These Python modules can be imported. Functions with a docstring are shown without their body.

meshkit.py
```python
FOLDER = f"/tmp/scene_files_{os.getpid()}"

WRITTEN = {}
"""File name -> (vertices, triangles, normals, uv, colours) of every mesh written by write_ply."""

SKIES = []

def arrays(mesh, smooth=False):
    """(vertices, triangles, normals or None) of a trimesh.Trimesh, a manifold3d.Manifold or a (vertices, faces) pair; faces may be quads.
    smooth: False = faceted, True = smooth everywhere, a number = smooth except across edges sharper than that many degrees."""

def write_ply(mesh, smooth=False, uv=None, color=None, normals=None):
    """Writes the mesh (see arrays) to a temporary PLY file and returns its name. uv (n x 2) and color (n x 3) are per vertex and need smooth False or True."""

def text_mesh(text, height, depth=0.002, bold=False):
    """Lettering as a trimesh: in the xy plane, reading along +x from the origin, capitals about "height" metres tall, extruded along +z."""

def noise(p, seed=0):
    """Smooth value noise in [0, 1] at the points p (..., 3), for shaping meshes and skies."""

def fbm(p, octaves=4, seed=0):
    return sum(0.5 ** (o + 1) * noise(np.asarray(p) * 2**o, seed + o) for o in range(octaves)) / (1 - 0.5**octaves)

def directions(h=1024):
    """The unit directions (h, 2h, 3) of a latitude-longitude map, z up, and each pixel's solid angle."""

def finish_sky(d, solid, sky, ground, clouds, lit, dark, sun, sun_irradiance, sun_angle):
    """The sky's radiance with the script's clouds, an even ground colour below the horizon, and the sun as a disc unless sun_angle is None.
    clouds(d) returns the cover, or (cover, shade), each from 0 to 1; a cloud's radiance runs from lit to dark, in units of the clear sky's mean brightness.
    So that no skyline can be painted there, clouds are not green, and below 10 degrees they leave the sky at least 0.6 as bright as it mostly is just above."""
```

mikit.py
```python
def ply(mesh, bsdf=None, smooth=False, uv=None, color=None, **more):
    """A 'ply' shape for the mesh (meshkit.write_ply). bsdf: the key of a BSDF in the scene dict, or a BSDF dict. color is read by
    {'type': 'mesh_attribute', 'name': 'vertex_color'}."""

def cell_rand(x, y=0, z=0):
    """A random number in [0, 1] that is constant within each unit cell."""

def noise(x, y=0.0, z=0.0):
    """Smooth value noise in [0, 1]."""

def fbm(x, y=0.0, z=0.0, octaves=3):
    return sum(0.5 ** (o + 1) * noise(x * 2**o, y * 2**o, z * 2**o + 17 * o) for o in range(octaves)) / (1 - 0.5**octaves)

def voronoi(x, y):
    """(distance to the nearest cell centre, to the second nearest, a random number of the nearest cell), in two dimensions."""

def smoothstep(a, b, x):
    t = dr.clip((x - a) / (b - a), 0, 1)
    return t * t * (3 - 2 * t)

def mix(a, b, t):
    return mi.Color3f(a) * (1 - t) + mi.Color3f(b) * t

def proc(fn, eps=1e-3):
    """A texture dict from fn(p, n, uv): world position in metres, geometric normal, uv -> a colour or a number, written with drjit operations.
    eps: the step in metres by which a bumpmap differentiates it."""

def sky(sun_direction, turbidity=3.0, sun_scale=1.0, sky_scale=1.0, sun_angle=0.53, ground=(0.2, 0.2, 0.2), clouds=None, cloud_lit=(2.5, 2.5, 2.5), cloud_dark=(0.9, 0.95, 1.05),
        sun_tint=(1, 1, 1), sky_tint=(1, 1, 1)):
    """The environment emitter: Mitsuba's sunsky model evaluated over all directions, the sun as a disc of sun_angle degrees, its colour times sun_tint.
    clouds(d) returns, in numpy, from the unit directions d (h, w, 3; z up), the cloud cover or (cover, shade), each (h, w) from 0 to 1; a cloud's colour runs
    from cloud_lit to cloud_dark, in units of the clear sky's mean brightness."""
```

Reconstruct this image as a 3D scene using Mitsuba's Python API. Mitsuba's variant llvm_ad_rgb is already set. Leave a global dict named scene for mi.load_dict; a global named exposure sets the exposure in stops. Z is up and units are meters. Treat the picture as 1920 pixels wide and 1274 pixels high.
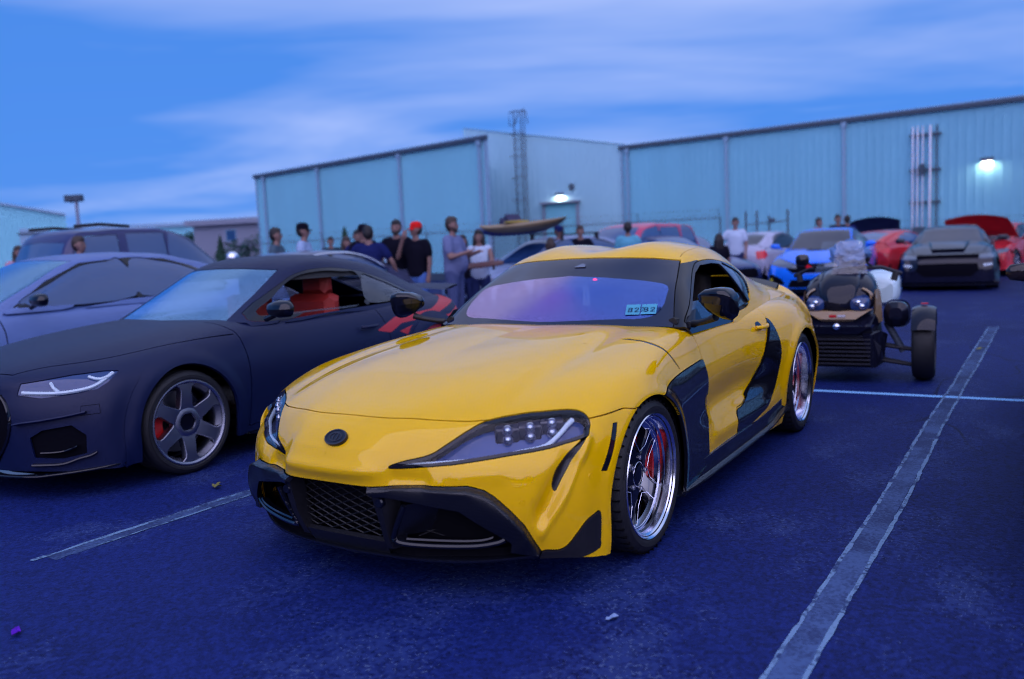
import math, random
import numpy as np, trimesh, mitsuba as mi, drjit as dr
import mikit, meshkit
from mikit import proc, noise, fbm, voronoi, cell_rand, smoothstep, mix
from scipy.interpolate import BSpline
from scipy.ndimage import gaussian_filter1d
from shapely.geometry import Polygon

T4 = mi.ScalarTransform4f
scene, labels, used = {}, {}, set()
rng = np.random.default_rng(7)

# ------------------------------------------------------------------ camera, sky, exposure
EYE = np.array([3.2157, 2.2635, 1.2884])
YAW, PITCH, ROLL, FPX = -2.57925, -0.107068, -0.04509, 1592.78
_f = np.array([math.cos(PITCH) * math.cos(YAW), math.cos(PITCH) * math.sin(YAW), math.sin(PITCH)])
_r = np.cross(_f, [0, 0, 1]); _r /= np.linalg.norm(_r)
_u = np.cross(_r, _f)
_up = -math.sin(ROLL) * _r + math.cos(ROLL) * _u
scene['camera'] = {'type': 'thinlens', 'fov_axis': 'x', 'fov': math.degrees(2 * math.atan(960 / FPX)),
                   'to_world': T4().look_at(origin=EYE.tolist(), target=(EYE + _f).tolist(), up=_up.tolist()),
                   'near_clip': 0.05, 'far_clip': 2000.0, 'focus_distance': 3.9, 'aperture_radius': 0.010}


def clouds(d):
    """a dusk deck of long soft streaks, as seen on a plane overhead: the cover, and how deep blue or pale each streak is"""
    z = np.maximum(d[..., 2], 0.0) + 0.16
    a = -1.02
    p = np.stack([(d[..., 0] * math.cos(a) + d[..., 1] * math.sin(a)) / z, (-d[..., 0] * math.sin(a) + d[..., 1] * math.cos(a)) / z, 0 * z], -1)
    w = meshkit.fbm(p * [0.5, 0.9, 1] + 3.0, 3, 11)
    n = meshkit.fbm(p * [0.45, 1.5, 1] + 1.2 * w[..., None] + [24.89, 17.42, 0], 6, 3)
    big = meshkit.fbm(p * [0.30, 0.55, 1] + [11.1, 6.66, 0], 3, 5)
    fine = meshkit.fbm(p * [1.7, 4.6, 1] + 0.8 * w[..., None] + 7.0, 5, 17)
    t = np.clip((d[..., 2] - 0.20) / 0.45, 0, 1)
    pale = np.clip(0.10 + 0.62 * ((n - 0.5) * 2.0 + (big - 0.5) * 1.4) + 0.22 * (fine - 0.5) + 0.45 * t * t * (3 - 2 * t), 0, 1)   # the deck thins overhead
    return 0.97 + 0 * z, 1 - pale


SUN = (0.85, 0.52, 0.62)
scene['sky_light'] = mikit.sky(SUN, turbidity=3.0, sun_scale=0.145, sky_scale=1.0, sun_angle=104.0, ground=(0.03, 0.035, 0.06), clouds=clouds,
                               cloud_lit=(0.70, 0.74, 0.99), cloud_dark=(0.055, 0.215, 0.70), sun_tint=(1.0, 1.04, 1.95), sky_tint=(0.62, 0.85, 1.30))
exposure = 3.85
# ------------------------------------------------------------------ shape helpers
def bez(n, k=3):
    """clamped uniform cubic B-spline knots for n control points"""
    return np.r_[[0] * k, np.linspace(0, 1, n - k + 1), [1] * k]


def bmat(n, t):
    kn = bez(n)
    return BSpline.design_matrix(np.clip(t, 0, 1 - 1e-12), kn, 3).toarray()


def through(net):
    """control points of the B-spline surface that passes through the points of net"""
    net = np.asarray(net, float)
    for ax in (0, 1):
        n = net.shape[ax]
        kn = bez(n)
        g = np.array([kn[i + 1:i + 4].mean() for i in range(n)])
        C = np.linalg.solve(bmat(n, g), np.moveaxis(net, ax, 0).reshape(n, -1))
        net = np.moveaxis(C.reshape(np.moveaxis(net, ax, 0).shape), 0, ax)
    return net


def bsurf(net, nu, nv, tu=None, tv=None):
    """net (stations, rows, 3) -> smooth surface: vertices, quads as triangles, normals"""
    net = np.asarray(net, float)
    tu = np.linspace(0, 1, nu) if tu is None else tu
    tv = np.linspace(0, 1, nv) if tv is None else tv
    A, B = bmat(net.shape[0], tu), bmat(net.shape[1], tv)
    P = np.einsum('ai,bj,ijk->abk', A, B, net)
    return grid(P)


def grid(P):
    a, b = P.shape[:2]
    du, dv = np.gradient(P, axis=0), np.gradient(P, axis=1)
    N = np.cross(dv, du)
    L = np.linalg.norm(N, axis=-1, keepdims=True)
    N = N / np.maximum(L, 1e-12)
    i, j = np.meshgrid(np.arange(a - 1), np.arange(b - 1), indexing='ij')
    q = np.stack([i * b + j, (i + 1) * b + j, (i + 1) * b + j + 1, i * b + j + 1], -1).reshape(-1, 4)
    F = np.vstack([q[:, [0, 2, 1]], q[:, [0, 3, 2]]])
    return P.reshape(-1, 3), F, N.reshape(-1, 3)


def clip(S, val):
    """keeps the part of the surface S = (V, F, N) where val < 0, cutting triangles exactly"""
    V, F, N = S
    val = np.where(np.abs(val) < 1e-7, 1e-7, val)
    ins = val < 0
    c = ins[F].sum(1)
    keep = F[c == 3]
    nv, nn, nf = [V], [N], [keep]
    off = len(V)
    for cnt in (1, 2):
        T = F[c == cnt]
        if not len(T):
            continue
        odd = ins[T] == (cnt == 1)
        k = odd.argmax(1)
        r = np.arange(len(T))
        a, b, d = T[r, k], T[r, (k + 1) % 3], T[r, (k + 2) % 3]
        def cut(p, q):
            t = (val[p] / (val[p] - val[q]))[:, None]
            n = N[p] * (1 - t) + N[q] * t
            return V[p] * (1 - t) + V[q] * t, n / np.maximum(np.linalg.norm(n, axis=1, keepdims=True), 1e-9)
        (p1, n1), (p2, n2) = cut(a, b), cut(a, d)
        i1 = off + r
        i2 = off + len(T) + r
        nv += [p1, p2]; nn += [n1, n2]
        off += 2 * len(T)
        nf.append(np.c_[a, i1, i2] if cnt == 1 else np.vstack([np.c_[i1, b, d], np.c_[i1, d, i2]]))
    return tidy((np.vstack(nv), np.vstack(nf), np.vstack(nn)))


def refine(S, near, times=2):
    """splits the triangles that come close to a line: near(vertices) is a distance, halved reach at each pass"""
    V, F, N = S
    for _ in range(times):
        e = np.linalg.norm(V[F[:, 0]] - V[F[:, 1]], axis=1).max() if False else None
        d = near(V)
        a, b, c = V[F[:, 0]], V[F[:, 1]], V[F[:, 2]]
        L = np.maximum(np.maximum(np.linalg.norm(a - b, axis=1), np.linalg.norm(b - c, axis=1)), np.linalg.norm(c - a, axis=1))
        sel = d[F].min(1) < L * 1.05
        T = F[sel]
        if not len(T): break
        n = len(V)
        m = [(V[T[:, i]] + V[T[:, j]]) / 2 for i, j in ((0, 1), (1, 2), (2, 0))]
        q = [N[T[:, i]] + N[T[:, j]] for i, j in ((0, 1), (1, 2), (2, 0))]
        V = np.vstack([V] + m)
        N = np.vstack([N] + [x / np.maximum(np.linalg.norm(x, axis=1, keepdims=True), 1e-9) for x in q])
        k = len(T)
        r = np.arange(k)
        A, B, C = n + r, n + k + r, n + 2 * k + r
        F = np.vstack([F[~sel], np.c_[T[:, 0], A, C], np.c_[A, T[:, 1], B], np.c_[C, B, T[:, 2]], np.c_[A, B, C]])
    return V, F, N


def tidy(S):
    V, F, N = S
    u, inv = np.unique(F, return_inverse=True)
    return V[u], inv.reshape(-1, 3), N[u]


def weld_clip(S):
    """merges vertices doubled by clip so that borders are found"""
    V, F, N = S
    key = np.round(V / 2e-6).astype(np.int64)
    _, first, inv = np.unique(key, axis=0, return_index=True, return_inverse=True)
    inv = inv.ravel()
    F2 = inv[F]
    ok = (F2[:, 0] != F2[:, 1]) & (F2[:, 1] != F2[:, 2]) & (F2[:, 0] != F2[:, 2])
    return V[first], F2[ok], N[first]


def sd(P, poly):
    """signed distance (negative inside) of the points P (n, 2) to the closed polygon"""
    P, A = np.asarray(P, float), np.asarray(poly, float)
    d, ins = np.full(len(P), 1e9), np.zeros(len(P), bool)
    for a, b in zip(A, np.roll(A, -1, 0)):
        e = b - a
        w = P - a
        t = np.clip((w @ e) / max(e @ e, 1e-18), 0, 1)
        d = np.minimum(d, ((w - t[:, None] * e) ** 2).sum(1))
        cr = (a[1] > P[:, 1]) != (b[1] > P[:, 1])
        xs = a[0] + (P[:, 1] - a[1]) * e[0] / (e[1] if abs(e[1]) > 1e-12 else 1e-12)
        ins ^= cr & (P[:, 0] < xs)
    return np.sqrt(d) * np.where(ins, -1, 1)


def smooth_poly(pts, n=8, closed=True):
    """rounds a polygon: Catmull-Rom through its points"""
    p = np.asarray(pts, float)
    m = len(p)
    out = []
    for i in range(m if closed else m - 1):
        if closed:
            a, b, c, d = p[(i - 1) % m], p[i], p[(i + 1) % m], p[(i + 2) % m]
        else:
            a, b, c, d = p[max(i - 1, 0)], p[i], p[i + 1], p[min(i + 2, m - 1)]
        t = np.linspace(0, 1, n, endpoint=False)[:, None]
        out.append(0.5 * (2 * b + (c - a) * t + (2 * a - 5 * b + 4 * c - d) * t ** 2 + (3 * b - a - 3 * c + d) * t ** 3))
    if not closed:
        out.append(p[-1:])
    return np.vstack(out)


def poly_dist(P, line):
    """distance of the points P to an open polyline, in 2 or 3 dimensions"""
    P, A = np.asarray(P, float), np.asarray(line, float)
    d = np.full(len(P), 1e9)
    for a, b in zip(A[:-1], A[1:]):
        e = b - a
        w = P - a
        t = np.clip((w @ e) / max(e @ e, 1e-18), 0, 1)
        d = np.minimum(d, ((w - t[:, None] * e) ** 2).sum(1))
    return np.sqrt(d)


def shift(S, d):
    V, F, N = S
    return V + N * d, F, N


def shell(S, t=0.004, inward=True):
    """gives a cut surface a thickness t with walls at its borders"""
    V, F, N = weld_clip(S)
    e = np.vstack([F[:, [0, 1]], F[:, [1, 2]], F[:, [2, 0]]])
    key = np.sort(e, 1)
    _, inv, cnt = np.unique(key, axis=0, return_inverse=True, return_counts=True)
    bd = e[cnt[inv.ravel()] == 1]
    V2 = V - N * t
    m = len(V)
    a, b = bd[:, 0], bd[:, 1]
    WV = np.vstack([V[a], V[b], V2[a], V2[b]])
    k = np.arange(len(a))
    n = len(a)
    WF = np.vstack([np.c_[k, k + 2 * n, k + n], np.c_[k + n, k + 2 * n, k + 3 * n]])
    nrm = np.cross(V[b] - V[a], N[a])
    nrm /= np.maximum(np.linalg.norm(nrm, axis=1, keepdims=True), 1e-9)
    return np.vstack([V, WV]), np.vstack([F, WF + m]), np.vstack([N, nrm, nrm, nrm, nrm])


def mirror(S):
    V, F, N = S
    k = np.array([1, -1, 1.0])
    return V * k, F[:, ::-1], N * k


def join(*Ss):
    V, F, N, o = [], [], [], 0
    for s in Ss:
        V.append(s[0]); F.append(np.asarray(s[1]) + o); N.append(s[2]); o += len(s[0])
    return np.vstack(V), np.vstack(F), np.vstack(N)


def xz(S): return S[0][:, [0, 2]]
def yz(S): return S[0][:, [1, 2]]
def xy(S): return S[0][:, [0, 1]]


def of_mesh(m, smooth=30):
    """a trimesh / (V, F) as (V, F, N)"""
    if isinstance(m, tuple):
        m = trimesh.Trimesh(np.asarray(m[0], float), np.asarray(m[1]), process=False)
    if smooth is True:
        v, f = np.array(m.vertices), np.array(m.faces)
    elif smooth:
        m = trimesh.graph.smooth_shade(m, angle=np.radians(smooth), facet_minarea=None)
        v, f = np.array(m.vertices), np.array(m.faces)
    else:
        v = np.array(m.vertices)[np.array(m.faces)].reshape(-1, 3)
        f = np.arange(len(v)).reshape(-1, 3)
    n = np.zeros_like(v)
    fn = np.cross(v[f[:, 1]] - v[f[:, 0]], v[f[:, 2]] - v[f[:, 0]])
    for k in range(3):
        np.add.at(n, f[:, k], fn)
    n /= np.maximum(np.linalg.norm(n, axis=1, keepdims=True), 1e-12)
    return v, f, n


def xf(S, M=None, loc=(0, 0, 0), rz=0, scale=1, ry=0, rx=0):
    """moves (V, F, N): scale, then turns about x, y and z in degrees, then a shift"""
    if M is None:
        cx, sx, cy, sy, cz, sz = [f(math.radians(a)) for a in (rx, ry, rz) for f in (math.cos, math.sin)]
        M = np.array([[cz, -sz, 0], [sz, cz, 0], [0, 0, 1]]) @ np.array([[cy, 0, sy], [0, 1, 0], [-sy, 0, cy]]) @ np.array([[1, 0, 0], [0, cx, -sx], [0, sx, cx]])
    return S[0] * scale @ M.T + np.asarray(loc, float), S[1], S[2] @ M.T


def lathe(prof, n=48, axis='y', closed=False):
    """turns (radius, along-axis) points about the axis"""
    p = np.asarray(prof, float)
    a = np.linspace(0, 2 * np.pi, n, endpoint=False)
    r, h = p[:, 0][:, None], p[:, 1][:, None]
    X, Z, Y = r * np.cos(a), r * np.sin(a), np.broadcast_to(h, (len(p), n))
    P = np.stack([X, Y, Z], -1) if axis == 'y' else (np.stack([X, Z, Y], -1) if axis == 'z' else np.stack([Y, X, Z], -1))
    m = len(p)
    i, j = np.meshgrid(np.arange(m - (0 if closed else 1)), np.arange(n), indexing='ij')
    i2, j2 = (i + 1) % m, (j + 1) % n
    q = np.stack([i * n + j, i2 * n + j, i2 * n + j2, i * n + j2], -1).reshape(-1, 4)
    return P.reshape(-1, 3), np.vstack([q[:, [0, 1, 2]], q[:, [0, 2, 3]]])


def tube(pts, r, sides=8, cap=True):
    p = np.asarray(pts, float)
    r = np.broadcast_to(np.asarray(r, float), (len(p),))
    t = np.gradient(p, axis=0)
    t /= np.linalg.norm(t, axis=1, keepdims=True) + 1e-12
    ref = np.array([0, 0, 1.0]) if np.abs(t[:, 2]).mean() < 0.85 else np.array([1.0, 0, 0])
    a = np.cross(t, ref)
    a /= np.linalg.norm(a, axis=1, keepdims=True) + 1e-12
    b = np.cross(t, a)
    w = np.arange(sides) * 2 * np.pi / sides
    V = (p[:, None] + r[:, None, None] * (np.cos(w)[None, :, None] * a[:, None] + np.sin(w)[None, :, None] * b[:, None])).reshape(-1, 3)
    i, j = np.meshgrid(np.arange(len(p) - 1), np.arange(sides), indexing='ij')
    q = np.stack([i * sides + j, i * sides + (j + 1) % sides, (i + 1) * sides + (j + 1) % sides, (i + 1) * sides + j], -1).reshape(-1, 4)
    F = np.vstack([q[:, [0, 1, 2]], q[:, [0, 2, 3]]])
    if cap:
        e = len(V)
        V = np.vstack([V, p[:1], p[-1:]])
        k = np.arange(sides)
        o = (len(p) - 1) * sides
        F = np.vstack([F, np.c_[(k + 1) % sides, k, np.full(sides, e)], np.c_[o + k, o + (k + 1) % sides, np.full(sides, e + 1)]])
    return V, F


def cat(*ms):
    V, F, o = [], [], 0
    for v, f in ms:
        V.append(np.asarray(v, float)); F.append(np.asarray(f) + o); o += len(v)
    return np.vstack(V), np.vstack(F)


def vf(m): return np.array(m.vertices), np.array(m.faces)


def box(x0, x1, y0, y1, z0, z1, r=0.0):
    """a box, its edges rounded off by r (chamfer)"""
    if r <= 0:
        m = trimesh.creation.box(bounds=[[x0, y0, z0], [x1, y1, z1]])
        return vf(m)
    pts = []
    for sx in (0, 1):
        for sy in (0, 1):
            for sz in (0, 1):
                c = np.array([(x0, x1)[sx], (y0, y1)[sy], (z0, z1)[sz]], float)
                d = np.array([1 - 2 * sx, 1 - 2 * sy, 1 - 2 * sz]) * r
                for k in range(3):
                    e = d.copy(); e[k] = 0
                    pts.append(c + e)
                pts.append(c + d * 0.42)
    return vf(trimesh.convex.convex_hull(np.array(pts)))


def prism(poly, h0, h1, axis='z', holes=None):
    """an outline pulled along an axis. axis y: poly is (x, z); axis x: poly is (y, z)"""
    pg = Polygon(poly, holes or [])
    if not pg.is_valid:
        pg = pg.buffer(0)
    gs = getattr(pg, 'geoms', [pg])
    m = trimesh.util.concatenate([trimesh.creation.extrude_polygon(g, h1 - h0, engine='earcut') for g in gs])
    v = np.array(m.vertices)
    f = np.array(m.faces)
    v[:, 2] += h0
    if axis == 'y':
        v = v[:, [0, 2, 1]]; f = f[:, ::-1]
    elif axis == 'x':
        v = v[:, [2, 0, 1]]
    return v, f


def hullv(pts):
    return vf(trimesh.convex.convex_hull(np.asarray(pts, float)))


def ball(c, r, n=2):
    m = trimesh.creation.icosphere(n)
    return np.array(m.vertices) * r + np.asarray(c, float), np.array(m.faces)


# ------------------------------------------------------------------ scene entries
def key_of(name):
    if name not in scene and name not in used:
        used.add(name); return name
    k = 1
    while f'{name}_{k:03d}' in used or f'{name}_{k:03d}' in scene:
        k += 1
    used.add(f'{name}_{k:03d}')
    return f'{name}_{k:03d}'


def add(S, bsdf, name, parent=None, label=None, smooth=30, **props):
    """ONE entry of the scene. S: (V, F, N), (V, F) or a trimesh"""
    if not (isinstance(S, tuple) and len(S) == 3):
        S = of_mesh(S, smooth)
    V, F, N = S
    key = key_of(f'{parent}__{name}' if parent else name)
    path = meshkit.write_ply((V, F), normals=N)
    scene[key] = {'type': 'ply', 'filename': path, 'face_normals': False, 'bsdf': {'type': 'ref', 'id': bsdf}}
    if label: props['label'] = label
    if props: labels[key] = props
    return key


def thing(name, label, category, group=None):
    key = key_of(name)
    labels[key] = {'label': label, 'category': category}
    if group: labels[key]['group'] = group
    return key


def copies(src, dst, to_world):
    """every entry of the thing src again under dst, moved"""
    for k in [k for k in scene if k == src or k.startswith(src + '__')]:
        scene[dst + k[len(src):]] = {**scene[k], 'to_world': to_world}
        if k != src and k in labels and 'kind' in labels[k]:
            labels[dst + k[len(src):]] = dict(labels[k])
# ------------------------------------------------------------------ materials
def rgb(c): return {'type': 'rgb', 'value': list(map(float, c))}


def coat(c, ior=1.5, **k): return {'type': 'plastic', 'diffuse_reflectance': c if isinstance(c, dict) else rgb(c), 'int_ior': ior, 'nonlinear': False, **k}
def rough(c, a=0.3, ior=1.5): return {'type': 'roughplastic', 'diffuse_reflectance': c if isinstance(c, dict) else rgb(c), 'alpha': a, 'int_ior': ior, 'distribution': 'ggx'}
def two(b): return {'type': 'twosided', 'b': b}
def mat(key, b): scene[key] = two(b)


mat('yellow_paint', coat((0.74, 0.43, 0.001), 1.5))
mat('black_gloss', coat((0.004, 0.005, 0.012), 1.5))
mat('black_satin', rough((0.008, 0.008, 0.013), 0.25))
mat('black_matte', {'type': 'diffuse', 'reflectance': rgb((0.006, 0.006, 0.009))})


def weave(p, n, uv):
    u, v = (p.x + p.y) * 260, (p.z * 1.0 + (p.y - p.x) * 0.5) * 260
    a = dr.floor(u) + dr.floor(v)
    k = a - 2 * dr.floor(a / 2)
    g = dr.select(k > 0.5, dr.sin(math.pi * (u - dr.floor(u))), dr.sin(math.pi * (v - dr.floor(v))))
    return mi.Color3f(0.006, 0.007, 0.013) * (0.45 + 1.0 * g * dr.select(k > 0.5, 1.0, 0.6))


mat('carbon', coat(proc(weave), 1.65))
mat('carbon_satin', rough(proc(weave), 0.12, 1.5))
mat('rubber', rough((0.016, 0.017, 0.024), 0.42))
mat('rubber_letter', rough((0.030, 0.032, 0.045), 0.3))
mat('chrome', {'type': 'roughconductor', 'material': 'Al', 'alpha': 0.035, 'specular_reflectance': rgb((0.86, 0.90, 1.0))})
mat('brushed', {'type': 'roughconductor', 'material': 'Al', 'alpha': 0.22, 'specular_reflectance': rgb((0.7, 0.72, 0.8))})
mat('steel_dark', {'type': 'roughconductor', 'material': 'Al', 'alpha': 0.25, 'specular_reflectance': rgb((0.25, 0.26, 0.30))})
mat('gunmetal', {'type': 'roughconductor', 'material': 'Al', 'alpha': 0.28, 'specular_reflectance': rgb((0.36, 0.38, 0.46))})
mat('caliper_red', rough((0.55, 0.012, 0.012), 0.15))
mat('interior_dark', rough((0.012, 0.011, 0.013), 0.4))
mat('seat_dark', rough((0.025, 0.02, 0.024), 0.4))
mat('seat_red', rough((0.42, 0.02, 0.015), 0.35))
scene['clear_glass'] = {'type': 'thindielectric', 'int_ior': 1.5}
scene['lens_glass'] = {'type': 'thindielectric', 'int_ior': 1.22}
scene['tint_glass'] = {'type': 'blendbsdf', 'weight': 0.55, 'a': {'type': 'thindielectric', 'int_ior': 1.6}, 'b': two(coat((0.01, 0.015, 0.03), 1.6))}


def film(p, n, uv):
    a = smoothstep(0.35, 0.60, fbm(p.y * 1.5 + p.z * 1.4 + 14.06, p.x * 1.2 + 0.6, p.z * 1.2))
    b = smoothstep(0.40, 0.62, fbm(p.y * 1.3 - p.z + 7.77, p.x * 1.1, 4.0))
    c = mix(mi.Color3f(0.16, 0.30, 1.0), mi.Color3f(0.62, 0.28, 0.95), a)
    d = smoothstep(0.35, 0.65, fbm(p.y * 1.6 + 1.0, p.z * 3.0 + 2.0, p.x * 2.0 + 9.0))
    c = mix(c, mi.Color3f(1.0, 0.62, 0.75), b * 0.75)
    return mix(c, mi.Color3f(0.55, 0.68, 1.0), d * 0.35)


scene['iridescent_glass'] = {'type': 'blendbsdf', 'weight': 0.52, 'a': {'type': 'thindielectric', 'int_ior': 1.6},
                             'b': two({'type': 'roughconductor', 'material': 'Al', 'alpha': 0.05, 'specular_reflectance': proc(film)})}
mat('headlight_bowl', coat((0.012, 0.045, 0.20), 1.5))
mat('light_blade', rough((0.55, 0.68, 0.80), 0.12))
mat('module_dark', coat((0.01, 0.014, 0.04), 1.5))
scene['module_lens'] = two({'type': 'roughconductor', 'material': 'Al', 'alpha': 0.05, 'specular_reflectance': rgb((0.45, 0.5, 0.62))})
mat('emblem_rim', rough((0.03, 0.03, 0.045), 0.12))
mat('screen_band', coat((0.003, 0.006, 0.028), 1.65))
mat('pale_card', {'type': 'diffuse', 'reflectance': rgb((0.62, 0.85, 0.85))})
mat('card_print', {'type': 'diffuse', 'reflectance': rgb((0.05, 0.07, 0.09))})
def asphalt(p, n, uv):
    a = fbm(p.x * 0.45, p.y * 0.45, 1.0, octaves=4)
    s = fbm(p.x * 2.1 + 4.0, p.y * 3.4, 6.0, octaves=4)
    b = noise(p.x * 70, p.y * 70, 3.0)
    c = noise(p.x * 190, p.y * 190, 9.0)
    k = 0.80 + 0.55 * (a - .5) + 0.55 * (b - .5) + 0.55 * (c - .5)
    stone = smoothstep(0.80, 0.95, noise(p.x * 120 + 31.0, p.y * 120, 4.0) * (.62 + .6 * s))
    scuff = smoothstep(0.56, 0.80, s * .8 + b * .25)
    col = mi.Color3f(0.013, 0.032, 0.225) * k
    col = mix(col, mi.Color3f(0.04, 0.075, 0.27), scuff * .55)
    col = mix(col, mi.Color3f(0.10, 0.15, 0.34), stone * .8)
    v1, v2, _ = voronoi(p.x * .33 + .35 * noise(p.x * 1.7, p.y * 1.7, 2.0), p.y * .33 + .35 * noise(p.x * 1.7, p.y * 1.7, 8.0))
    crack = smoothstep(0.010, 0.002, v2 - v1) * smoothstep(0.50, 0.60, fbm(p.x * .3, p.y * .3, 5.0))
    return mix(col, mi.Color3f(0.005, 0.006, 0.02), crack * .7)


def asphalt_relief(p, n, uv):
    return 0.0007 * noise(p.x * 75, p.y * 75, 1.0) + 0.0005 * noise(p.x * 200, p.y * 200, 4.0)


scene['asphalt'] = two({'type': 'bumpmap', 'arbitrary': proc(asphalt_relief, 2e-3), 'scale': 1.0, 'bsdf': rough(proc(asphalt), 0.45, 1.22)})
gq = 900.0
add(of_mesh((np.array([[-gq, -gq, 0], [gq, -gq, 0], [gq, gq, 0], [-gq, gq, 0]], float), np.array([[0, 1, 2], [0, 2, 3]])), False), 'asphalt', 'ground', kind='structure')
# ------------------------------------------------------------------ the yellow sports coupe (its front axle is the origin, nose towards +x)
def fill_x(x, ys, zs):
    return [(x, y, z) for y, z in zip(ys, zs)]

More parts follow.
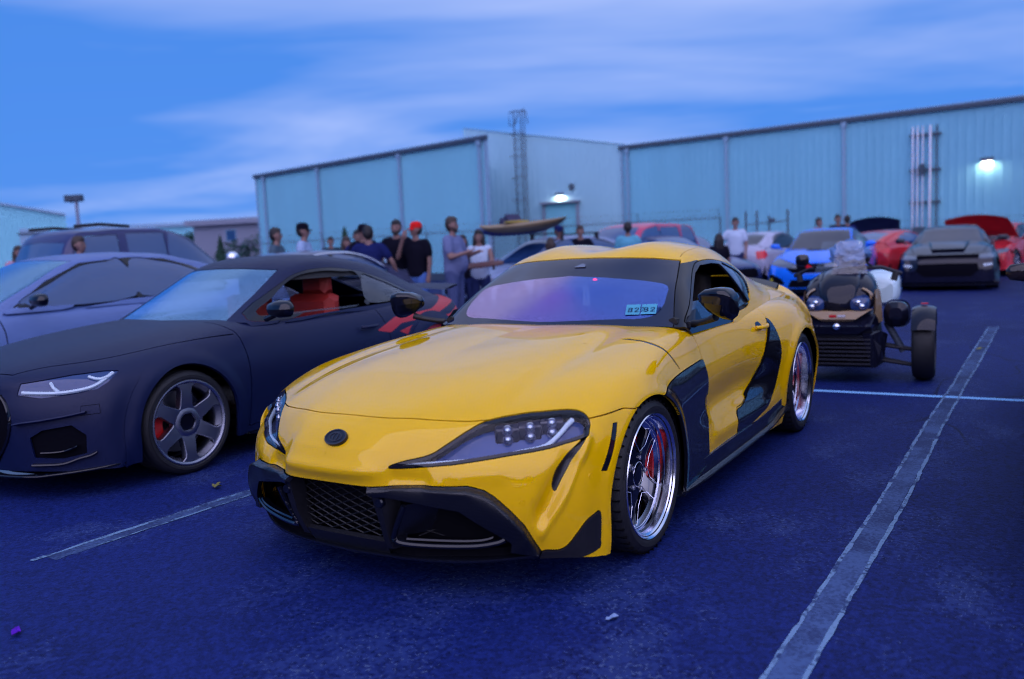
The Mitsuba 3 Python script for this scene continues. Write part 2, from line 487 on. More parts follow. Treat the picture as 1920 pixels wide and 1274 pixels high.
YN = [
 # v0 bottom edge of the front
 [(.865,0,.165),(.86,.15,.165),(.838,.30,.165),(.79,.48,.165),(.71,.64,.165),(.62,.755,.16),(.55,.832,.15),(.50,.87,.14),(.465,.885,.135),(.445,.89,.13),(.435,.89,.13)],
 [(.930,0,.28),(.925,.15,.28),(.895,.30,.28),(.835,.48,.28),(.74,.645,.28),(.635,.77,.28),(.55,.845,.27),(.48,.875,.25),(.44,.888,.22),(.42,.892,.18),(.41,.892,.13)],
 [(.960,0,.42),(.955,.15,.42),(.92,.30,.42),(.845,.48,.42),(.735,.65,.43),(.62,.785,.43),(.51,.862,.42),(.43,.89,.37),(.39,.898,.30),(.37,.898,.22),(.36,.895,.13)],
 [(.965,0,.52),(.955,.15,.52),(.90,.31,.515),(.81,.49,.515),(.69,.665,.52),(.57,.80,.53),(.46,.872,.53),(.38,.90,.46),(.34,.905,.36),(.32,.905,.24),(.32,.895,.13)],
 [(.905,0,.615),(.89,.16,.612),(.84,.33,.60),(.735,.51,.60),(.60,.685,.605),(.48,.81,.61),(.38,.88,.595),(.30,.908,.52),(.27,.912,.40),(.27,.905,.26),(.27,.895,.13)],
 [(.77,0,.70),(.755,.17,.70),(.71,.34,.69),(.63,.52,.68),(.50,.69,.68),(.38,.815,.675),(.29,.883,.645),(.20,.912,.56),(.19,.917,.42),(.19,.908,.28),(.19,.895,.13)],
 [(.45,0,.775),(.44,.18,.776),(.41,.35,.771),(.35,.53,.762),(.25,.69,.757),(.16,.81,.748),(.10,.885,.70),(.05,.914,.59),(.04,.918,.44),(.04,.908,.28),(.04,.895,.13)],
 [(.05,0,.825),(.05,.18,.828),(.04,.36,.825),(.0,.54,.812),(-.05,.69,.805),(-.10,.80,.785),(-.13,.873,.73),(-.15,.907,.60),(-.15,.915,.44),(-.15,.906,.28),(-.15,.895,.13)],
 [(-.35,0,.86),(-.35,.18,.864),(-.35,.36,.862),(-.36,.54,.85),(-.38,.68,.838),(-.40,.78,.81),(-.42,.838,.735),(-.43,.88,.60),(-.43,.888,.44),(-.43,.892,.28),(-.43,.885,.13)],
 [(-.70,0,.872),(-.70,.18,.875),(-.70,.36,.875),(-.71,.54,.868),(-.73,.68,.858),(-.75,.765,.82),(-.77,.815,.745),(-.78,.85,.60),(-.78,.85,.44),(-.78,.875,.28),(-.78,.87,.13)],
 fill_x(-1.15,(0,.18,.36,.54,.68,.77,.812,.838,.828,.868,.862),(.84,.84,.84,.845,.855,.828,.745,.60,.44,.28,.13)),
 fill_x(-1.60,(0,.18,.36,.54,.68,.775,.83,.852,.838,.878,.87),(.84,.84,.84,.85,.865,.843,.755,.60,.44,.28,.13)),
 fill_x(-2.00,(0,.18,.36,.54,.68,.79,.875,.912,.905,.90,.885),(.84,.84,.84,.85,.868,.85,.755,.60,.44,.28,.13)),
 fill_x(-2.40,(0,.18,.36,.54,.69,.815,.91,.945,.948,.92,.895),(.85,.85,.85,.86,.875,.848,.75,.60,.44,.28,.13)),
 fill_x(-2.80,(0,.18,.36,.54,.68,.79,.885,.925,.935,.91,.89),(.88,.88,.88,.88,.875,.838,.74,.60,.44,.28,.13)),
 [(-3.22,0,.925),(-3.22,.18,.925),(-3.21,.36,.92),(-3.19,.52,.905),(-3.15,.65,.88),(-3.10,.75,.825),(-3.08,.83,.72),(-3.07,.87,.60),(-3.07,.88,.44),(-3.07,.865,.28),(-3.07,.85,.16)],
 [(-3.44,0,.93),(-3.43,.17,.93),(-3.41,.34,.925),(-3.37,.50,.91),(-3.30,.62,.87),(-3.24,.71,.81),(-3.20,.78,.74),(-3.19,.81,.60),(-3.19,.82,.44),(-3.19,.80,.30),(-3.18,.78,.20)],
 [(-3.42,0,.62),(-3.41,.17,.62),(-3.39,.34,.62),(-3.35,.50,.61),(-3.30,.60,.60),(-3.26,.67,.56),(-3.24,.71,.52),(-3.23,.73,.46),(-3.23,.74,.38),(-3.23,.73,.30),(-3.22,.72,.22)],
 [(-3.38,0,.25),(-3.37,.17,.25),(-3.35,.34,.25),(-3.32,.48,.25),(-3.28,.57,.25),(-3.26,.63,.25),(-3.25,.66,.25),(-3.24,.68,.25),(-3.24,.69,.24),(-3.24,.69,.24),(-3.23,.68,.22)],
]
# greenhouse: rows from the roof's middle to the belt line
GN = [
 [(-.64,0,.86),(-.655,.22,.86),(-.70,.44,.862),(-.755,.64,.866),(-.79,.73,.86),(-.81,.765,.85),(-.83,.785,.81)],
 [(-.83,0,.995),(-.84,.21,.995),(-.88,.41,.990),(-.925,.60,.99),(-.96,.69,.967),(-1.00,.745,.90),(-1.02,.785,.82)],
 [(-1.03,0,1.125),(-1.04,.20,1.122),(-1.08,.39,1.112),(-1.12,.56,1.105),(-1.17,.645,1.065),(-1.22,.725,.95),(-1.25,.79,.82)],
 [(-1.24,0,1.235),(-1.25,.19,1.236),(-1.28,.37,1.225),(-1.33,.52,1.202),(-1.38,.61,1.145),(-1.41,.72,.99),(-1.43,.795,.82)],
 [(-1.52,0,1.258),(-1.52,.18,1.274),(-1.53,.36,1.268),(-1.56,.505,1.24),(-1.60,.595,1.175),(-1.62,.715,1.01),(-1.63,.795,.82)],
 [(-1.90,0,1.25),(-1.90,.18,1.266),(-1.90,.35,1.258),(-1.92,.48,1.235),(-1.94,.575,1.165),(-1.95,.70,1.01),(-1.96,.785,.83)],
 [(-2.30,0,1.20),(-2.30,.17,1.215),(-2.30,.33,1.205),(-2.30,.45,1.168),(-2.30,.54,1.10),(-2.30,.66,.98),(-2.30,.76,.85)],
 [(-2.70,0,1.10),(-2.70,.16,1.11),(-2.70,.31,1.10),(-2.69,.42,1.065),(-2.68,.51,1.01),(-2.67,.61,.94),(-2.66,.72,.87)],
 [(-3.05,0,.995),(-3.05,.16,.995),(-3.05,.30,.99),(-3.03,.41,.975),(-3.02,.50,.95),(-3.0,.59,.92),(-2.98,.68,.88)],
 [(-3.30,0,.94),(-3.30,.16,.94),(-3.30,.30,.935),(-3.28,.41,.925),(-3.26,.50,.91),(-3.24,.58,.89),(-3.22,.64,.87)],
]
# ------------------------------------------------------------------ wheels: axle along y, outer face towards +y, centre at the origin
def tyre_mesh(R, r, w, n=120):
    """from the inner bead over the tread to the outer bead; y from 0 (outer face) to -w"""
    s = 0.022
    prof = [(r - .002, -w + .012), (r + .004, -w + .002), (r + (R - r) * .45, -w - .006), (R - .022, -w + .002), (R - .006, -w + .016), (R, -w + .034)]
    g = 5
    ys = np.linspace(-w + .034, -.034, g * 5 + 1)
    for i, y in enumerate(ys[1:-1], 1):
        prof.append((R - (.007 if i % 5 in (0,) else 0.0), y + (0.004 if i % 5 == 0 else 0)))
        if i % 5 == 0:
            prof.insert(len(prof) - 1, (R, y - .003)); prof.append((R - .007, y + .004)); prof.append((R, y + .007))
    prof += [(R, -.034), (R - .005, -.018), (R - .016, -.006), (R - .028, -.001), (r + (R - r) * .55, .004), (r + (R - r) * .32, .003), (r + .016, -.001), (r + .010, -.004), (r + .002, -.004), (r - .004, -.012)]
    return lathe(prof, n)


def tread_blocks(R, w, n=46):
    """shallow cross grooves: dark slots laid into the tread shoulders"""
    ms = []
    for side in (0, 1):
        for k in range(n):
            a = 2 * np.pi * (k + .5 * side) / n
            y0, y1 = (-.050, -.008) if side == 0 else (-w + .008, -w + .05)
            b = box(-.0022, .0022, y0, y1, R - .010, R + .0012)
            c, s_ = math.cos(a), math.sin(a)
            M = np.array([[c, 0, s_], [0, 1, 0], [-s_, 0, c]])
            ms.append((b[0] @ M.T, b[1]))
    return cat(*ms)


def spokes_mesh(n, r_in, r_out, y_hub, y_rim, w_in, w_out, th, a0=0.0, dish=0.0):
    ms = []
    for k in range(n):
        a = a0 + 2 * np.pi * k / n
        sec = []
        for t in np.linspace(0, 1, 9):
            rr = r_in + (r_out - r_in) * t
            flare = max(0, (0.25 - t) / 0.25) ** 2 * w_in * 0.5 + max(0, (t - 0.78) / 0.22) ** 2 * w_out * 0.55
            hw = (w_in + (w_out - w_in) * t) / 2 + flare
            y = y_hub + (y_rim - y_hub) * t - dish * math.sin(math.pi * t)
            c = 0.006
            sec.append([(-hw, y - th), (-hw, y - c), (-hw + c, y), (hw - c, y), (hw, y - c), (hw, y - th)])
        P = []
        for t, q in zip(np.linspace(0, 1, 9), sec):
            rr = r_in + (r_out - r_in) * t
            P.append([(x, yy, rr) for x, yy in q])
        P = np.array(P)
        m = P.shape[1]
        V = P.reshape(-1, 3)
        i, j = np.meshgrid(np.arange(8), np.arange(m), indexing='ij')
        q = np.stack([i * m + j, i * m + (j + 1) % m, (i + 1) * m + (j + 1) % m, (i + 1) * m + j], -1).reshape(-1, 4)
        F = np.vstack([q[:, [0, 1, 2]], q[:, [0, 2, 3]]])
        c, s_ = math.cos(a), math.sin(a)
        M = np.array([[c, 0, s_], [0, 1, 0], [-s_, 0, c]])
        ms.append((V @ M.T, F))
    return ms


def caliper_mesh(r, y, a0, span=0.62):
    """a block caliper wrapped round the disc's edge, its face at y"""
    pts = []
    for a in np.linspace(-span, span, 9):
        sh = 0.010 if abs(a) > span * .8 else 0
        for rr, yy in ((r - .052 + sh, y), (r + .012 - sh, y), (r + .018 - sh, y - .012), (r + .018 - sh, y - .075), (r - .058 + sh, y - .012), (r - .058 + sh, y - .075)):
            pts.append((rr * math.sin(a + a0), yy, rr * math.cos(a + a0)))
    P = np.array(pts).reshape(9, 6, 3)
    order = [0, 1, 2, 3, 5, 4]
    P = P[:, order]
    V = P.reshape(-1, 3)
    i, j = np.meshgrid(np.arange(8), np.arange(6), indexing='ij')
    q = np.stack([i * 6 + j, i * 6 + (j + 1) % 6, (i + 1) * 6 + (j + 1) % 6, (i + 1) * 6 + j], -1).reshape(-1, 4)
    F = np.vstack([q[:, [0, 1, 2]], q[:, [0, 2, 3]], [[0, 5, 4], [0, 4, 3], [0, 3, 2], [0, 2, 1]], 48 + np.array([[0, 1, 2], [0, 2, 3], [0, 3, 4], [0, 4, 5]])])
    return V, F


def place_wheel(ms, c, side=1):
    """side 1: the outer face looks to +y, -1: to -y"""
    out = []
    for V, F in [ms]:
        V = np.array(V) * [1, side, 1] + np.asarray(c, float)
        out.append((V, F if side > 0 else np.asarray(F)[:, ::-1]))
    return out[0]


def ring_text(text, h, r_mid, a_mid, y, bold=True):
    """raised letters round a sidewall, bases towards the hub; angle 0 is up, positive towards +x"""
    m = meshkit.text_mesh(text, h, 0.0016, bold)
    m = m.subdivide_to_size(h * 0.6) if hasattr(m, 'subdivide_to_size') else m
    v, f = vf(m)
    wdt = v[:, 0].max()
    ang = a_mid - (v[:, 0] - wdt / 2) / r_mid
    rr = r_mid + v[:, 1] - h / 2
    return np.stack([rr * np.sin(ang), y + v[:, 2], rr * np.cos(ang)], -1), f


def dish_wheel(car, c, side=1, R=.325, r=.252, w=.265, depth=.075, a0=0.30, text=True, cal=-1.35):
    """deep chrome lip, black five-spoke centre with a bright edge"""
    P = lambda m: place_wheel(m, c, side)
    lip = lathe([(r - .012, -w + .01), (r + .006, -w + .004), (r + .008, -w + .012), (r - .018, -w + .03), (r - .045, -w * .62), (r - .047, -depth - .012), (r - .030, -depth), (r - .022, -depth + .004), (r - .022, -depth + .020), (r - .012, -depth + .026), (r - .012, -.020), (r - .004, -.014), (r + .001, -.004), (r + .008, .001), (r + .011, -.003), (r + .006, -.010)], 120)
    k = add(P(lip), 'chrome', 'wheel', car, smooth=35)
    add(P(tyre_mesh(R, r, w)), 'rubber', 'tyre', k, smooth=35)
    add(P(tread_blocks(R, w)), 'black_matte', 'tread_groove', k, kind='stuff')
    sp = spokes_mesh(5, .05, r - .030, -depth + .002, -depth - .006, .062, .085, .035, a0, .004)
    for q in sp: add(P(q), 'black_gloss', 'spoke', k, smooth=25)
    # bright machined edges of the windows between the spokes
    ed = []
    for i in range(5):
        a = a0 + 2 * np.pi * (i + .5) / 5
        pts = []
        for t in np.linspace(0, 1, 25):
            b = (t - .5) * 2
            rr = .096 + (r - .036 - .096) * abs(b) ** 1.5
            an = a + np.sign(b) * (0.30 + .17 * min(1, abs(b) * 1.0)) * min(1, abs(b) * 2.2)
            pts.append((rr * math.sin(an), -depth + .001, rr * math.cos(an)))
        ed.append(tube(pts, .0022, 6))
    ed.append(tube([(.052 * math.sin(t), -depth + .004, .052 * math.cos(t)) for t in np.linspace(0, 2 * np.pi, 41)], .002, 6, False))
    ed.append(tube([((r - .027) * math.sin(t), -depth + .003, (r - .027) * math.cos(t)) for t in np.linspace(0, 2 * np.pi, 81)], .0025, 6, False))
    add(P(cat(*ed)), 'chrome', 'bright_edge', k, smooth=60)
    add(P(lathe([(.0, -depth + .006), (.030, -depth + .006), (.042, -depth + .004), (.050, -depth), (.090, -depth - .004), (.094, -depth - .03)], 60)), 'black_gloss', 'hub', k)
    for i in range(5):
        a = a0 + 2 * np.pi * (i + .5) / 5
        nut = (xf(of_mesh(lathe([(0, .014), (.008, .014), (.0095, .010), (.0095, -.01)], 8), 20), loc=(.070 * math.sin(a), -depth - .004, .070 * math.cos(a))))
        add(P(nut[:2]), 'brushed', 'wheel_nut', k, smooth=20)
    add(P(lathe([(.07, -.135), (.09, -.130), (.178, -.130), (.180, -.134), (.180, -.160), (.07, -.160)], 72)), 'steel_dark', 'brake_disc', k, smooth=20)
    add(P(caliper_mesh(.176, -.100, cal, .55)), 'caliper_red', 'brake_caliper', k, smooth=25)
    if text and side > 0:
        add(P(ring_text('EXTREMECONTACT', .021, r + .036, .90, .0032)), 'rubber_letter', 'tyre_lettering', k, smooth=False)
    return k
YC = thing('sports_coupe', 'yellow two-door sports coupe with black carbon vents, parked nose out in the foreground', 'car')


def FC(S): return np.c_[S[0][:, 1] - S[0][:, 0], S[0][:, 2]]


def dense(n, m): return np.linspace(0, 1, n), np.linspace(0, 1, m)


# ---- lower body surface with its sculpting
_net = through(YN)
BODY = bsurf(_net, 330, 170)


def bump_line(S, line, w, amp, chart):
    d = poly_dist(chart, line)
    return amp * np.exp(-(d / w) ** 2)


def sculpt(S):
    V, F, N = S
    f, s = FC(S), xz(S)
    y, z, x = V[:, 1], V[:, 2], V[:, 0]
    front = np.clip((x - 0.30) / 0.15, 0, 1)
    d = np.zeros(len(V))
    # the beak over the middle grille stands proud, its lower lip rolls under
    beak = 1 / (1 + np.exp((y - 0.225) / 0.014))
    d += front * beak * 0.016 * np.clip((0.66 - z) / 0.09, 0, 1) * np.clip((z - 0.40) / 0.03, 0, 1)
    d += front * beak * 0.014 * np.exp(-((z - 0.505) / 0.022) ** 2)
    # scoop that runs from the beak to under the headlight, and the swell outside it
    d -= front * 0.020 * np.exp(-(poly_dist(f, [(-0.63, .478), (-0.50, .472)]) / 0.040) ** 2)
    d += front * 0.010 * np.exp(-(poly_dist(f, [(-0.34, .490), (-0.12, .500)]) / 0.045) ** 2)
    # hollow inside the vent and the sharp rib at its outer side
    d -= front * 0.030 * np.exp(-(poly_dist(f, [(.26, .51), (.17, .42), (.10, .33)]) / 0.050) ** 2)
    rib = poly_dist(f, [(.375, .58), (.285, .485), (.215, .395), (.150, .325), (.085, .265)])
    d += front * 0.016 * np.exp(-(rib / 0.022) ** 2)
    # dished door between the two side vents, feature line above the sill
    door = np.clip((-.80 - x) / .1, 0, 1) * np.clip((x + 1.9) / .15, 0, 1)
    d -= door * 0.016 * np.exp(-((z - 0.44) / 0.075) ** 2)
    d += door * 0.008 * np.exp(-((z - 0.30) / 0.03) ** 2)
    # flared lips of the wheel arches
    for cx, cz, rx, rz, am in ((.025, .30, .40, .368, .012), (-2.47, .33, .405, .372, .016)):
        rr = np.sqrt(((x - cx) / rx) ** 2 + ((z - cz) / rz) ** 2)
        side = np.clip((y - .55) / .2, 0, 1)
        d += side * am * np.exp(-(np.clip(rr - 1, 0, 9) / 0.10) ** 2)
    # hood: flat-topped bulge with soft shoulders
    hood = np.clip((x + .75) / .2, 0, 1) * np.clip((.70 - x) / .25, 0, 1) * np.clip((z - .6) / .05, 0, 1)
    edge = .50 - .10 * np.clip(-x, 0, 1)
    d += hood * 0.010 / (1 + np.exp((y - edge) / .022))
    d -= hood * 0.006 * np.exp(-((y - edge - .06) / .05) ** 2)
    V2 = V + N * d[:, None]
    n, m = 330, 170
    return grid(V2.reshape(n, m, 3))


BODY = sculpt(BODY)
HL = smooth_poly([(-.655, .5205), (-.60, .513), (-.38, .524), (-.138, .540), (.132, .557), (.34, .582), (.398, .612), (.402, .645), (.37, .668), (.297, .677), (.171, .677), (.062, .675), (-.127, .66), (-.238, .632), (-.35, .592), (-.449, .558), (-.586, .538)], 5)
HOODCUT = [(.17, .43, .80), (.0, .448, .82), (-.134, .470, .835), (-.242, .496, .843), (-.308, .530, .845), (-.357, .585, .845)]
_lines = [('F', np.vstack([HL, HL[:1]])), ('F', [(-.926, .455), (-.75, .452), (-.282, .453), (-.243, .445), (-.198, .434), (-.15, .41), (-.079, .359), (-.006, .298), (.043, .235), (.082, .189)]),
          ('S', [(-.10, .640), (-.20, .662), (-.308, .676), (-.50, .686), (-.70, .694), (-.824, .700), (-.859, .58), (-.866, .46), (-.775, .335), (-.763, .200)]),
          ('S', [(-1.945, .80), (-1.80, .655), (-1.715, .525), (-1.645, .452), (-1.50, .400), (-1.30, .352), (-1.235, .235), (-1.50, .245), (-1.78, .297), (-1.925, .395), (-1.985, .52), (-2.00, .62), (-1.96, .78)]),
          ('3', HOODCUT), ('T', [(-.372, .600), (-.380, .69), (-.378, .765), (-.425, .830), (-.47, .850)]), ('S', [(.340, .612), (.318, .612), (.427, .450), (.449, .455), (.340, .612)]),
          ('F', [(.362, .588), (.26, .535), (.175, .478), (.156, .434), (.17, .406), (.209, .447), (.287, .525)])]


def _near(V):
    c = {'F': np.c_[V[:, 1] - V[:, 0], V[:, 2]], 'S': V[:, [0, 2]], 'T': V[:, :2], '3': V}
    d = np.min([np.where((V[:, 1] > .12) & ((V[:, 0] > .3) | (k not in 'F')), poly_dist(c[k], l), 9) for k, l in _lines], 0)
    return d


BODY = refine(BODY, _near, 2)
_f, _s, _t = FC(BODY), xz(BODY), xy(BODY)
x_, y_, z_ = BODY[0].T

GAPT = [(.822, 0), (.806, .194), (.722, .417), (.663, .523), (.565, .627), (.515, .686), (.453, .75), (.425, .795), (.425, .826)]
GAPT = smooth_poly(GAPT, 4, False).tolist()
bump_t = sd(_t, GAPT + [(.42, 1.1), (1.3, 1.1), (1.3, -.2), (.822, -.2)])
bump_s = sd(_s, [(.43, .0), (.43, .642), (.25, .654), (.19, .642), (-.3, .642), (-.3, 0)])
BUMPER = np.minimum(bump_t, bump_s)
arch_f = np.sqrt(((x_ - .025) / .395) ** 2 + ((np.maximum(z_, .30) - .30) / .365) ** 2) - 1
arch_f = np.where(y_ > .45, arch_f * .38, 1)
arch_r = np.sqrt(((x_ + 2.47) / .40) ** 2 + ((np.maximum(z_, .30) - .32) / .368) ** 2) - 1
arch_r = np.where(y_ > .45, arch_r * .38, 1)
LOWER = sd(_f, [(-2, .455), (-.926, .455), (-.75, .452), (-.282, .453), (-.243, .445), (-.198, .434), (-.15, .41), (-.079, .359), (-.006, .298), (.043, .235), (.082, .189), (.09, .0), (-2, .0)])
CANARD = sd(_f, smooth_poly([(.418, .303), (.375, .300), (.323, .282), (.265, .239), (.22, .203), (.17, .188), (.085, .189), (.085, .13), (.263, .145), (.402, .168), (.412, .20)], 3))
VENT = sd(_f, smooth_poly([(.362, .588), (.33, .575), (.26, .535), (.207, .504), (.175, .478), (.156, .434), (.17, .406), (.209, .447), (.287, .525), (.345, .574)], 4))
MARK = sd(_s, [(.340, .612), (.318, .612), (.427, .450), (.449, .455)])
DOOR_F = [(-.98, .99), (-.85, .82), (-.824, .700), (-.859, .58), (-.866, .46), (-.775, .335), (-.763, .200)]
DOOR_R = [(-1.30, .200), (-1.25, .300), (-1.30, .36), (-1.42, .372), (-1.60, .425), (-1.70, .50), (-1.755, .62), (-1.85, .74), (-1.93, .80), (-1.98, .90), (-1.98, .99)]
DOOR = sd(_s, smooth_poly(DOOR_F, 6, False).tolist() + smooth_poly(DOOR_R, 6, False).tolist())
FV = sd(_s, smooth_poly([(-.10, .640), (-.20, .662), (-.308, .676), (-.50, .686), (-.70, .694)], 4, False).tolist() + smooth_poly([(-.824, .700), (-.859, .58), (-.866, .46), (-.775, .335), (-.763, .200)], 6, False).tolist() + [(-.763, .10), (-.05, .10), (.02, .60)])
RV = sd(_s, smooth_poly([(-1.925, .80), (-1.90, .770), (-1.79, .65), (-1.71, .53), (-1.64, .45), (-1.53, .395), (-1.40, .362), (-1.30, .352), (-1.25, .31), (-1.235, .235), (-1.30, .222), (-1.50, .245), (-1.78, .297), (-1.925, .395), (-1.985, .52), (-2.00, .62), (-1.985, .70), (-1.96, .78)], 5))
HOODV_L = [(-.376, .627), (-.384, .69), (-.385, .75), (-.40, .79)]
CABIN = sd(_t, [(-.72, -.1), (-.74, .45), (-.80, .64), (-.86, .715), (-1.1, .728), (-1.8, .728), (-2.2, .69), (-2.7, .58), (-2.95, .50), (-2.95, -.1)])
CABIN = np.where(z_ > .7, CABIN, 1)
g = 0.0022


def cut(*vals):
    """the part of the body where every value is negative"""
    S = BODY
    st = np.max(np.stack([np.broadcast_to(v, (len(BODY[0]),)) for v in vals]), 0)
    return clip(S, st)


def both(S): return join(S, mirror(S))


hl_d = sd(_f, HL)
hl_d = np.where((x_ > .30) & (y_ > .15), hl_d, 1)
hoodgap = poly_dist(BODY[0], HOODCUT)
hv_d = sd(_t, smooth_poly([(-.372, .600), (-.380, .69), (-.378, .765), (-.425, .830), (-.47, .850), (-.435, .822), (-.405, .765), (-.405, .69), (-.395, .62)], 4))
hv_d = np.where((z_ > .70) & (x_ > -.6), hv_d, 1)

bumper = cut(BUMPER + g, -arch_f, g - hl_d, g - LOWER, g - CANARD, g - VENT, g * .6 - MARK)
add(both(shell(bumper, .012)), 'yellow_paint', 'front_bumper', YC)
hood = cut(g - BUMPER, -arch_f, g - hl_d, g - FV, g - DOOR, np.where(x_ < -.85, 1, -1), CABIN * -1, .0012 - hoodgap, .001 - hv_d)
add(both(shell(hood, .010)), 'yellow_paint', 'bonnet', YC)
quarter = cut(np.where(x_ < -1.0, -1, 1), g - DOOR, g - RV, -arch_r, -CABIN, g - FV)
quarter = clip(quarter, quarter[0][:, 0] + .5)
add(both(shell(quarter, .010)), 'yellow_paint', 'rear_body', YC)
for side, nm in ((1, None), (-1, None)):
    mk = (lambda S: S) if side > 0 else mirror
    door = cut(DOOR + g, g - FV, g - RV, np.where(y_ < .715, 1, -1))
    dk = add(mk(shell(door, .010)), 'yellow_paint', 'door', YC)
    hk = np.array([[-1.70, .846, .765], [-1.735, .872, .764], [-1.80, .880, .764], [-1.85, .868, .766]])
    if side > 0:
        pts = smooth_poly(hk, 6, False)
        add(mk(of_mesh((tube(pts, np.linspace(.011, .013, len(pts)), 10)[0] * [1, 1, 1], tube(pts, .012, 10)[1]), 40)), 'yellow_paint', 'door_handle', dk)
        cup = clip(BODY, np.sqrt(((x_ + 1.765) / .042) ** 2 + ((z_ - .768) / .026) ** 2) * .03 - .03)
        cup = clip(cup, .5 - cup[0][:, 1])
        add(mk(shift(cup, .0015)), 'black_gloss', 'handle_recess', dk)
    fv = cut(FV + g, -arch_f, np.where((y_ > .6) & (x_ < .05), -1, 1))
    add(mk(shell(shift(fv, .003), .014)), 'carbon', 'fender_vent_panel', YC, label='glossy dark carbon panel behind the front wheel' if side > 0 else None)
    rv = cut(RV + g, -arch_r, np.where(y_ > .6, -1, 1))
    add(mk(shell(shift(rv, .003), .014)), 'carbon', 'rear_vent_panel', YC, label='dark carbon scoop panel ahead of the rear wheel' if side > 0 else None)
    slot = clip(shift(BODY, .006), poly_dist(_s, smooth_poly([(-1.905, .765), (-1.80, .655), (-1.715, .525), (-1.645, .452), (-1.50, .400)], 4, False)) - .012)
    slot = clip(slot, .6 - slot[0][:, 1])
    add(mk(slot), 'black_matte', 'vent_slot', YC)
    mkr = cut(MARK + g * .5, np.where(y_ > .6, -1, 1))
    add(mk(shell(mkr, .006)), 'black_gloss', 'side_marker', YC)
    ven = cut(VENT + .001, np.where(x_ > .3, -1, 1))
    add(mk(shell(shift(ven, -.012), .003)), 'carbon_satin', 'vent_insert', YC)
    hv = clip(shift(BODY, -.002), hv_d)
    add(mk(hv), 'black_gloss', 'bonnet_vent', YC)
    can = cut(CANARD + g, np.where((x_ > .3) & (y_ > .5), -1, 1), -arch_f - .004)
    add(mk(shell(shift(can, .006), .02)), 'black_satin', 'corner_panel', YC)

# ---- dark lining behind every opening
lin = cut(-arch_f + .02, -arch_r + .02, -CABIN)
lin = shift(lin, -.075)
lin = clip(lin, -(np.abs(lin[0][:, 2]) - .10))
add(both(lin), 'black_matte', 'inner_lining', YC)
near = cut(-arch_f, -arch_r, -CABIN, np.where((z_ > .58) | (x_ < .2), -1, 1), np.where(hl_d < .02, 1, -1))
add(both(shift(near, -.013)), 'black_matte', 'seam_backing', YC)

# ---- wheel arch liners and floor
for cx, rad in ((.025, .40), (-2.47, .405)):
    P = []
    for a in np.linspace(-.25, math.pi + .25, 40):
        P.append([(cx + rad * math.cos(a), y, .30 + rad * .93 * math.sin(a)) for y in (.50, .60, .88)])
    ln = grid(np.array(P))
    for q in (ln, mirror(ln)): add(q, 'black_matte', 'arch_liner', YC)
fl = prism([(.84, -.3), (.84, .3), (.70, .60), (.45, .82), (.42, .84), (.42, .50), (-.38, .50), (-.38, .84), (-2.05, .84), (-2.05, .50), (-2.88, .50), (-2.88, .80), (-3.2, .70), (-3.3, 0), (-3.2, -.70), (-2.88, -.80), (-2.88, -.5), (-2.05, -.5), (-2.05, -.84), (-.38, -.84), (-.38, -.5), (.42, -.5), (.42, -.84), (.45, -.82), (.70, -.60)], .165, .20)
add(of_mesh(fl, 20), 'black_matte', 'floor_pan', YC)

# ---- front aero: corner panels, grille, intakes, splitter
CORNER = [(-.77, .455), (-.75, .452), (-.282, .453), (-.243, .445), (-.198, .434), (-.15, .41), (-.079, .359), (-.006, .298), (.043, .235), (.082, .189), (.00, .186), (-.09, .203), (-.066, .229), (-.082, .242), (-.157, .279), (-.255, .326), (-.327, .365), (-.508, .391), (-.682, .414), (-.739, .420), (-.76, .43)]
cor_d = sd(_f, CORNER)
cor_d = np.where((x_ > .45), cor_d, 1)
FOLD = [(-.05, .36), (-.174, .415), (-.309, .369)]
cor = clip(BODY, cor_d + .001)
cf = FC(cor)
TOPL = [(-.77, .455), (-.282, .453), (-.243, .445), (-.198, .434), (-.15, .41), (-.079, .359), (-.006, .298), (.043, .235), (.082, .189)]
LOWL = [(.0, .186), (-.09, .203), (-.066, .229), (-.082, .242), (-.157, .279), (-.255, .326), (-.327, .365), (-.508, .391), (-.682, .414), (-.739, .42)]
_a, _b = np.clip(poly_dist(cf, TOPL) / .020, 0, 1), np.clip(poly_dist(cf, LOWL) / .075, 0, 1)
lift = .003 + .034 * _a * _a * (3 - 2 * _a) * (.30 + .70 * _b)
cor = (cor[0] + cor[2] * lift[:, None], cor[1], cor[2])


def re_normal(S):
    V, F, N = weld_clip(S)
    return of_mesh((V, F), True)


def smooth_n(S):
    V, F, N = S
    V1, F1, N1 = weld_clip(S)
    S2 = of_mesh((V1, F1), True)
    if (S2[2] * N1).sum() < 0:
        S2 = (S2[0], S2[1][:, ::-1], -S2[2])
    return S2


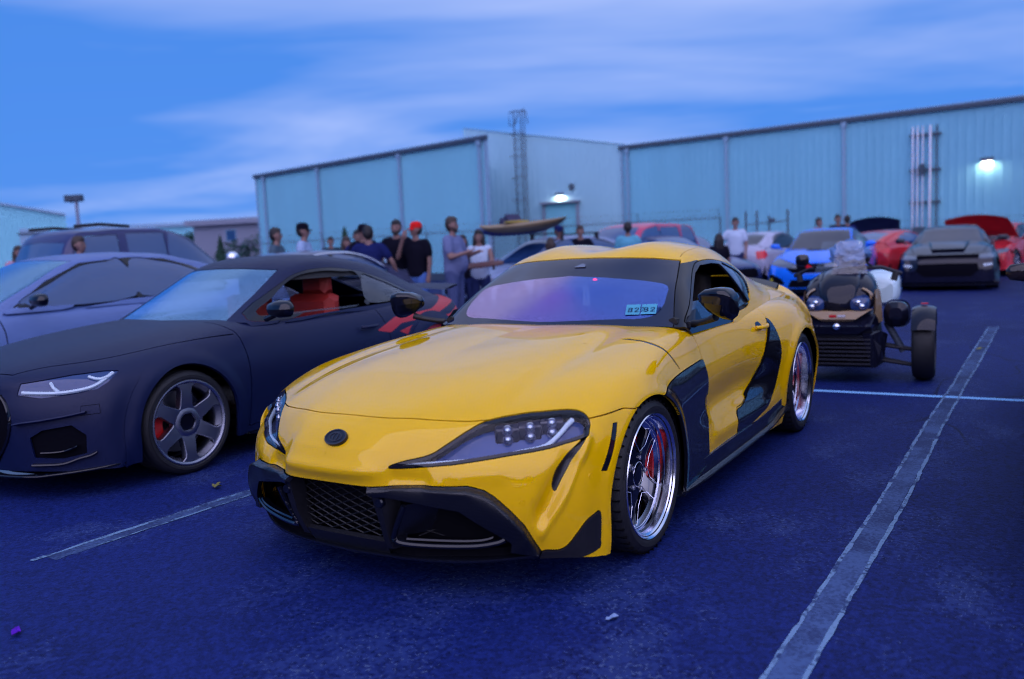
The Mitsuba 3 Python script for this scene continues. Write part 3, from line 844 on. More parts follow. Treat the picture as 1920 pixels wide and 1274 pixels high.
cor = smooth_n(cor)
for mk, lb in ((lambda S: S, 'satin carbon winglet over the corner intake'), (mirror, None)):
    add(mk(shell(cor, .02)), 'carbon_satin', 'bumper_winglet', YC, label=lb)
    # intake: gloss frame bars and a blade
    def onb(pts, off=0.0):
        """points of the body at chart positions (y - x, z)"""
        out = []
        for q in pts:
            sel = np.where(x_ > .3)[0]
            k = sel[np.argmin(((_f[sel] - q) ** 2).sum(1))]
            out.append(BODY[0][k] + BODY[2][k] * off)
        out = np.array(out)
        return gaussian_filter1d(out, .7, axis=0, mode='nearest') if len(out) > 3 else out
    fr = smooth_poly(onb([(-.590, .395), (-.612, .35), (-.648, .262), (-.655, .232), (-.62, .220), (-.45, .220), (-.235, .220), (-.128, .229), (-.092, .244)], .0), 6, False)
    add(mk(of_mesh(tube(fr, .011, 8), 40)), 'black_gloss', 'intake_frame', YC)
    bl = [onb([q])[0] for q in ((-.60, .236), (-.45, .234), (-.235, .238), (-.15, .256))]
    bl = gaussian_filter1d(smooth_poly(bl, 6, False), 2, axis=0, mode='nearest')
    P = np.stack([bl + [-.03, -.01, .004], bl + [.0, .0, .012], bl + [.004, .0, .006], bl + [-.03, -.01, -.006]], 1)
    add(mk(of_mesh((grid(P)[0], grid(P)[1]), 30)), 'black_gloss', 'intake_blade', YC)
    # scoop wall and the upright fin beside the middle grille
    A = onb([(-.60, .385), (-.63, .31), (-.652, .245)])
    P = np.stack([A, A + [-.10, .08, -.0], A + [-.16, .16, .01]], 1)
    add(mk(grid(P)), 'carbon_satin', 'intake_wall', YC)
    A = onb([(-.755, .45), (-.735, .38), (-.71, .30), (-.69, .23), (-.675, .18)])
    B = onb([(-.700, .42), (-.690, .37), (-.675, .30), (-.665, .23), (-.640, .18)])
    P = np.stack([A + [-.06, -.01, 0], A + [.004, 0, 0], B + [.010, 0, 0], B + [-.06, .03, 0]], 1)
    add(mk(of_mesh(grid(P)[:2], 25)), 'black_satin', 'grille_fin', YC)
    tow = of_mesh(lathe([(0, .0), (.016, .0), (.019, -.006), (.019, -.02)], 20, 'x'), 25)
    add(mk(xf(tow, loc=onb([(-.725, .39)])[0] + [.012, 0.018, 0])), 'black_gloss', 'tow_cover', YC)


def mesh_wires(rect, off, nu, nv, r=.0035):
    """diamond wire grille over a chart rectangle: real crossing wires, bent alternately"""
    (a0, a1), (z0, z1) = rect
    ms = []
    for sgn in (1, -1):
        for k in range(-nv, nu + nv):
            pts = []
            for t in np.linspace(0, 1, 61):
                a = a0 + (a1 - a0) * ((k + sgn * t * nv * .5) / nu)
                zz = z0 + (z1 - z0) * t
                if a0 - 1e-6 <= a <= a1 + 1e-6:
                    pts.append((a, zz))
            if len(pts) > 1:
                P = np.array([off(*p) for p in pts])
                ms.append(tube(P, r, 4, False))
    return cat(*ms)


zs = np.linspace(.20, .46, 9)
mid = mesh_wires(((-.24, .24), (.235, .450)), lambda a, z: np.array([.865 - .25 * a * a + .03 * math.sin((z - .2) * 9), a, z]), 6, 15, .0028)
add(of_mesh(mid, 60), 'black_satin', 'middle_grille', YC)
for s in (1, -1):
    sg = mesh_wires(((.30, .62), (.235, .40)), lambda a, z: np.array([.83 - .55 * (a - .3) - .10 * (.4 - z), s * a, z]), 4, 9, .0028)
    add(of_mesh(sg, 60), 'black_satin', 'side_grille', YC)
low = clip(BODY, sd(_f, [(-1.2, .235), (-.68, .225), (-.66, .15), (-1.2, .15)]))
low = clip(low, .5 - low[0][:, 0])
add(both(shell(low, .02)), 'black_satin', 'lower_lip', YC)
# splitter: one blade with turned-up corners
half = smooth_poly([(.880, 0), (.872, .15), (.848, .32), (.795, .48), (.70, .645), (.60, .775), (.50, .842), (.40, .868)], 6, False)
P = []
for q in half:
    up = .020 * np.clip((q[1] - .55) / .3, 0, 1)
    inn = q - np.array([.10, .06]) * (1 if q[1] > .3 else 1)
    zt = .166 + up
    P.append([(inn[0], inn[1] * (q[1] > 0), zt - .020), (q[0] - .01, q[1], zt - .018), (q[0], q[1], zt - .012), (q[0], q[1], zt - .004), (q[0] - .008, q[1] * .995, zt), (inn[0], inn[1] * (q[1] > 0), zt + .004)])
spl = grid(np.array(P))
spl = of_mesh(spl[:2], 40)
add(both(spl), 'carbon', 'front_splitter', YC)

# ---- headlights: black edge, lens, inner reflector, three modules, light blade
HLc = HL.mean(0)
for side in (1, -1):
    mk = (lambda S: S) if side > 0 else mirror
    rim = clip(clip(BODY, np.where(x_ > .3, hl_d + .0015, 1)), -np.inf)if False else None
    ring_ = cut(hl_d + .0012, -.011 - hl_d)
    hk = add(mk(shell(shift(ring_, -.001), .012)), 'black_gloss', 'headlight', YC)
    add(mk(cut(hl_d + .010)), 'lens_glass', 'lens', hk)
    bowl = shift(cut(hl_d + .006), -.050)
    bf = FC(bowl)
    add(mk(bowl), 'headlight_bowl', 'reflector', hk)
    wall = cut(hl_d + .009, -.012 - hl_d)
    w2 = shell(shift(wall, -.006), .045)
    add(mk(w2), 'black_satin', 'bezel', hk)
    # light blade: follows the lower edge, kicks up at the outer end
    bl = [(-.60, .528), (-.40, .537), (-.20, .549), (.02, .562), (.14, .575), (.22, .600), (.29, .640), (.325, .655)]
    sel = np.where((x_ > .3) & (hl_d < .02))[0]
    def hp(q, off):
        k = sel[np.argmin(((_f[sel] - q) ** 2).sum(1))]
        return BODY[0][k] + BODY[2][k] * off
    pts = smooth_poly([hp(q, -.022) for q in bl], 6, False)
    add(mk(of_mesh(tube(pts, np.linspace(.006, .0105, len(pts)), 8), 40)), 'light_blade', 'light_blade', hk)
    for q in ((-.035, .632), (.085, .640), (.205, .648)):
        c = hp(q, -.040)
        md = of_mesh(box(-.036, .036, -.045, .045, -.034, .034, .006), 20)
        md = xf(md, rz=38, ry=18, loc=c - np.array([.012, .012, .0]))
        mkey = add(mk(md), 'module_dark', 'lamp_module', hk)
        for dz in (.015, -.020):
            ln = xf(of_mesh(ball((0, 0, 0), .016, 2), True), loc=c + np.array([.018, .012, dz]))
            add(mk(ln), 'module_lens', 'projector_lens', mkey)
            add(mk(xf(of_mesh(lathe([(.016, .004), (.019, .004), (.0205, 0), (.019, -.006)], 20, 'x'), 30), rz=35, loc=c + np.array([.020, .013, dz]))), 'chrome', 'lens_ring', mkey)

# ---- emblem and parking sensors
def seat(pt, S=None):
    S = S or BODY
    k = np.argmin(((S[0] - np.asarray(pt)) ** 2).sum(1))
    return S[0][k], S[2][k]


def frame_of(n, up=(0, 0, 1)):
    n = np.asarray(n, float) / np.linalg.norm(n)
    r = np.cross(up, n); r /= np.linalg.norm(r)
    return np.stack([r, np.cross(n, r), n], 1)


c0, n0 = seat((.922, 0, .605))
n0 = np.array([n0[0], 0, n0[2]])
M0 = frame_of(n0)
def ov(a, b, h0, h1, n=48):
    t = np.linspace(0, 2 * np.pi, n, endpoint=False)
    return prism(np.c_[a * np.cos(t), b * np.sin(t)], h0, h1)
def ovring(a, b, w, h0, h1, n=48):
    t = np.linspace(0, 2 * np.pi, n, endpoint=False)
    return prism(np.c_[a * np.cos(t), b * np.sin(t)], h0, h1, holes=[np.c_[(a - w) * np.cos(t), (b - w) * np.sin(t)][::-1]])
c0 = np.array([c0[0], 0.022, c0[2]])
ek = add(xf(of_mesh(ov(.052, .036, -.004, .008), 30), M0, c0), 'black_gloss', 'emblem', YC)
add(xf(of_mesh(cat(ovring(.051, .035, .0045, .008, .0105), ovring(.030, .020, .003, .008, .0105), ovring(.012, .020, .003, .0082, .0103)), 30), M0, c0), 'emblem_rim', 'emblem_ring', ek)
for q, s in (((.709, .693, .384), 1), ((.498, .866, .447), 1), ((.709, .693, .384), -1)):
    c, n = seat(q)
    sn = xf(of_mesh(lathe([(0, .0008), (.0085, .0008), (.0088, .0), (.0096, .0), (.0100, .0012), (.0108, .0)], 24, 'z'), 30), frame_of(n), c)
    add(sn if s > 0 else mirror(sn), 'yellow_paint', 'parking_sensor', YC)

# ---- side skirts
for side in (1, -1):
    sk = smooth_poly([(-.27, .880, .165, .215), (-.34, .893, .150, .215), (-.60, .905, .150, .220), (-1.0, .905, .152, .225), (-1.50, .905, .158, .230), (-1.80, .912, .172, .250), (-1.98, .925, .215, .275), (-2.08, .935, .235, .290)], 8, False)
    P = [[(x, y - .04, zb - .012), (x, y, zb - .010), (x, y + .006, zb - .004), (x, y + .004, zb + .004), (x, y - .02, zb + .010), (x, y - .026, (zb + zt) / 2), (x, y - .022, zt + .012), (x, y - .06, zt + .02)] for x, y, zb, zt in sk]
    S = of_mesh(grid(np.array(P))[:2], 40)
    add(S if side > 0 else mirror(S), 'carbon', 'side_skirt', YC)

# ---- greenhouse
GH = bsurf(through(GN), 220, 110)
_v = GH[0]
_k = np.clip((-1.22 - _v[:, 0]) / .25, 0, 1) * np.clip((_v[:, 0] + 2.6) / .8, 0, 1)
_d = _k * (.014 * np.exp(-((_v[:, 1] - .30) / .13) ** 2) - .016 * np.exp(-(_v[:, 1] / .14) ** 2))
GH = grid((_v + GH[2] * _d[:, None]).reshape(220, 110, 3))
gx, gy, gz = GH[0].T
gs, gyz = xz(GH), yz(GH)
WS = sd(gyz, [(-.2, .80), (.69, .80), (.700, .868), (.645, .99), (.600, 1.085), (.548, 1.180), (.42, 1.197), (.29, 1.205), (.098, 1.211), (-.2, 1.211)])
WS = np.where(gx > -1.42, WS, 1)
WSIN = sd(gyz, smooth_poly([(-.3, .907), (.40, .903), (.50, .902), (.575, .915), (.605, .955), (.600, 1.00), (.575, 1.055), (.47, 1.078), (.30, 1.098), (.10, 1.112), (-.3, 1.116)], 4))
WIN = sd(gs, smooth_poly([(-.83, .868), (-1.00, .962), (-1.20, 1.072), (-1.33, 1.138), (-1.43, 1.166), (-1.60, 1.172), (-1.78, 1.160), (-1.93, 1.136), (-2.05, 1.102), (-2.105, 1.07), (-2.085, 1.022), (-1.98, .955), (-1.87, .905), (-1.75, .880), (-1.40, .868), (-1.10, .864)], 5))
WIN = np.where(gy > .35, WIN, 1)
win_fr = [(-.90, .885), (-1.10, .998), (-1.30, 1.105), (-1.42, 1.144), (-1.60, 1.149), (-1.73, 1.140), (-1.86, .908), (-1.60, .886), (-1.20, .884)]
DW = np.where(gy > .35, sd(gs, win_fr), 1)
QW = np.where(gy > .35, sd(gs, smooth_poly([(-1.775, 1.137), (-1.92, 1.114), (-2.03, 1.083), (-2.065, 1.06), (-2.05, 1.02), (-1.97, .965), (-1.895, .925)], 3)), 1)
PIL = np.maximum(gz - 1.166 - (gx + 1.30) * -.06, np.where(gx > -1.45, -1, 1))
HATCH = np.where((gx < -2.15) & (gz > .955), sd(np.c_[gx, gy], [(-2.28, -.2), (-2.28, .36), (-2.95, .33), (-3.0, -.2)]), 1)
BELOW = .845 - gz


def gcut(*vals):
    return clip(GH, np.max(np.stack([np.broadcast_to(v, (len(gx),)) for v in vals]), 0))


row3 = GH[0].reshape(220, 110, 3)[62:175, int(110 * .53)]
ditch = poly_dist(GH[0], row3[::6])
roof = gcut(g - WS, g - WIN, -PIL, -HATCH, .0015 - ditch)
add(both(shell(roof, .010)), 'yellow_paint', 'roof', YC)
pil = gcut(g - WS, g - WIN, PIL, BELOW - .02)
add(both(shell(pil, .010)), 'black_gloss', 'windscreen_pillar', YC)
frm = gcut(WIN + g, g - DW, .001 - QW)
add(both(shell(frm, .012)), 'black_gloss', 'window_frame', YC)
wsband = gcut(WS + g, -.0005 - WSIN * -1 if False else -WSIN)
add(both(shift(wsband, -.001)), 'screen_band', 'windscreen_border', YC, label='dark band and frit round the windscreen')
wsin = gcut(WSIN)
wsin = clip(wsin, -(wsin[0][:, 0] + 1.42))
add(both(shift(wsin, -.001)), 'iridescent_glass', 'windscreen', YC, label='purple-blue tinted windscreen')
for side in (1, -1):
    mk = (lambda S: S) if side > 0 else mirror
    q = shift(gcut(QW), -.006)
    add(mk(q), 'tint_glass', 'quarter_window', YC)
    lowered = shift(gcut(DW, gz - .975 + (gx + 1.4) * .0), -.016)
    add(mk(lowered), 'tint_glass', 'door_window', YC, label='half lowered door window' if side > 0 else None)
hb = gcut(HATCH + g)
add(both(shift(hb, -.002)), 'black_gloss', 'rear_window', YC)
hd = shift(gcut(-WS, -.016 - WIN, BELOW, .002 - HATCH), -.016)
add(both(hd), 'interior_dark', 'headliner', YC)
# black gloss duck tail spoiler
P = []
for t in np.linspace(-1, 1, 41):
    y = .60 * t
    x = -3.38 + .24 * abs(t) ** 2.2
    z = .985 - .05 * abs(t) ** 3
    P.append([(x + .13, y, z - .055), (x + .05, y, z - .016), (x, y, z + .006), (x - .012, y, z), (x, y, z - .02), (x + .1, y, z - .065)])
add(of_mesh(grid(np.array(P))[:2], 40), 'black_gloss', 'rear_spoiler', YC)

# ---- mirrors: a shell on a stalk, its glass towards the driver
def wing_mirror(side, mats=('black_gloss', 'chrome', 'black_satin')):
    pts = []
    sec = [(-.100, .018, .014), (-.085, .045, .040), (-.045, .070, .066), (.02, .088, .080), (.062, .080, .076), (.086, .052, .052), (.093, .02, .02)]
    P = []
    for y, rx, rz in sec:
        ring_ = []
        for a in np.linspace(0, 2 * np.pi, 24, endpoint=False):
            c, s = math.cos(a), math.sin(a)
            xx = rx * np.sign(c) * abs(c) ** .75
            if xx < 0: xx *= .40
            ring_.append((xx + (.03 * s if xx > 0 else 0), y, rz * np.sign(s) * abs(s) ** .62 + .030 * (.05 - y) / .15 * (1 if s < 0 else .45)))
        ring_.append(ring_[0])
        P.append(ring_)
    S = of_mesh(grid(np.array([[np.mean(P[0], 0)] * 25] + P + [[np.mean(P[-1], 0)] * 25]))[:2], 40)
    c = np.array([-.74, .950, .980])
    S = xf(S, loc=c, rz=-8)
    mk = (lambda q: q) if side > 0 else mirror
    k = add(mk(S), mats[0], 'wing_mirror', YC)
    gl = of_mesh(prism(smooth_poly([(-.075, -.02), (.055, -.055), (.075, 0), (.06, .055), (-.045, .055), (-.08, .03)], 5), -.001, .001, 'x'), 20)
    add(mk(xf(gl, loc=c + [-.034, 0, .004], rz=-8)), mats[1], 'mirror_glass', k)
    st = cat(tube([(-.86, .772, .872), (-.83, .82, .880), (-.79, .87, .893), (-.755, .925, .915)], [.018, .015, .015, .02], 10), tube([(-.84, .755, .868), (-.93, .772, .868)], .016, 8))
    add(mk(of_mesh(st, 40)), mats[2], 'mirror_stalk', k)
    tri = of_mesh(hullv([(-.83, .752, .862), (-.86, .772, .862), (-1.00, .778, .866), (-.92, .748, .935), (-.84, .745, .885), (-.97, .755, .938)]), 20)
    add(mk(tri), 'black_gloss', 'mirror_base', k)
for s in (1, -1): wing_mirror(s)

# ---- interior
dash = prism([(-.72, .80), (-.78, .862), (-.95, .868), (-1.10, .86), (-1.18, .80), (-1.16, .55), (-.72, .5)], -.68, .68, 'y')
add(of_mesh(dash, 25), 'interior_dark', 'dashboard', YC)
tub = prism([(-.75, .25), (-2.35, .25), (-2.75, .80), (-2.95, .82), (-2.95, .22), (-.75, .22)], -.72, .72, 'y')
add(of_mesh(tub, 20), 'interior_dark', 'cabin_floor', YC)
for y0 in (.36, -.36):
    def cushion(pts, w0, w1, th):
        P = []
        for i, (x, z, w) in enumerate(pts):
            ring_ = []
            for a in np.linspace(0, 2 * np.pi, 20, endpoint=True):
                c, s = math.cos(a), math.sin(a)
                ring_.append((x + th * np.sign(s) * abs(s) ** .6 * .5, y0 + w * np.sign(c) * abs(c) ** .5, z + 0 * s))
            P.append(ring_)
        return grid(np.array(P))[:2]
    back = cushion([(-1.72, .45, .20), (-1.76, .60, .25), (-1.84, .80, .25), (-1.90, .93, .20), (-1.925, .97, .14), (-1.94, 1.06, .13), (-1.95, 1.085, .09), (-1.952, 1.09, .01)], 0, 0, .14)
    sk_ = add(of_mesh(back, 40), 'seat_dark', 'seat', YC)
    add(of_mesh(box(-1.75, -1.25, y0 - .24, y0 + .24, .38, .52, .04), 30), 'seat_dark', 'seat_cushion', sk_)
sw = []
for t in np.linspace(0, 2 * np.pi, 41):
    sw.append((-1.22 + .05 * math.sin(t), .36 + .18 * math.cos(t), .80 + .17 * math.sin(t)))
wk = add(of_mesh(tube(sw, .014, 8, False), 40), 'interior_dark', 'steering_wheel', YC)
add(of_mesh(cat(box(-1.235, -1.20, .30, .42, .75, .84, .02), box(-1.23, -1.21, .19, .53, .79, .82, .008)), 25), 'interior_dark', 'wheel_spokes', wk)
rm = xf(of_mesh(box(-.012, .012, -.115, .115, -.03, .03, .01), 25), loc=(-1.20, .03, 1.135))
add(rm, 'interior_dark', 'rear_view_mirror', YC)

# ---- wheels
for x, s, R, yy in ((0, 1, .322, .900), (0, -1, .322, .900), (-2.47, 1, .330, .925), (-2.47, -1, .330, .925)):
    dish_wheel(YC, (x, yy * s, R), s, R, .252, .27 if x == 0 else .29, .070 if x == 0 else .095, a0=.35 if x == 0 else .1, text=(x == 0 and s > 0))

# ---- small things behind the windscreen
tag_c = np.array([-1.12, .045, 1.00])
hg = thing('air_freshener', 'small pale card on a cord behind the windscreen of the yellow coupe', 'air freshener')
add(of_mesh(xf(of_mesh(box(-.001, .001, -.028, .028, -.055, .055), False), rz=-25, loc=tag_c)[:2], False), 'pale_card', 'card', hg)
add(of_mesh(tube([tag_c + [0, 0, .055], tag_c + [-.02, .0, .085], tag_c + [-.06, -.01, .125]], .0012, 5), 40), 'pale_card', 'cord', hg)
fig = Polygon(smooth_poly([(-.016, -.045), (-.004, -.02), (-.010, .0), (-.004, .02), (-.006, .035), (.004, .04), (.008, .025), (.006, .005), (.012, -.01), (.018, -.045), (.008, -.044), (.004, -.02), (-.006, -.044)], 3))
add(xf(of_mesh(prism(np.array(fig.exterior.coords)[:-1], .0011, .0016, 'x'), False), rz=-25, loc=tag_c), 'card_print', 'card_print', hg)

# ---- stickers, sensor housing and warning light at the windscreen
def on_glass(q, off):
    k = np.argmin(((GH[0] - np.asarray(q)) ** 2).sum(1))
    return GH[0][k] + GH[2][k] * off, GH[2][k]


mat('sticker_cyan', {'type': 'diffuse', 'reflectance': rgb((0.09, 0.34, 0.46))})
mat('sticker_print', {'type': 'diffuse', 'reflectance': rgb((0.01, 0.03, 0.08))})
scene['led_red'] = {'type': 'diffuse', 'reflectance': rgb((0.4, 0.02, 0.04))}
for i, (qa, qb, qc) in enumerate((((-.846, .420, .964), (-.861, .489, .963), (-.788, .441, .923)), ((-.863, .502, .963), (-.878, .577, .961), (-.805, .522, .922)))):
    a, n_ = on_glass(qa, .003); b, _ = on_glass(qb, .003); c, _ = on_glass(qc, .003)
    ux = (b - a) / np.linalg.norm(b - a)
    n_ = np.cross(c - a, ux); n_ /= np.linalg.norm(n_)
    if n_[0] < 0: n_ = -n_
    uy = np.cross(n_, ux)
    if uy[2] < 0: uy = -uy
    W, H = np.linalg.norm(b - a), abs((c - a) @ uy)
    o = a - uy * H
    Fm = np.stack([ux, uy, n_], 1)
    sk_ = add(xf(of_mesh(box(0, W, 0, H, 0, .0006), False), Fm, o), 'sticker_cyan', 'inspection_sticker', YC, label='small cyan inspection sticker in the corner of the windscreen')
    for tx, u in (('8', .10 * W), ('27', .54 * W)):
        t_ = meshkit.text_mesh(tx, H * .42, .0004, True)
        add(xf(of_mesh(vf(t_), False), Fm, o + ux * u + uy * H * .24 + n_ * .0008), 'sticker_print', 'print', sk_)
    add(xf(of_mesh(cat(box(.36 * W, .48 * W, .32 * H, .38 * H, .0008, .0012), box(.36 * W, .48 * W, .5 * H, .56 * H, .0008, .0012)), False), Fm, o), 'sticker_print', 'print_line', sk_)
cs, ns = on_glass((-1.10, .02, 1.168), .002)
add(xf(of_mesh(prism([(-.035, -.018), (.035, -.018), (.028, .006), (.006, .020)], 0, .003), 20), frame_of(ns), cs), 'gunmetal', 'sensor_housing', YC)
lc = np.array([-1.20, .065, 1.085])
kl = add(of_mesh(hullv([lc + [0, y, z] for y in (-.014, .014) for z in (-.003, .005)] + [lc + [.004, 0, .010]]), False), 'led_red', 'warning_light', YC, label='red warning light glowing behind the windscreen')
scene[kl]['emitter'] = {'type': 'area', 'radiance': rgb((.30, .004, .008))}

seal = smooth_poly([(-.80, .700, .880), (-1.1, .722, .880), (-1.5, .728, .882), (-1.9, .722, .890), (-2.2, .690, .905), (-2.6, .60, .93)], 5, False)
sl = of_mesh(tube(seal - np.array([0, .012, 0.0]), .026, 8), 40)
for q in (sl, mirror(sl)): add(q, 'interior_dark', 'belt_seal', YC)
# ------------------------------------------------------------------ other cars: local frame with the front axle at the origin, nose towards +x
def lerp(tab, x):
    t = np.asarray(sorted(tab), float)
    return np.interp(x, t[:, 0], t[:, 1])


def car_nets(nose, tail, hw, top, belt, roof, base=.62, rtop=.53, bow=.22, sill=.18, plan=None, nose_z=(.17, .34, .50, .62), lean=(.02, 0, .0, .03), cowl=None, roof_w=None, tail_drop=.04, box=0.0):
    """top: bonnet and deck line [(x, z)]; belt: shoulder line; roof: middle line of the greenhouse from cowl to tail"""
    P = lambda x: hw * (lerp(plan, x) if plan else 1.0)
    yf = np.array([0, .22, .44, .62, .77, .89, .965, 1.0, .99, .965])
    net = []
    zN = lerp(top, nose - .10)
    zs = [sill, nose_z[1], nose_z[2], min(nose_z[3], zN - .07), zN]
    xo = [lean[0], lean[1], lean[2], lean[3], .11]
    for i, (z, o) in enumerate(zip(zs, xo)):
        row = []
        for j, f in enumerate(yf):
            y = P(nose - .5) * f
            x = nose - o - bow * f ** 2.6
            if j <= 5:
                row.append((x - (.02 * i * f ** 2), y, z - (.03 * f ** 2 if i == 4 else 0)))
            else:
                k = j - 5
                x2 = [nose - bow - .08 * k - .045 * i * (1 if k < 3 else .8) - .03 * i]
                zz = z + (sill - z) * [0, .16, .42, .68, 1.0][k]
                row.append((x2[0] + (.05 if i == 0 else 0), P(nose - .5) * f, zz))
        net.append(row)
    sx = [nose - .42, nose - .85, nose - 1.22]
    mid = np.linspace(nose - 1.55, tail + .62, 7)
    for x in sx + mid.tolist() + [tail + .32]:
        zt, zb, h = lerp(top, x), lerp(belt, x), P(x)
        row = []
        for j, f in enumerate(yf):
            z = [zt, zt + .002, zt - .002, zt - .012, zb + .45 * (zt - zb) + .012 + box * .02, zb, zb - .14, .52, .34, sill][j]
            back = .10 * f ** 2 * np.clip((x - (nose - 1.3)) / .9, 0, 1)
            row.append((x - back, h * f, z))
        net.append(row)
    zt, zb = lerp(top, tail + .1), lerp(belt, tail + .3)
    for x, k in ((tail + .05, 0), (tail, 1), (tail + .06, 2)):
        row = []
        for j, f in enumerate(yf):
            z0 = [zt, zt, zt, zt - .01, zt - .03, zb - .02, zb - .15, .52, .36, sill + .05][j]
            z1 = [.62, .62, .62, .61, .60, .57, .52, .46, .36, sill + .06][j]
            z2 = [.25, .25, .25, .25, .25, .25, .25, .25, .25, sill + .07][j]
            row.append((x + .16 * f ** 3 + (.04 if k == 0 else 0), P(tail + .3) * f * .98, (z0, z1, z2)[k]))
        net.append(row)
    # greenhouse
    g = []
    r = np.asarray(roof, float)
    n = 15
    L = np.r_[0, np.cumsum(np.linalg.norm(np.diff(r, axis=0), axis=1))]
    for s in np.linspace(0, 1, n):
        x, z = np.interp(s * L[-1], L, r[:, 0]), np.interp(s * L[-1], L, r[:, 1])
        zb = lerp(belt, x) + .05
        t = np.clip((z - zb) / max(r[:, 1].max() - zb, .01), 0, 1)
        w3 = base + (rtop - base) * t
        h = P(x) * .89
        bk = .07 * (1 - t) * (1 if s < .4 else -.6) + .05 * (1 if s < .4 else -.5)
        row = [(x, 0, z), (x - bk * .15, w3 * .35, z - .002 * t), (x - bk * .5, w3 * .72, z - .012), (x - bk, w3, z - .045 * (.3 + .7 * t)),
               (x - bk * 1.3, w3 + .065 + .02 * (1 - t), max(z - .11, zb - .01)), (x - bk * 1.5, .55 * (w3 + .08) + .45 * h, zb + (z - zb) * .42), (x - bk * 1.6, h, zb - .06)]
        g.append(row)
    return net, g


def car(name, label, spec, loc, rz=0, group=None, res=1.0, cat_='car'):
    """a whole car from its nets: body panels cut out of the smooth surface, glass, lamps, wheels"""
    K = thing(name, label, cat_, group)
    net, gn = spec['nets'] if 'nets' in spec else car_nets(**spec['shape'])
    n1, m1 = int(150 * res), int(80 * res)
    B = bsurf(through(net), n1, m1)
    G = bsurf(through(gn), int(110 * res), int(60 * res))
    M = lambda S: xf(S if len(S) == 3 else of_mesh(S, 30), rz=rz, loc=loc)
    paint, R = spec['paint'], spec.get('R', .33)
    rim_r, hw = spec.get('rim', .24), spec.get('track', spec.get('shape', {}).get('hw', .9) - .0)
    ra = spec['rear_axle']
    fl = spec.get('flare', 0.012)
    V = B[0]
    for cx in (0, ra):
        rr = np.sqrt((V[:, 0] - cx) ** 2 + (V[:, 2] - R) ** 2) - (R + .055)
        d = np.where(V[:, 1] > .5, fl * np.exp(-(np.clip(rr, 0, 9) / .06) ** 2), 0)
        V = V + B[2] * d[:, None]
    B = grid(V.reshape(n1, m1, 3))
    def near(V):
        c = {'F': np.c_[V[:, 1] - V[:, 0], V[:, 2]], 'S': V[:, [0, 2]], 'T': V[:, :2], 'R': np.c_[V[:, 0] + V[:, 1], V[:, 2]], 'Y': V[:, 1:]}
        ok = {'F': V[:, 0] > .1, 'S': V[:, 1] > .5, 'T': V[:, 2] > .5, 'R': V[:, 0] < ra * .5, 'Y': V[:, 0] > .2}
        L_ = [(ch, ln) for ln, ch in spec.get('seams', [])] + [(i[1], list(i[2]) + [i[2][0]]) for i in spec.get('inlays', [])]
        return np.min([np.where(ok[k], poly_dist(c[k], l), 9) for k, l in L_] + [np.full(len(V), 9.0)], 0)
    B = refine(B, near, 3 if res > .9 else 1)
    x, y, z = B[0].T
    fc, s, t = FC(B), xz(B), xy(B)
    arch = np.minimum(*[np.where(y > .45, np.sqrt((x - cx) ** 2 + (np.maximum(z, R) - R) ** 2) - (R + spec.get('arch', .045)), 1) for cx in (0, ra)])
    gx, gy, gz = G[0].T
    roof = np.asarray(spec['shape']['roof'] if 'shape' in spec else spec['roof'])
    cut_ = [-arch]
    gap = spec.get('gap', .004)
    both_ = lambda S: M(join(S, mirror(S)))
    # holes and inlays of the body: lamps, grilles
    inl = []
    for nm, chart, poly, mt, off, lab in spec.get('inlays', []):
        P = {'F': fc, 'S': s, 'T': t, 'R': np.c_[x + y, z], 'Y': np.c_[y, z]}[chart]
        d = sd(P, poly)
        d = np.where((x > ra * .5) if chart in 'FY' else ((x < ra * .5) if chart == 'R' else True), d, 1)
        inl.append((nm, d, mt, off, lab)); cut_.append(.003 - d)
    for ln, chart in spec.get('seams', []):
        d = poly_dist({'S': s, 'T': t, 'F': fc}[chart], ln)
        ok = (y > .5) if chart == 'S' else ((z > .55) if chart == 'T' else (x > 0))
        cut_.append(np.where(ok, gap - d, -1))
    cab = spec.get('cabin')
    if cab is not None:
        cd = sd(t, cab); cut_.append(np.where(z > .6, -cd, -1))
    body = clip(B, np.max(np.stack(cut_), 0))
    add(both_(shell(body, .012) if res > .9 else body), paint, 'body', K)
    inner = clip(shift(B, -.02), np.max(np.stack([-arch] + ([np.where(z > .6, -cd, -1)] if cab is not None else [])), 0))
    add(both_(inner), 'black_matte', 'inner_panel', K)
    for nm, d, mt, off, lab in inl:
        S = clip(B, d)
        S = shift(S, off)
        for mk in ((lambda q: q), mirror):
            if len(S[0]) and S[0][:, 1].min() < .02:
                k = add(both_(S), mt, nm, K, label=lab); break
            k = add(M(mk(S)), mt, nm, K, label=lab)
            if nm == 'headlight' and spec.get('drl'):
                pts = [S[0][np.argmin(((FC(S) - q) ** 2).sum(1))] + [.006, .004, 0] for q in spec['drl']]
                add(M(mk(of_mesh(tube(smooth_poly(pts, 4, False), spec.get('drl_r', .010), 6), 40))), 'light_blade', 'light_strip', k)
    if spec.get('flare_ring'):
        w_, h_ = spec['flare_ring']
        for cx in (0, ra):
            rr = np.sqrt((x - cx) ** 2 + (np.maximum(z, R - .05) - R) ** 2)
            a0 = R + spec.get('arch', .045)
            S = clip(B, np.max(np.stack([a0 - rr, rr - a0 - w_, np.where((y > .6) & (np.abs(x - cx) < .6), -1, 1)]), 0))
            for mk in ((lambda q: q), mirror):
                add(M(mk(shell(shift(S, h_), h_ + .004))), spec.get('flare_mat', paint), 'wheel_arch_flare', K)
    # greenhouse glass
    ws_x = spec['ws']          # (bottom half width, z), (top half width, z)
    (b_w, b_z), (t_w, t_z) = ws_x
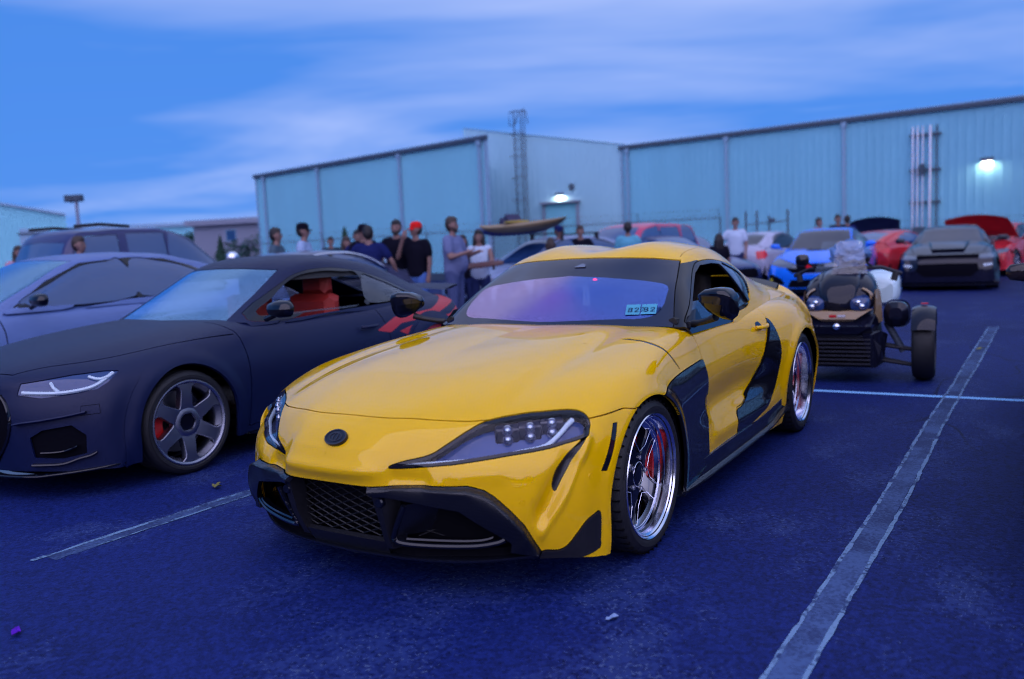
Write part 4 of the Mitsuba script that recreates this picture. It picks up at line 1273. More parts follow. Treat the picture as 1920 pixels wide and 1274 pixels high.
    wpoly = [(-.1, b_z - .2), (b_w, b_z - .2), (b_w, b_z), ((b_w + t_w) / 2 + .012, (b_z + t_z) / 2), (t_w, t_z), (t_w * .5, t_z + .02), (-.1, t_z + .025)]
    fx = spec['roof_mid']
    WS = np.where(gx > fx, sd(yz(G), wpoly), 1)
    RW = np.where(gx < fx, sd(yz(G), spec.get('rear_glass', wpoly)), 1)
    wins = [(np.where(gy > .3, sd(xz(G), smooth_poly(p, 4) if len(p) > 4 else p), 1), o) for p, o in spec['windows']]
    lo = spec.get('g_low', .80) - gz
    frame_d = np.where(gy > .3, sd(xz(G), spec['frame']), 1) if 'frame' in spec else np.ones(len(gx))
    wall = np.max(np.stack([.003 - WS, .003 - RW, lo] + [.003 - w for w, _ in wins]), 0)
    pil = spec.get('pillar_mat')
    rs = clip(G, np.maximum(wall, .001 - frame_d))
    add(both_(shell(rs, .012) if res > .9 else rs), spec.get('roof_paint', paint), 'roof', K)
    if 'frame' in spec:
        for mk in ((lambda q: q), mirror): add(M(mk(clip(G, np.maximum(wall, frame_d + .001)))), 'black_gloss', 'window_trim', K)
    add(both_(shift(clip(G, WS), -.002)), spec.get('ws_mat', 'tint_glass'), 'windscreen', K)
    add(both_(shift(clip(G, np.maximum(RW, lo)), -.002)), spec.get('glass', 'tint_glass'), 'rear_window', K)
    for w, op in wins:
        for mk in ((lambda q: q), mirror):
            S = clip(G, w)
            if op is not None:
                S = clip(S, S[0][:, 2] - op) if op > 0 else S
                if not len(S[1]): continue
            add(M(mk(shift(S, -.008))), spec.get('glass', 'tint_glass'), 'side_window', K)
    if cab is not None:
        xs = [p[0] for p in cab]
        fl_ = prism([(max(xs), .30), (min(xs), .30), (min(xs), .26), (max(xs), .26)], -hw * .8, hw * .8, 'y')
        add(M(of_mesh(fl_, 20)), 'interior_dark', 'cabin_floor', K)
        dsh = prism([(max(xs), belt_z(spec, max(xs)) - .02), (max(xs) - .35, belt_z(spec, max(xs)) - .02), (max(xs) - .42, .5), (max(xs), .5)], -hw * .76, hw * .76, 'y')
        add(M(of_mesh(dsh, 20)), 'interior_dark', 'dashboard', K)
        hd = clip(shift(G, -.02), np.maximum(spec.get('liner', 1.1) - gz, -np.minimum(WS, RW)))
        if len(hd[1]): add(both_(hd), 'interior_dark', 'headliner', K)
        for sx_ in spec.get('seats', []):
            for y0 in (hw * .42, -hw * .42):
                ms = cat(box(sx_ - .16, sx_ + .0, y0 - .24, y0 + .24, .45, 1.0, .06), box(sx_ - .19, sx_ - .06, y0 - .14, y0 + .14, .98, 1.17, .05), box(sx_ - .06, sx_ + .45, y0 - .25, y0 + .25, .36, .50, .05))
                add(M(of_mesh(ms, 30)), spec.get('seat_mat', 'seat_dark'), 'seat', K)
    # floor, wheels, mirrors
    ny = .66
    pts = [(net[0][0][0] - .25), ra - .75]
    add(M(of_mesh(prism([(pts[0], -ny), (pts[0], ny), (pts[1], ny), (pts[1], -ny)], .17, .22), 20)), 'black_matte', 'floor_pan', K)
    for cx in (0, ra):
        for sd_ in (1, -1):
            spec['wheel'](K, M, (cx, sd_ * spec['wy'], R), sd_, R, rim_r)
    if 'mirror' in spec:
        mx, my, mz, mm = spec['mirror']
        for sd_ in spec.get('mirror_sides', (1, -1)):
            sec = [(-.10, .03, .02), (-.09, .05, .045), (0, .07, .062), (.08, .06, .052), (.105, .03, .02)]
            P = []
            for yy, a_, b_ in sec:
                P.append([(a_ * math.cos(q) * (1 if math.cos(q) > 0 else .5), yy, b_ * np.sign(math.sin(q)) * abs(math.sin(q)) ** .75) for q in np.linspace(0, 2 * np.pi, 17)])
            P = [[tuple(np.mean(P[0], 0))] * 17] + P + [[tuple(np.mean(P[-1], 0))] * 17]
            S = of_mesh(grid(np.array(P))[:2], 45)
            S = (S[0] + [mx, my, mz], S[1], S[2])
            st = of_mesh(tube([(mx, my - .16, mz - .07), (mx, my - .08, mz - .045), (mx, my - .04, mz - .02)], .02, 8), 40)
            S = join(S, st)
            add(M(S if sd_ > 0 else mirror(S)), mm, 'wing_mirror', K)
    for nm, S, mt, lab in spec.get('extra', []):
        add(M(S), mt, nm, K, label=lab)
    return K


def belt_z(spec, x):
    return lerp(spec['shape']['belt'], x) + .06 if 'shape' in spec else spec.get('belt0', .85)


def plain_wheel(n=5, rim_mat='gunmetal', w=.24, cal=None, dish=.02, sp=(.055, .075), a0=.3, seg=40):
    def f(K, M, c, side, R, r):
        P = lambda m: M(of_mesh(place_wheel(m, c, side), 35))
        rim = lathe([(r - .02, -w + .02), (r + .004, -w + .01), (r - .03, -w * .6), (r - .03, -dish - .03), (r - .016, -dish), (r - .008, -.006), (r + .006, .002), (r + .008, -.008)], seg)
        k = add(P(rim), rim_mat, 'wheel', K)
        add(P(lathe([(r, -w), (r + (R - r) * .5, -w - .004), (R - .012, -w + .006), (R, -w + .03), (R, -.03), (R - .012, -.006), (r + (R - r) * .5, .004), (r + .004, -.002)], seg)), 'rubber', 'tyre', k)
        add(P(cat(*spokes_mesh(n, .03, r - .016, -dish, -dish * .5 - .004, sp[0], sp[1], .03, a0, .0))), rim_mat, 'spokes', k)
        add(P(lathe([(0, -dish + .008), (.035, -dish + .006), (.06, -dish), (.07, -dish - .03)], 24)), rim_mat, 'hub', k)
        add(P(lathe([(.05, -.13), (r * .78, -.125), (r * .78, -.15), (.05, -.15)], 32)), 'steel_dark', 'brake_disc', k)
        if cal:
            add(P(caliper_mesh(r * .76, -.085, cal[1] if side > 0 else cal[1], .55)), cal[0], 'brake_caliper', k)
    return f
# ------------------------------------------------------------------ dark matte coupe next to the yellow car
TN = [
 [(.86,0,.17),(.855,.2,.17),(.83,.4,.17),(.78,.56,.17),(.70,.70,.165),(.61,.80,.16),(.535,.86,.155),(.48,.885,.15),(.455,.888,.15),(.44,.885,.15)],
 [(.88,0,.32),(.875,.2,.32),(.85,.4,.32),(.795,.56,.32),(.71,.70,.32),(.615,.81,.32),(.53,.872,.30),(.455,.895,.27),(.42,.897,.22),(.40,.888,.16)],
 [(.885,0,.48),(.88,.2,.48),(.855,.4,.48),(.795,.56,.48),(.705,.70,.48),(.60,.82,.48),(.50,.885,.46),(.41,.90,.40),(.37,.902,.30),(.35,.888,.16)],
 [(.87,0,.61),(.862,.2,.61),(.83,.4,.608),(.76,.56,.605),(.655,.70,.60),(.54,.825,.60),(.42,.89,.565),(.33,.905,.46),(.30,.905,.34),(.29,.888,.16)],
 [(.79,0,.715),(.78,.2,.715),(.745,.4,.71),(.665,.56,.70),(.545,.70,.695),(.41,.825,.68),(.30,.893,.62),(.21,.908,.50),(.19,.908,.36),(.19,.888,.16)],
 [(.42,0,.80),(.415,.2,.802),(.39,.4,.798),(.34,.56,.788),(.26,.70,.77),(.17,.815,.74),(.11,.888,.65),(.06,.908,.52),(.05,.908,.36),(.05,.888,.16)],
 [(.02,0,.853),(.02,.2,.856),(.01,.4,.853),(-.02,.56,.842),(-.06,.70,.818),(-.10,.81,.775),(-.12,.882,.66),(-.14,.905,.52),(-.14,.905,.36),(-.14,.885,.16)],
 [(-.38,0,.885),(-.38,.2,.888),(-.38,.4,.886),(-.39,.56,.876),(-.40,.70,.850),(-.41,.805,.788),(-.42,.875,.66),(-.43,.895,.52),(-.43,.89,.35),(-.43,.875,.16)],
 [(-.74,0,.89),(-.74,.2,.89),(-.74,.4,.89),(-.74,.56,.888),(-.74,.70,.866),(-.74,.803,.795),(-.74,.868,.66),(-.74,.888,.52),(-.74,.882,.35),(-.74,.872,.16)],
 fill_x(-1.2,(0,.2,.4,.56,.70,.803,.87,.89,.884,.874),(.88,.88,.88,.882,.872,.803,.66,.52,.35,.16)),
 fill_x(-1.65,(0,.2,.4,.56,.70,.805,.872,.892,.886,.875),(.88,.88,.88,.885,.88,.812,.665,.52,.35,.16)),
 fill_x(-2.1,(0,.2,.4,.56,.70,.81,.885,.908,.905,.885),(.89,.89,.89,.895,.89,.825,.68,.52,.35,.16)),
 fill_x(-2.5,(0,.2,.4,.56,.69,.81,.893,.915,.912,.89),(.90,.90,.90,.90,.892,.83,.69,.52,.35,.16)),
 fill_x(-2.85,(0,.2,.4,.55,.67,.785,.87,.895,.89,.87),(.905,.905,.903,.90,.885,.82,.69,.52,.35,.17)),
 [(-3.12,0,.90),(-3.12,.2,.90),(-3.11,.4,.897),(-3.09,.53,.89),(-3.06,.64,.868),(-3.03,.745,.80),(-3.0,.82,.67),(-3.0,.84,.52),(-3.0,.835,.36),(-3.0,.82,.20)],
 [(-3.22,0,.80),(-3.22,.2,.80),(-3.20,.39,.80),(-3.17,.52,.79),(-3.13,.61,.77),(-3.09,.70,.71),(-3.07,.76,.62),(-3.06,.78,.50),(-3.06,.78,.36),(-3.05,.77,.22)],
 [(-3.27,0,.58),(-3.27,.2,.58),(-3.25,.38,.58),(-3.21,.51,.57),(-3.17,.59,.56),(-3.13,.67,.54),(-3.11,.72,.50),(-3.10,.74,.44),(-3.10,.74,.36),(-3.09,.73,.24)],
 [(-3.22,0,.26),(-3.22,.2,.26),(-3.20,.38,.26),(-3.17,.5,.26),(-3.14,.58,.26),(-3.11,.64,.26),(-3.10,.68,.26),(-3.09,.70,.26),(-3.09,.70,.25),(-3.08,.69,.24)],
]
TG = [
 [(-.46,0,.865),(-.475,.22,.865),(-.52,.44,.868),(-.58,.63,.872),(-.62,.705,.868),(-.65,.745,.85),(-.67,.785,.80)],
 [(-.68,0,1.01),(-.69,.21,1.01),(-.735,.41,1.005),(-.80,.595,.995),(-.845,.668,.97),(-.88,.73,.91),(-.91,.79,.81)],
 [(-.90,0,1.15),(-.91,.20,1.148),(-.96,.39,1.14),(-1.03,.56,1.12),(-1.08,.632,1.075),(-1.12,.715,.97),(-1.15,.79,.815)],
 [(-1.13,0,1.265),(-1.14,.19,1.263),(-1.18,.37,1.252),(-1.24,.535,1.222),(-1.29,.612,1.16),(-1.32,.705,1.01),(-1.34,.79,.82)],
 [(-1.45,0,1.315),(-1.45,.18,1.313),(-1.47,.36,1.302),(-1.50,.52,1.268),(-1.53,.602,1.195),(-1.55,.70,1.03),(-1.56,.79,.82)],
 [(-1.85,0,1.302),(-1.85,.18,1.30),(-1.85,.35,1.288),(-1.86,.495,1.25),(-1.87,.585,1.178),(-1.88,.69,1.02),(-1.88,.79,.82)],
 [(-2.25,0,1.235),(-2.25,.17,1.233),(-2.25,.33,1.222),(-2.25,.465,1.186),(-2.25,.56,1.11),(-2.25,.67,.99),(-2.25,.785,.825)],
 [(-2.62,0,1.12),(-2.62,.16,1.118),(-2.62,.31,1.11),(-2.61,.43,1.078),(-2.60,.525,1.015),(-2.59,.64,.935),(-2.58,.765,.825)],
 [(-2.93,0,.99),(-2.93,.16,.99),(-2.93,.30,.985),(-2.92,.41,.968),(-2.90,.50,.938),(-2.89,.61,.89),(-2.88,.73,.82)],
 [(-3.12,0,.91),(-3.12,.16,.91),(-3.11,.30,.905),(-3.10,.41,.895),(-3.08,.50,.88),(-3.06,.59,.85),(-3.05,.70,.80)],
]


def six_spoke(K, M, c, side, R, r):
    P = lambda m: M(of_mesh(place_wheel(m, c, side), 30))
    w = .25
    rim = lathe([(r - .02, -w + .02), (r + .006, -w + .008), (r - .03, -w * .6), (r - .034, -.07), (r - .026, -.045), (r - .010, -.020), (r - .008, -.006), (r + .002, .002), (r + .010, .001), (r + .011, -.006)], 96)
    k = add(P(rim), 'gunmetal', 'wheel', K)
    add(P(tyre_mesh(R, r, w, 96)), 'rubber', 'tyre', k)
    for q in spokes_mesh(6, .05, r - .012, -.030, -.012, .105, .072, .045, 0.0, -.004): add(P(q), 'gunmetal', 'spoke', k)
    add(P(lathe([(.052, -.045), (.056, -.022), (.075, -.020), (.105, -.032), (.11, -.06)], 60)), 'gunmetal', 'hub', k)
    add(P(lathe([(0, -.032), (.048, -.032), (.055, -.038)], 40)), 'black_gloss', 'hub_cap', k)
    add(P(lathe([(.07, -.135), (.19, -.13), (.192, -.16), (.07, -.16)], 60)), 'steel_dark', 'brake_disc', k)
    add(P(caliper_mesh(.188, -.085, 1.35 if c[0] > -1 else -1.35, .60)), 'caliper_red', 'brake_caliper', k)


def mk_spoiler(x0, hw, z0, dz, d=.16):
    P = []
    for t in np.linspace(-1, 1, 31):
        y, zz = hw * t, z0 + dz - .5 * dz * abs(t) ** 4
        x = x0 + .05 * t * t
        P.append([(x + d, y, zz - .035), (x + d * .4, y, zz - .006), (x, y, zz + .006), (x - .006, y, zz - .006), (x + d * .5, y, zz - .03)])
    return of_mesh(grid(np.array(P))[:2], 40)


TT = dict(nets=(TN, TG), paint='matte_dark', roof=[r[0][::2] for r in TG], rear_axle=-2.505, R=.318, rim=.252, wy=.905, flare=.020, arch=.040, track=.9,
          ws=((.585, .880), (.50, 1.205)), roof_mid=-1.7, rear_glass=[(-.1, .955), (.36, .955), (.40, 1.20), (-.1, 1.235)], ws_mat='clear_screen', glass='tint_glass', belt0=.86,
          windows=[([(-.76, .905), (-.95, 1.012), (-1.12, 1.104), (-1.28, 1.160), (-1.50, 1.178), (-1.72, 1.165), (-1.885, 1.138), (-1.80, .915), (-1.3, .895)], .905),
                   ([(-1.94, 1.128), (-2.12, 1.085), (-2.30, 1.02), (-2.47, .945), (-2.40, .925), (-1.87, .915)], None)],
          frame=smooth_poly([(-.66, .875), (-1.10, 1.118), (-1.30, 1.185), (-1.52, 1.203), (-1.76, 1.188), (-2.0, 1.145), (-2.25, 1.065), (-2.56, .925), (-2.45, .90), (-1.6, .882)], 4),
          cabin=[(-.50, -.1), (-.54, .40), (-.62, .62), (-.72, .725), (-1.2, .735), (-2.2, .735), (-2.6, .66), (-2.9, .52), (-2.9, -.1)], seats=[-1.55], seat_mat='seat_red', liner=1.14, g_low=.84,
          seams=[(smooth_poly([(-.46, .93), (-.475, .85), (-.50, .78), (-.50, .45), (-.47, .20)], 5, False), 'S'), (smooth_poly([(-1.86, .93), (-1.90, .82), (-1.93, .60), (-1.86, .40), (-1.80, .25)], 5, False), 'S'), ([(-.47, .20), (-1.80, .25)], 'S'),
                 (smooth_poly([(.62, .50), (.47, .62), (.30, .70), (.10, .745), (-.10, .77), (-.30, .78), (-.47, .787)], 4, False), 'T'), ([(.815, -.1), (.80, .2), (.76, .40), (.62, .50)], 'T')],
          inlays=[('headlight', 'F', [(-.30, .600), (-.275, .658), (-.10, .672), (.10, .688), (.33, .696), (.43, .690), (.37, .640), (.30, .610), (.12, .592), (-.12, .578)], 'pale_lamp', -.004, None),
                  ('grille', 'Y', [(-.1, .22), (.34, .22), (.44, .34), (.47, .46), (.40, .60), (-.1, .605)], 'grille_dark', -.012, None),
                  ('air_intake', 'F', [(-.20, .25), (.02, .24), (.19, .26), (.20, .36), (.10, .42), (-.12, .40), (-.22, .36)], 'grille_dark', -.018, None),
                  ('lamp_washer_cover', 'F', [(.17, .475), (.315, .478), (.31, .525), (.18, .522)], 'matte_dark', .002, None)],
          drl=[(-.26, .610), (-.05, .600), (.12, .606), (.28, .628), (.40, .684)], drl_r=.011, mirror=(-.70, 1.01, .955, 'black_gloss'), mirror_sides=(1,), flare_ring=(.085, .012), wheel=six_spoke)
ex = []
for s in (1, -1):
    mk = (lambda S: S) if s > 0 else mirror
    bl = smooth_poly([(.70, .58, .300), (.60, .70, .298), (.50, .80, .300), (.44, .85, .305)], 6, False)
    ex.append(('intake_blade', mk(of_mesh(tube(bl, .010, 6), 40)), 'black_gloss', None))
    wing = np.array([[(.775, .50, .45), (.79, .50, .425), (.70, .50, .415)], [(.66, .69, .455), (.68, .70, .43), (.6, .66, .42)], [(.55, .80, .470), (.565, .815, .445), (.50, .77, .43)], [(.44, .87, .478), (.45, .882, .455), (.40, .84, .44)]])
    ex.append(('bumper_blade', mk(of_mesh(grid(wing)[:2], 30)), 'matte_dark', None))
    P = [[(x, y - .05, z - .012), (x, y, z - .010), (x, y + .004, z), (x, y - .05, z + .006)] for x, y, z in smooth_poly([(-.47, .885, .155), (-.60, .902, .150), (-1.2, .905, .150), (-1.9, .91, .155), (-2.05, .92, .17)], 6, False)]
    ex.append(('side_skirt', mk(of_mesh(grid(np.array(P))[:2], 30)), 'black_gloss', None))
    hd = of_mesh(tube(smooth_poly([(-1.62, .872, .735), (-1.66, .895, .733), (-1.75, .898, .733), (-1.80, .880, .735)], 5, False), .012, 8), 40)
    ex.append(('door_handle', mk(hd), 'matte_dark', None))
half = smooth_poly([(.885, 0), (.88, .2), (.855, .4), (.80, .57), (.715, .715), (.62, .82), (.52, .875), (.43, .895)], 5, False)
P = []
for q in half:
    zt = .150 + .03 * np.clip((q[1] - .6) / .3, 0, 1)
    P.append([(q[0] - .12, q[1] * .9, zt - .02), (q[0], q[1], zt - .014), (q[0] + .006, q[1], zt - .004), (q[0] - .01, q[1], zt), (q[0] - .12, q[1] * .9, zt + .006)])
ex.append(('front_splitter', both(of_mesh(grid(np.array(P))[:2], 40)), 'black_gloss', None))
ex.append(('rear_spoiler', mk_spoiler(-3.30, .62, .955, .03, .22), 'matte_dark', None))
TT['extra'] = ex
mat('matte_dark', rough((0.002, 0.008, 0.055), 0.24, 1.38))
mat('grille_dark', {'type': 'diffuse', 'reflectance': rgb((0.005, 0.005, 0.009))})
mat('pale_lamp', coat((0.02, 0.045, 0.15), 1.6))
scene['clear_screen'] = {'type': 'blendbsdf', 'weight': 0.42, 'a': {'type': 'thindielectric', 'int_ior': 1.6}, 'b': two({'type': 'roughconductor', 'material': 'Al', 'alpha': 0.06, 'specular_reflectance': rgb((0.45, 0.75, 1.0))})}
_TB = bsurf(through(TN), 200, 120)


def on_tt(q, off):
    f = FC(_TB); k0 = np.where(_TB[0][:, 0] > .2)[0]
    k = k0[np.argmin(((f[k0] - q) ** 2).sum(1))]
    return _TB[0][k] + _TB[2][k] * off


def ledge(pts, out, dz, th, m, nm):
    P = []
    qs = smooth_poly(pts, 12, False)
    A_ = gaussian_filter1d(np.array([on_tt(q, -.01) for q in qs]), 4, axis=0, mode='nearest')
    B_ = gaussian_filter1d(np.array([on_tt(q, out) for q in qs]), 4, axis=0, mode='nearest')
    for a, b in zip(A_, B_):
        P.append([a + [0, 0, th / 2], b + [0, 0, dz + th / 2], b + [.004, .002, dz], b + [0, 0, dz - th / 2], a + [0, 0, -th / 2]])
    S = of_mesh(grid(np.array(P))[:2], 30)
    for mk in ((lambda q: q), mirror): TT['extra'].append((nm, mk(S), m, None))


TT['extra'] = [e for e in TT['extra'] if e[0] not in ('bumper_blade', 'intake_blade')]
for pts in ([(-.05, .655), (-.02, .625), (.02, .604)], [(.22, .676), (.30, .655), (.37, .668)]):
    q_ = gaussian_filter1d(np.array([on_tt(q, .004) for q in smooth_poly(pts, 10, False)]), 3, axis=0, mode='nearest')
    S = of_mesh(tube(q_, .009, 6), 40)
    for mk in ((lambda q: q), mirror): TT['extra'].append(('lamp_strip', mk(S), 'light_blade', None))
ledge([(-.34, .44), (-.15, .452), (.08, .470), (.24, .488)], .035, .004, .012, 'matte_dark', 'bumper_blade')
ledge([(-.16, .292), (.0, .286), (.15, .300)], .018, .0, .010, 'black_gloss', 'intake_blade')
ledge([(-.24, .225), (-.02, .215), (.16, .232), (.28, .262)], .022, .0, .014, 'black_gloss', 'intake_blade')
def _onF(a, z): return on_tt((a, z), -.028)
_w = mesh_wires(((-.20, .19), (.25, .41)), _onF, 8, 6, .003)
TT['extra'].append(('intake_mesh', both(of_mesh(_w, 60)), 'black_satin', None))
_w = mesh_wires(((-.86, -.36), (.24, .59)), _onF, 10, 10, .004)
TT['extra'].append(('grille_mesh', both(of_mesh(_w, 60)), 'black_gloss', None))
fr_ = gaussian_filter1d(np.array([on_tt(q, .004) for q in smooth_poly([(-.88, .605), (-.55, .603), (-.42, .59), (-.36, .46), (-.42, .33), (-.55, .225), (-.85, .22)], 10, False)]), 3, axis=0, mode='nearest')
TT['extra'].append(('grille_frame', both(of_mesh(tube(fr_, .010, 6), 40)), 'black_gloss', None))
TK = car('matte_coupe', 'dark matte coupe with red brake calipers and red seats beside the yellow car', TT, (-.06, -3.055, 0))
# red flash stripes on its rear flank, a film laid on the paint
_B = bsurf(through(TN), 300, 160)
_B = (_B[0], _B[1], _B[2])
for pl in ([(-1.80, .69), (-2.05, .775), (-2.55, .80), (-2.95, .90), (-3.02, .84), (-2.5, .74), (-2.1, .72), (-1.95, .66)], [(-2.05, .66), (-2.3, .71), (-2.8, .74), (-3.02, .80), (-2.98, .70), (-2.5, .62), (-2.2, .60)]):
    S = clip(_B, np.where(_B[0][:, 1] > .5, sd(xz(_B), pl), 1))
    for mk in ((lambda q: q), mirror):
        add(xf(mk(shift(S, .0015)), loc=(-.06, -3.055, 0)), 'red_film', 'red_stripe', TK, label='red flash stripe on the rear flank' if mk is not mirror else None)
mat('red_film', rough((0.50, 0.02, 0.035), 0.2))
# ------------------------------------------------------------------ the other parked cars
def paint_of(key, c, ior=1.5, a=None):
    mat(key, coat(c, ior) if a is None else rough(c, a, ior)); return key


paint_of('paint_grey', (0.11, 0.19, 0.46), 1.6, .20)
paint_of('paint_truck', (0.022, 0.028, 0.11), 1.5)
paint_of('paint_slate', (0.05, 0.06, 0.12), 1.5)
paint_of('paint_silver', (0.22, 0.30, 0.50), 1.5, .15)
paint_of('paint_red_suv', (0.42, 0.05, 0.12), 1.5)
paint_of('paint_navy', (0.02, 0.035, 0.12), 1.5)
paint_of('paint_steel', (0.09, 0.14, 0.34), 1.5)
paint_of('paint_pale', (0.34, 0.36, 0.50), 1.5)
paint_of('paint_blue', (0.005, 0.15, 0.80), 1.5)
paint_of('paint_red', (0.42, 0.022, 0.035), 1.5)
paint_of('paint_black', (0.006, 0.007, 0.02), 1.45)
paint_of('paint_brown_black', (0.014, 0.010, 0.014), 1.5)
mat('tail_red', coat((0.55, 0.01, 0.03), 1.5))
mat('plate_white', {'type': 'diffuse', 'reflectance': rgb((0.5, 0.5, 0.55))})
mat('lamp_clear', coat((0.10, 0.13, 0.18), 1.5))
mat('fog_yellow', coat((0.55, 0.5, 0.05), 1.5))
scene['dark_glass'] = two(coat((0.006, 0.01, 0.035), 1.55))
scene['mid_glass'] = two(coat((0.02, 0.06, 0.17), 1.9))


def sedan(paint, glass='dark_glass', **k):
    wb = k.pop('wb', 2.85); h = k.pop('h', 1.43); hood = k.pop('hood', .97); hw = k.pop('hw', .92)
    nose = k.pop('nose', .86); tail = -wb - k.pop('rear', 1.10); kind = k.pop('kind', 'sedan'); f = (h - hood) / .46
    Z = lambda z: hood + (z - .97) * f
    top = [(nose + .1, .62), (nose - .10, .72), (.25, hood - .10), (-.45, hood - .01), (-.8, hood + .01), (-wb, hood + .03), (tail + .5, hood + .06), (tail, hood + .02)]
    belt = [(nose, .60), (.3, hood - .20), (-.5, hood - .12), (-wb, hood - .05), (tail, hood - .06)]
    if kind == 'sedan':
        roof = [(-.42, hood - .01), (-1.22, Z(1.355)), (-1.55, Z(1.415)), (-1.95, Z(1.43)), (-2.45, Z(1.405)), (-2.95, Z(1.29)), (-3.6, Z(1.03))]
        win = [([(-.80, Z(.975)), (-1.10, Z(1.16)), (-1.42, Z(1.30)), (-1.70, Z(1.335)), (-1.86, Z(1.34)), (-1.86, Z(.985))], None), ([(-1.95, Z(.985)), (-1.95, Z(1.34)), (-2.30, Z(1.32)), (-2.62, Z(1.24)), (-2.95, Z(1.06)), (-2.90, Z(1.0))], None)]
        fr = [(-.70, Z(.955)), (-1.05, Z(1.17)), (-1.42, Z(1.325)), (-1.95, Z(1.362)), (-2.35, Z(1.34)), (-2.68, Z(1.25)), (-3.03, Z(1.05)), (-2.94, Z(.975)), (-1.9, Z(.965))]
    elif kind == 'hatch':
        roof = [(-.36, hood - .01), (-1.15, Z(1.355)), (-1.50, Z(1.42)), (-2.0, Z(1.435)), (-2.7, Z(1.38)), (-3.2, Z(1.20)), (tail + .12, Z(1.0))]
        win = [([(-.72, Z(.985)), (-1.02, Z(1.16)), (-1.36, Z(1.31)), (-1.75, Z(1.345)), (-1.75, Z(.99))], None), ([(-1.84, Z(.99)), (-1.84, Z(1.345)), (-2.4, Z(1.32)), (-2.9, Z(1.16)), (-2.85, Z(1.02))], None)]
        fr = [(-.62, Z(.96)), (-1.0, Z(1.18)), (-1.36, Z(1.335)), (-1.8, Z(1.368)), (-2.45, Z(1.342)), (-2.98, Z(1.16)), (-2.9, Z(.99)), (-1.8, Z(.965))]
    elif kind == 'suv':
        roof = [(-.30, hood - .01), (-.95, Z(1.30)), (-1.25, Z(1.40)), (-1.7, Z(1.43)), (-3.0, Z(1.41)), (tail + .25, Z(1.36)), (tail + .06, Z(1.02))]
        win = [([(-.62, Z(.985)), (-.9, Z(1.16)), (-1.15, Z(1.30)), (-1.55, Z(1.345)), (-1.70, Z(1.345)), (-1.70, Z(.985))], None), ([(-1.78, Z(.985)), (-1.78, Z(1.345)), (-2.6, Z(1.34)), (-2.65, Z(.985))], None), ([(-2.75, Z(.985)), (-2.75, Z(1.34)), (-3.2, Z(1.32)), (-3.35, Z(1.05)), (-3.3, Z(.99))], None)]
        fr = None
    else:
        roof = [(-.50, hood - .01), (-1.28, Z(1.335)), (-1.60, Z(1.41)), (-1.95, Z(1.43)), (-2.4, Z(1.385)), (-2.95, Z(1.22)), (-3.35, Z(1.06))]
        win = [([(-.92, Z(.98)), (-1.18, Z(1.14)), (-1.48, Z(1.28)), (-1.72, Z(1.315)), (-2.05, Z(1.30)), (-2.12, Z(1.0))], None), ([(-2.2, Z(1.0)), (-2.15, Z(1.28)), (-2.45, Z(1.19)), (-2.62, Z(1.06))], None)]
        fr = None
    d = dict(shape=dict(nose=nose, tail=tail, hw=hw, top=top, belt=belt, roof=roof, base=.66 if kind != 'suv' else .70, rtop=.54 if kind != 'suv' else .60, bow=k.pop('bow', .22)),
             paint=paint, rear_axle=-wb, R=k.pop('R', .33), rim=k.pop('rim', .24), wy=hw + .0, ws=((.62, hood + .015), (.525, Z(1.345))), roof_mid=-1.9,
             rear_glass=[(-.1, Z(1.06)), (.50, Z(1.06)), (.47, Z(1.31)), (-.1, Z(1.37))], windows=win, glass=glass, ws_mat=k.pop('ws_mat', glass), g_low=hood - .06,
             seams=[([(-.50, hood + .05), (-.52, .75), (-.48, .25)], 'S'), ([(-1.90, hood + .05), (-1.90, .25)], 'S'), ([(nose - .15, -.1), (nose - .22, .45), (nose - .45, .66), (-.2, .76), (-.5, .80)], 'T')],
             wheel=k.pop('wheel', plain_wheel(5)), mirror=(-.78, hw + .07, hood + .05, k.pop('mir', paint)), gap=.006)
    if fr: d['frame'] = fr
    d.update(k)
    return d


LAMP = [(-.38, .60), (-.30, .68), (.05, .71), (.32, .73), (.42, .71), (.30, .64), (0, .60)]
TAILS = [('tail_lamp', 'R', [(-3.30, .66), (-3.30, .88), (-2.85, .90), (-2.80, .74), (-3.0, .66)], 'tail_red', .002, None)]


def front_inlays(nose, hood=.97, lamp='lamp_clear', extra=()):
    dx = .86 - nose
    L = [(a + dx, z * (hood / .97)) for a, z in LAMP]
    return [('headlight', 'F', L, lamp, -.004, None), ('grille', 'Y', [(-.1, .42), (.42, .42), (.50, .56), (.44, .62), (-.1, .63)], 'grille_dark', -.015, None),
            ('air_intake', 'Y', [(-.1, .22), (.40, .22), (.46, .36), (-.1, .37)], 'grille_dark', -.015, None)] + list(extra)


# pale grey-blue sedan behind the matte coupe
car('grey_sedan', 'grey-blue sedan with dark tinted side windows, farthest left of the front row', sedan('paint_grey', 'mid_glass', wb=2.95, h=1.44, hood=.97, hw=.93, ws_mat='clear_screen', cabin=[(-.45, -.1), (-.5, .45), (-.62, .66), (-.75, .74), (-3.0, .72), (-3.3, .5), (-3.3, -.1)], seats=[-1.6], liner=1.25, mir='black_gloss',
    inlays=front_inlays(.86), R=.335), (-.15, -6.25, 0), res=1.3)

